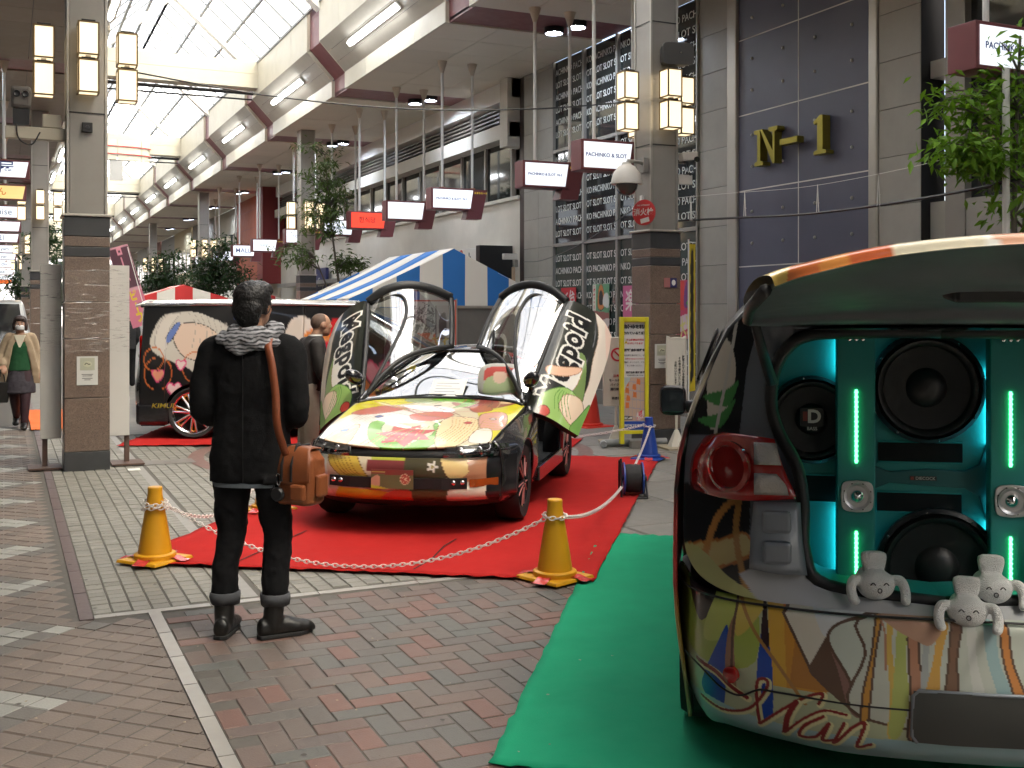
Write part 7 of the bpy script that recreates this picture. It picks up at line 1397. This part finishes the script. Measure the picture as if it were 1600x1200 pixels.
pk = thing('banner_flag', 'pink slanting banner with yellow roast beef lettering left of the dark minivan', 'banner', (2.08, 19.95, 0), 0); A = Art((.58, .18, .26)); A.poly([(0, .46), (1, .46), (1, 1), (0, 1)], (.06, .03, .05), None, smooth=False).poly([(0, 0), (0, 1), (1, 1), (1, 0)], (0, 0, 0), (.62, .30, .36), .07, 2, False) if False else A.poly([(0, .46), (1, .46), (1, 1), (0, 1)], (.085, .03, .05), (.60, .3, .36), .05, 2, False)
for i, ch in enumerate('ロースト'): A.text(ch if ch != 'ー' else '|', (.5, .93-i*.115), .105, 0, (.62, .25, .32), .010, 2.6)
for i, ch in enumerate('ビーフ'): A.text(ch if ch != 'ー' else '|', (.5, .37-i*.135), .13, 0, (.70, .52, .03), .008, 2.8)
poster(pk, 0, 0, .34, 1.42, A, 'cloth', 70, Mrot((-.08, 0, 1.32), ry=R(-17))); MB().tube([(.48, .01, 0), (.20, .01, 1.32), (-.17, .01, 2.72)], .013, 8).build('pole', m_white, pk); MB().frus((.48, 0, 0), (.35, .35), (.3, .3), .07).build('base', m_bcone, pk)
# window posters of the game hall
def wposter(y0, y1, z0, z1, art, label):
    t = thing('window_poster', label, 'poster', (9.565, (y0+y1)/2, z0)); w_ = y0-y1
    o = poster(t, -w_/2, 0, w_/2, z1-z0, art, 'sheet', 56); o.matrix_local = Matrix.Rotation(R(-90), 4, 'Z'); return t
A = Art((.50, .02, .03)); A.text('新台', (.55, .6), .5, .3, (.66, .62, .6), .012, .8).poly([(0, 0), (1, 0), (1, .35), (0, .2)], (.35, .01, .02), None, smooth=False); wposter(18.55, 17.95, 1.5, 2.06, A, 'red poster with white characters left on the lettered glass')
A = Art((.12, .30, .16)); A.poly([(.3, .6), (.4, .95), (.62, .95), (.72, .6), (.5, .5)], (.55, .2, .06), K, .015).poly([(.4, .62), (.42, .85), (.6, .85), (.62, .62)], (.03, .03, .03)).poly([(.62, .62), (.7, .8), (.95, .8), (.95, .55)], (.6, .6, .56)).poly([(0, 0), (1, 0), (1, .45), (0, .5)], (.30, .10, .09), None, smooth=False).poly([(.3, .25), (.95, .35), (.95, .2), (.3, .1)], (.64, .55, .5)).poly([(.05, .08), (.3, .08), (.3, .42), (.05, .42)], (.45, .45, .43), K, .02, smooth=False).poly([(.5, .02), (.9, .05), (.85, .14), (.5, .12)], (.55, .03, .05)).poly([(0, .5), (.2, .5), (.2, 1), (0, 1)], (.60, .58, .5), None, smooth=False)
for k in range(6): A.text('エヴォリュ|'[k], (.1, .95-k*.075), .07, 0, (.5, .05, .05), .003, 2)
wposter(17.32, 16.72, 1.17, 2.1, A, 'tall green and red machine poster on the lettered glass left of the pillar')
A = Art((.50, .05, .12)); A.poly([(0, .5), (.4, .5), (.4, 1), (0, 1)], (.6, .05, .04), None, smooth=False).poly([(.4, .55), (.9, .6), (.95, 1), (.5, .95)], (.18, .05, .2)).poly([(.5, .6), (.9, .5), (.8, .7)], (.04, .3, .05)).poly([(0, .1), (.9, .25), (1, .45), (.1, .35)], (.65, .5, .55)).text('大当', (.5, .2), .35, .2, (.65, .6, .2), .01); wposter(14.60, 14.08, 1.19, 2.1, A, 'red and purple poster on the glass right of the pillar')
A = Art((.55, .12, .25)); A.text('楽', (.5, .5), .7, 0, (.7, .65, .6), .01); wposter(16.25, 15.75, 1.5, 2.05, A, 'pink poster on the glass half hidden by the right pillar')
# ================================================================== trees
m_bark = mat('bark', (.10, .085, .065), .8, var=.2, scale=20, bump=.3)
def leafmat(nm, c):
    m = mat(nm, c, .5, rnd=.35, spec=.3); n = m.node_tree.nodes; l = m.node_tree.links; b = n['Principled BSDF']
    t = n.new('ShaderNodeBsdfTranslucent'); t.inputs[0].default_value = (c[0]*1.6, c[1]*1.7, c[2]*.8, 1); mx = n.new('ShaderNodeMixShader'); mx.inputs[0].default_value = .3
    l.new(b.outputs[0], mx.inputs[1]); l.new(t.outputs[0], mx.inputs[2]); l.new(mx.outputs[0], n['Material Output'].inputs[0]); return m
def tree(label, loc, h, trunk, crown, nb, nl, ls, mleaf, seed, aspect=.36, droop=.35, tr=.035, group='street trees along the arcade', spread=.20):
    rnd = random.Random(seed); t = thing('street_tree', label, 'tree', loc, 0, group)
    q = MB(); tips = []
    stems = []
    for st in trunk:
        P = catmull(st, 5); stems.append(P); q.tube(P, [tr*(1-.75*i/(len(P)-1)) for i in range(len(P))], 8)
    br = MB()
    for k in range(nb):
        c, r = rnd.choice(crown); u = Vector((rnd.gauss(0, 1), rnd.gauss(0, 1), rnd.gauss(0, 1))).normalized()*rnd.random()**.4
        tip = Vector((c[0]+r[0]*u.x, c[1]+r[1]*u.y, c[2]+r[2]*u.z))
        P = min(stems, key=lambda P: min((Vector(p)-tip).length for p in P)); cand = [Vector(p) for p in P if p[2] < tip.z+.05] or [Vector(P[0])]
        a = min(cand, key=lambda p: (p-tip).length+.3*max(0, p.z-tip.z+.3)); mid = a.lerp(tip, .5)+Vector((0, 0, .12*(tip-a).length))
        pts = catmull([tuple(a), tuple(mid), tuple(tip)], 4); br.tube(pts, [tr*.28*(1-.75*i/(len(pts)-1)) for i in range(len(pts))], 5); tips.append(pts)
    q.build('trunk', m_bark, t, smooth=True); br.build('branches', m_bark, t, smooth=True)
    lv = MB()
    for pts in tips:
        for k in range(nl):
            f = rnd.random()**.7; p = Vector(pts[min(len(pts)-1, int((.35+.65*f)*(len(pts)-1)+.5))])+Vector((rnd.gauss(0, spread), rnd.gauss(0, spread), rnd.gauss(0, spread*.6)))*.6
            d = Vector((rnd.gauss(0, 1), rnd.gauss(0, 1), rnd.gauss(-droop, .45))).normalized(); s_ = ls*rnd.uniform(.6, 1.25); sd = d.cross(Vector((rnd.gauss(0, .5), rnd.gauss(0, .5), 1))).normalized(); nz = sd.cross(d)
            w_ = s_*aspect; m_ = p+d*s_*.5; e = p+d*s_-Vector((0, 0, s_*.12))
            lv.add([p, m_+sd*w_*.5+nz*w_*.18, e, m_-sd*w_*.5+nz*w_*.18, m_-nz*w_*.02], [(0, 4, 1), (1, 4, 2), (2, 4, 3), (3, 4, 0)])
    o = lv.build('crown', mleaf, t); return t
lf1 = leafmat('leaf_bright', (.12, .235, .022)); lf2 = leafmat('leaf_mid', (.065, .10, .030)); lf3 = leafmat('leaf_dark', (.028, .055, .022))
tree('bright green leafy tree at the right edge behind the raised tailgate', (7.62, 6.55, 0), 4, [[(0, 0, 0), (.02, .0, 1.2), (-.02, 0, 2.4), (.05, 0, 3.9)], [(.05, .1, 0), (.2, .15, 1.6), (.35, .1, 3.4)]],
     [((-.12, .05, 3.05), (.55, .5, .5)), ((.1, 0, 3.55), (.5, .45, .35)), ((.15, 0, 2.55), (.6, .5, .45)), ((-.62, .15, 3.32), (.22, .2, .12)), ((-.52, .1, 2.92), (.2, .2, .10))], 70, 27, .12, lf1, 3, .38, .45, .045)
sup = thing('tree_stake', 'pale stake tied beside the bright tree at the right edge', 'stake', (7.45, 6.5, 0)); MB().tube([(0, 0, 0), (0, 0, 3.6)], .03, 8).build('pole', m_pole, sup)
tree('slim airy tree rising behind the striped tent by the second pillar', (7.35, 26.0, 0), 6, [[(0, 0, 0), (.1, .1, 1.6), (-.15, 0, 3.4), (-.35, 0, 5.4)], [(.1, 0, 0), (-.05, 0, 1.5), (-.55, .1, 2.9)]],
     [((-.55, 0, 5.0), (.75, .8, .75)), ((-.4, 0, 3.9), (.75, .7, .55)), ((-1.0, 0, 2.95), (.75, .6, .35)), ((.35, 0, 2.85), (.5, .5, .3)), ((-.1, 0, 4.5), (.7, .6, .5))], 100, 22, .17, lf2, 11, .30, .5, .05)
tree('dense dark tree beside the third right pillar', (6.9, 40.0, 0), 5, [[(0, 0, 0), (.05, 0, 1.5), (.0, 0, 3.6)]], [((-.1, 0, 3.5), (1.5, 1.2, .9)), ((.5, 0, 2.8), (1.2, 1.0, .6)), ((-.7, 0, 2.7), (.9, .9, .7))], 120, 26, .20, lf3, 5, .34, .4, .06, spread=.3)
tree('second dense dark tree farther down the street', (6.9, 55.0, 0), 5, [[(0, 0, 0), (.0, 0, 1.5), (.1, 0, 4.0)]], [((0, 0, 3.7), (1.5, 1.4, 1.2)), ((-.6, 0, 2.7), (1.3, 1.0, .8)), ((.6, 0, 2.6), (1.0, 1.0, .6))], 120, 26, .24, lf3, 8, .34, .4, .06, spread=.35)
tree('dark green tree on the left walkway behind the second left pillar', (1.15, 36.0, 0), 4, [[(0, 0, 0), (.0, 0, 1.5), (.05, 0, 3.6)]], [((0, 0, 3.3), (.7, .7, 1.3)), ((.1, 0, 2.2), (.6, .6, .6))], 60, 26, .2, lf3, 9, .34, .4, .05, spread=.3)
tree('small dark tree far along the left walkway', (.75, 50.0, 0), 4, [[(0, 0, 0), (.0, 0, 1.5), (.05, 0, 3.0)]], [((0, 0, 2.6), (.8, .8, .9))], 50, 24, .22, lf3, 19, .34, .4, .05, spread=.3)
# ================================================================== fittings on and round the pillars
PX, PY = 7.225, 11.485
t = thing('dome_camera', 'white dome security camera on a bracket left of the right pillar', 'camera', (6.70, 11.30, 3.02)); MB().tube([(.30, .1, .36), (.22, .06, .38), (.02, 0, .38), (0, 0, .33)], .022, 8).build('bracket', m_steel, t, smooth=True); MB().lathe([(.05, .36), (.06, .33), (.10, .31), (.165, .22), (.185, .12), (.185, .10), (.14, .10)], 32).build('housing', mat('cctv_white', (.55, .52, .47), .45, var=.08), t, smooth=40); MB().lathe([(.135, .10), (.125, .04), (.09, -.01), (.04, -.035), (.001, -.04)], 28).build('dome', mat('smoked_dome', (.06, .055, .05), .1, coat=1), t, smooth=60); MB().box(.26, .04, .26, .33, .16, .44).build('wall_plate', m_steel, t, bev=.005)
t = thing('bullet_camera', 'small white box camera right of the right pillar', 'camera', (7.44, 11.33, 3.38)); MB().box(.02, -.1, .05, .24, .0, .15, Mrot((0, 0, 0), ry=R(-8))).build('housing', MATS['cctv_white'], t, bev=.008); MB().lathe([(.035, 0), (.035, .02)], 14, Mrot((.2, -.1, .08), rx=R(90))).build('lens', m_dark, t); MB().tube([(0, .05, .05), (.1, -.02, .04)], .015, 8).build('bracket', m_steel, t); MB().tube([(.24 + .06*math.sin(a)*.9-.1, -.06, .0+.11*math.cos(a)) for a in [k*math.pi/8 for k in range(14)]], .006, 6).build('cable', m_dark, t); MB().box(-.0, -.02, -.22, .2, .04, -.1).build('junction_box', MATS['cctv_white'], t, bev=.006)
t = thing('loudspeaker', 'dark grey loudspeaker box high on the right pillar', 'loudspeaker', (7.30, 11.10, 4.55), R(-14)); MB().rings([[(x*k_, yy, z*k_+.14) for x, z in [(.20*math.copysign(abs(math.cos(a))**.35, math.cos(a)), .135*math.copysign(abs(math.sin(a))**.35, math.sin(a))) for a in [j*math.pi/14 for j in range(28)]]] for yy, k_ in ((-.0, .97), (.015, 1), (.2, .86), (.21, .8))]).build('cabinet', mat('speaker_grey', (.055, .052, .048), .6), t, smooth=35); MB().lathe([(.016, 0), (.012, .006)], 12, Mrot((.03, -.002, .15), rx=R(90))).build('badge', m_chrome, t); MB().tube([(-.05, .1, .3), (-.05, .22, .3), (-.05, .2, .2)], .014, 6).build('bracket', m_steel, t)
t = thing('hydrant_sign', 'round red fire hydrant sign with white characters on the right pillar', 'sign', (6.985, 11.36, 2.80), R(0)); MB().lathe([(.155, 0), (.155, .02), (.148, .024), (.001, .024)], 36, Mrot((0, 0, 0), rx=R(90), rz=R(-62))).build('disc', mat('sign_red', (.50, .03, .03), .4, coat=.3), t, smooth=30)
M = Mrot((0, 0, 0), rz=R(-62)) @ Mrot((0, -.027, 0), rx=R(90)); text('消火栓', .092, M, m_frost, t, .001, .002); text('FIRE HYDRANT', .026, M @ Matrix.Translation((0, .085, 0)), m_frost, t, .001); MB().box(-.06, -.001, -.125, .06, .001, -.07, Mrot((0, 0, 0), rz=R(-62)) @ Mrot((0, -.026, 0), ry=R(-12))).build('arrow_plate', m_frost, t); MB().box(.0, .02, -.14, .05, .06, .1).build('clamp', m_white, t)
MB().box(.03, .1, .05, .1, .16, .22).build('bracket_box', m_white, t)
t = thing('sticker', 'small red and navy square stickers on the right pillar front', 'sticker', (7.20, 11.264, 1.90)); MB().box(.0, -.003, 0, .085, 0, .115).build('red_square', mat('faded_red', (.36, .14, .13), .5), t); MB().box(.087, -.003, 0, .18, 0, .115).build('navy_square', mat('navy_ink', (.03, .03, .12), .5), t); MB().lathe([(.028, 0), (.02, .002), (.001, .002)], 20, Mrot((.135, -.003, .058), rx=R(90)) @ Matrix.Diagonal((1, 1.25, 1, 1))).build('emblem', m_frost, t)
def notice(loc, rz, label):
    t = thing('notice_sheet', label, 'notice', loc, rz); MB().box(-.10, -.003, 0, .10, 0, .29).build('sheet', mat('paper_w', (.58, .58, .55), .6), t); MB().box(-.07, -.005, .15, .07, -.0031, .275).build('picture', mat('olive_print', (.42, .43, .33), .5), t, bev=.002); MB().lathe([(.035, 0), (.03, .001)], 20, Mrot((0, -.0055, .21), rx=R(90)) @ Matrix.Diagonal((1.2, .9, 1, 1))).build('emblem', mat('olive_pale', (.50, .50, .36), .5), t); MB().tube([(-.025, -.0065, .205), (-.01, -.0065, .222), (.01, -.0065, .21), (.028, -.0065, .212)], .004, 5).build('bicycle_mark', m_dark, t)
    for k, (z, w_, c_) in enumerate(((.105, .055, m_inkk), (.09, .045, m_inkk), (.065, .05, m_inkk), (.05, .03, m_inkk))): MB().box(-w_, -.0042, z, w_, -.003, z+.005).build('text_line', c_, t)
notice((.755, 11.905, .865), 0, 'white notice sheet taped to the left pillar below the cling film'); notice((7.17, 11.265, .93), 0, 'white notice sheet low on the right pillar between the stand signs')
t = thing('control_box', 'small dark square box on the shaft of the left pillar', 'box', (.755, 11.925, 3.47)); MB().box(-.05, -.03, -.05, .05, .0, .05).build('case', m_dark, t, bev=.005); MB().lathe([(.02, 0), (.018, .008)], 14, Mrot((0, -.03, 0), rx=R(90))).build('lens', m_black, t)
t = thing('twin_lamp', 'twin eyed floodlight unit on a cream bracket left of the left pillar', 'lamp', (.12, 12.1, 3.36)); MB().box(-.12, -.06, -.02, .45, .06, .10).build('arm', m_cream, t, bev=.006); MB().box(-.07, -.09, .28, .12, .03, .50).build('case', mat('grey_case', (.12, .11, .1), .5), t, bev=.03); MB().box(-.05, -.08, .12, .10, .02, .27).build('grille', m_dark, t)
for x in (-.015, .065): MB().lathe([(.035, 0), (.03, .02), (.02, .015)], 16, Mrot((x, -.09, .42), rx=R(90))).build('lens', m_black, t, smooth=40)
MB().box(.22, -.05, .105, .40, .05, .24).build('small_box', m_cream, t, bev=.01); MB().tube(catmull([(-.02, -.06, .2), (.0, -.08, -.02), (.12, -.08, -.08), (.2, -.07, .05)], 5), .007, 6).build('cable', m_dark, t)
# boards wrapped round the left pillar
m_board = mat('board_white', (.55, .54, .51), .55, var=.05, scale=2)
for x0, x1, fx, lab in ((.325, .525, .37, 'white board on a post at the left side of the left pillar'), (.985, 1.185, 1.165, 'white board on a post at the right side of the left pillar')):
    t = thing('notice_board', lab, 'notice board', ((x0+x1)/2, 12.2, 0)); c = (x0+x1)/2; MB().box(x0-c, -.02, .31, x1-c, .03, 2.09).build('board', m_board, t, bev=.003); MB().box(fx-c-.025, .031, .0, fx-c+.025, .075, 2.0).build('post', mat('rust_post', (.10, .06, .045), .6, var=.2), t); MB().box(fx-c-.16, -.16, .013, fx-c+.16, .2, .028).build('base_plate', MATS['rust_post'], t)
m_film = bpy.data.materials.new('cling_film'); m_film.use_nodes = True; n = m_film.node_tree.nodes; l = m_film.node_tree.links; n.remove(n['Principled BSDF'])
tc = n.new('ShaderNodeTexCoord'); mp = n.new('ShaderNodeMapping'); mp.inputs['Scale'].default_value = (1.6, 1.6, 22); mp.inputs['Rotation'].default_value = (0, R(9), 0); no = n.new('ShaderNodeTexNoise'); no.inputs['Scale'].default_value = 3; no.inputs['Detail'].default_value = 7; no.inputs['Distortion'].default_value = .8
cr = n.new('ShaderNodeValToRGB'); cr.color_ramp.elements[0].position = .56; cr.color_ramp.elements[0].color = (.02, .02, .02, 1); cr.color_ramp.elements[1].position = .78; cr.color_ramp.elements[1].color = (.55, .55, .55, 1)
a = n.new('ShaderNodeBsdfTransparent'); b = n.new('ShaderNodeBsdfGlossy'); b.inputs['Roughness'].default_value = .28; mx = n.new('ShaderNodeMixShader'); bp_ = n.new('ShaderNodeBump'); bp_.inputs['Strength'].default_value = .8; bp_.inputs['Distance'].default_value = .03
l.new(tc.outputs['Object'], mp.inputs[0]); l.new(mp.outputs[0], no.inputs[0]); l.new(no.outputs[0], cr.inputs[0]); l.new(cr.outputs[0], mx.inputs[0]); l.new(no.outputs[0], bp_.inputs['Height']); l.new(bp_.outputs[0], b.inputs['Normal']); l.new(a.outputs[0], mx.inputs[1]); l.new(b.outputs[0], mx.inputs[2]); l.new(mx.outputs[0], n['Material Output'].inputs[0])
random.seed(4)
pts = [(.53, 11.902), (.98, 11.902), (1.19, 12.17), (1.19, 12.25), (.98, 12.36), (.53, 12.36), (.32, 12.25), (.32, 12.17)]
G = [[(x+random.uniform(-.002, .002), y+random.uniform(-.002, .002), z+.03*math.sin(i*1.7)) for i, (x, y) in enumerate(pts+pts[:1])] for z in (1.18, 1.4, 1.6, 1.8, 2.02)]
tag(MB().grid(G).build('cling_film', m_film), 'wrinkled clear cling film wound round the left pillar and its boards', 'cling film')
# ================================================================== cables
def cable(label, pts, r, cat='cable', m=None): o = MB().tube(catmull(pts, 8), r, 6).build('cable', m or m_dark); return tag(o, label, cat)
cable('thin black cable slung across the street between the two front pillars', [(1.13, 12.1, 4.12), (2.6, 12.0, 3.96), (4.1, 11.8, 3.90), (5.6, 11.6, 3.98), (6.85, 11.5, 4.14)], .009)
cable('thick dark cable with white ties passing in front of the navy panels', [(7.45, 11.4, 2.72), (7.42, 10.2, 2.66), (7.42, 8.9, 2.60), (7.44, 7.6, 2.61), (7.55, 6.6, 2.68), (7.6, 5.6, 2.8)], .014)
cable('pale string above the thick cable in front of the navy panels', [(7.45, 11.4, 3.0), (7.42, 10.2, 2.94), (7.42, 8.9, 2.88), (7.44, 7.6, 2.91), (7.55, 6.6, 3.0)], .0025, 'string', m_white)
for k, (y, z, o_) in enumerate(((11.0, 2.70, 'nearest the right pillar'), (9.95, 2.65, 'at the left of the navy panels'), (8.75, 2.60, 'at the middle of the navy panels'), (7.9, 2.60, 'over the stone pier'))):
    tag(MB().tube([(7.42, y, z-.01), (7.415, y+.012, z+.28), (7.42, y+.035, z-.008)], .005, 5).tube([(7.40, y-.02, z+.1), (7.44, y+.02, z+.1)], .003, 5).build('cable_tie', m_white), f'white string tie on the thick cable, {o_}', 'cable tie', 'white ties on the cable')
cable('thin black wire drooping across the lettered glass to the stone pier', [(7.0, 11.5, 2.9), (7.8, 14.5, 2.62), (8.9, 18.0, 2.55), (9.54, 20.15, 2.62)], .007)
t = thing('wall_camera', 'small white wall camera by the dark downpipe left of the lettered glass', 'camera', (9.45, 20.3, 2.72)); MB().box(-.3, -.06, -.05, .0, .06, .07).build('housing', MATS['cctv_white'], t, bev=.01); MB().box(-.02, -.04, -.2, .02, .04, -.05).build('bracket', m_steel, t); MB().box(-.1, -.02, -1.5, -.04, .02, -.2).build('conduit', mat('wood_strip', (.42, .3, .2), .6), t)
t = thing('wall_sign', 'white box sign with black Road lettering on the plaster wall', 'sign', (9.2, 21.0, 2.24)); MB().box(-.35, 0, 0, .38, .9, .70).build('box', m_white, t, bev=.01); text("King's", .30, Mrot((-.36, .5, .48), rx=R(90), rz=R(-90)), m_inkk, t, .002, .006, squeeze=.7); text('Road', .30, Mrot((-.36, .5, .18), rx=R(90), rz=R(-90)), m_inkk, t, .002, .006, squeeze=.7); MB().lathe([(.09, 0), (.09, .01)], 20, Mrot((-.352, .8, .6), ry=R(-90))).build('red_dot', mat('sign_red'), t); MB().box(-.36, -.22, -.02, .38, -.02, .74).build('dark_side', m_dark, t)
t = thing('wall_sign', 'small navy sign with white script on the grey front beside the second right pillar', 'sign', (9.45, 35.4, 2.1)); MB().box(-.05, -.6, 0, .05, .6, .95).build('box', mat('navy_sign', (.02, .025, .11), .4), t); text('Gasp', .42, face_W((-.055, 0, .48)), m_frost, t, .002, shear=.2)
# hanging ornament under the second tie beam
t = thing('hanging_ornament', 'cream curved ornament with red bands and grey drops under a roof beam', 'ornament', (3.2, 42.9, 7.15))
for k in range(5):
    a0, a1 = math.pi*(1+.2*k), math.pi*(1+.2*(k+1)); MB().grid([[(1.7*math.cos(a0+(a1-a0)*j/5*.97), .55*math.sin(a0+(a1-a0)*j/5*.97), z) for j in range(6)] for z in (0, .75)]).build('drum_panel', m_cream, t, thick=.03)
for z in (.22, .5): MB().tube([(1.73*math.cos(math.pi*(1+j/24)), .58*math.sin(math.pi*(1+j/24)), z) for j in range(25)], .022, 6).build('red_band', mat('sign_red'), t)
for x in (-1.0, -.25, .5): MB().box(x-.25, -.5, -.75, x+.2, -.42, -.02).build('drop', mat('drop_grey', (.35, .35, .34), .6), t)
# bicycles of clutter: drain cover, leaf litter and paint marks on the paving
t = MB().box(1.20, 12.05, -.002, 1.85, 12.40, .0045).build('drain_cover', mat('cover_grey', (.16, .15, .135), .5, var=.2, scale=20)); tag(t, 'rectangular drain cover set in the setts right of the left pillar', 'drain cover')
t = MB().box(1.13, 11.72, -.002, 1.25, 11.84, .0048).build('marker_plate', m_white); tag(t, 'small white plate in the paving by the board foot', 'marker plate')
random.seed(12); q = MB()
for k in range(240):
    d = random.uniform(3.2, 9); u = random.uniform(-.46, .1); x, y = d*(u*.908+.418), d*(-u*.418+.908); s_ = random.uniform(.003, .010); a = random.random()*6.3
    q.add([(x+s_*math.cos(a+b_)*random.uniform(.5, 1), y+s_*math.sin(a+b_), .0075+random.uniform(0, .003)) for b_ in (0, 1.6, 3.1, 4.6)], [(0, 1, 2, 3)])
struct(q.build('litter', mat('litter_mix', (.22, .18, .13), .8, rnd=.6)), 'stuff', 'tiny crumbs of litter scattered on the paving')
random.seed(21); q = MB()
for k in range(90):
    d = random.uniform(3.0, 11); u = random.uniform(-.47, .12); x, y = d*(u*.908+.418), d*(-u*.418+.908); s_ = random.uniform(.005, .013); n_ = 9
    if y > 6.2 and 1.3 < x < 6.4: continue
    q.add([(x+s_*(1+.3*math.sin(j*2.3+k))*math.cos(j*2*math.pi/n_), y+s_*math.sin(j*2*math.pi/n_), .0022+.0004*(k % 4)) for j in range(n_)], [tuple(range(n_))])
struct(q.build('gum_spots', mat('gum_dark', (.085, .075, .066), .8, rnd=.3)), 'stuff', 'dark trodden gum spots on the paving')
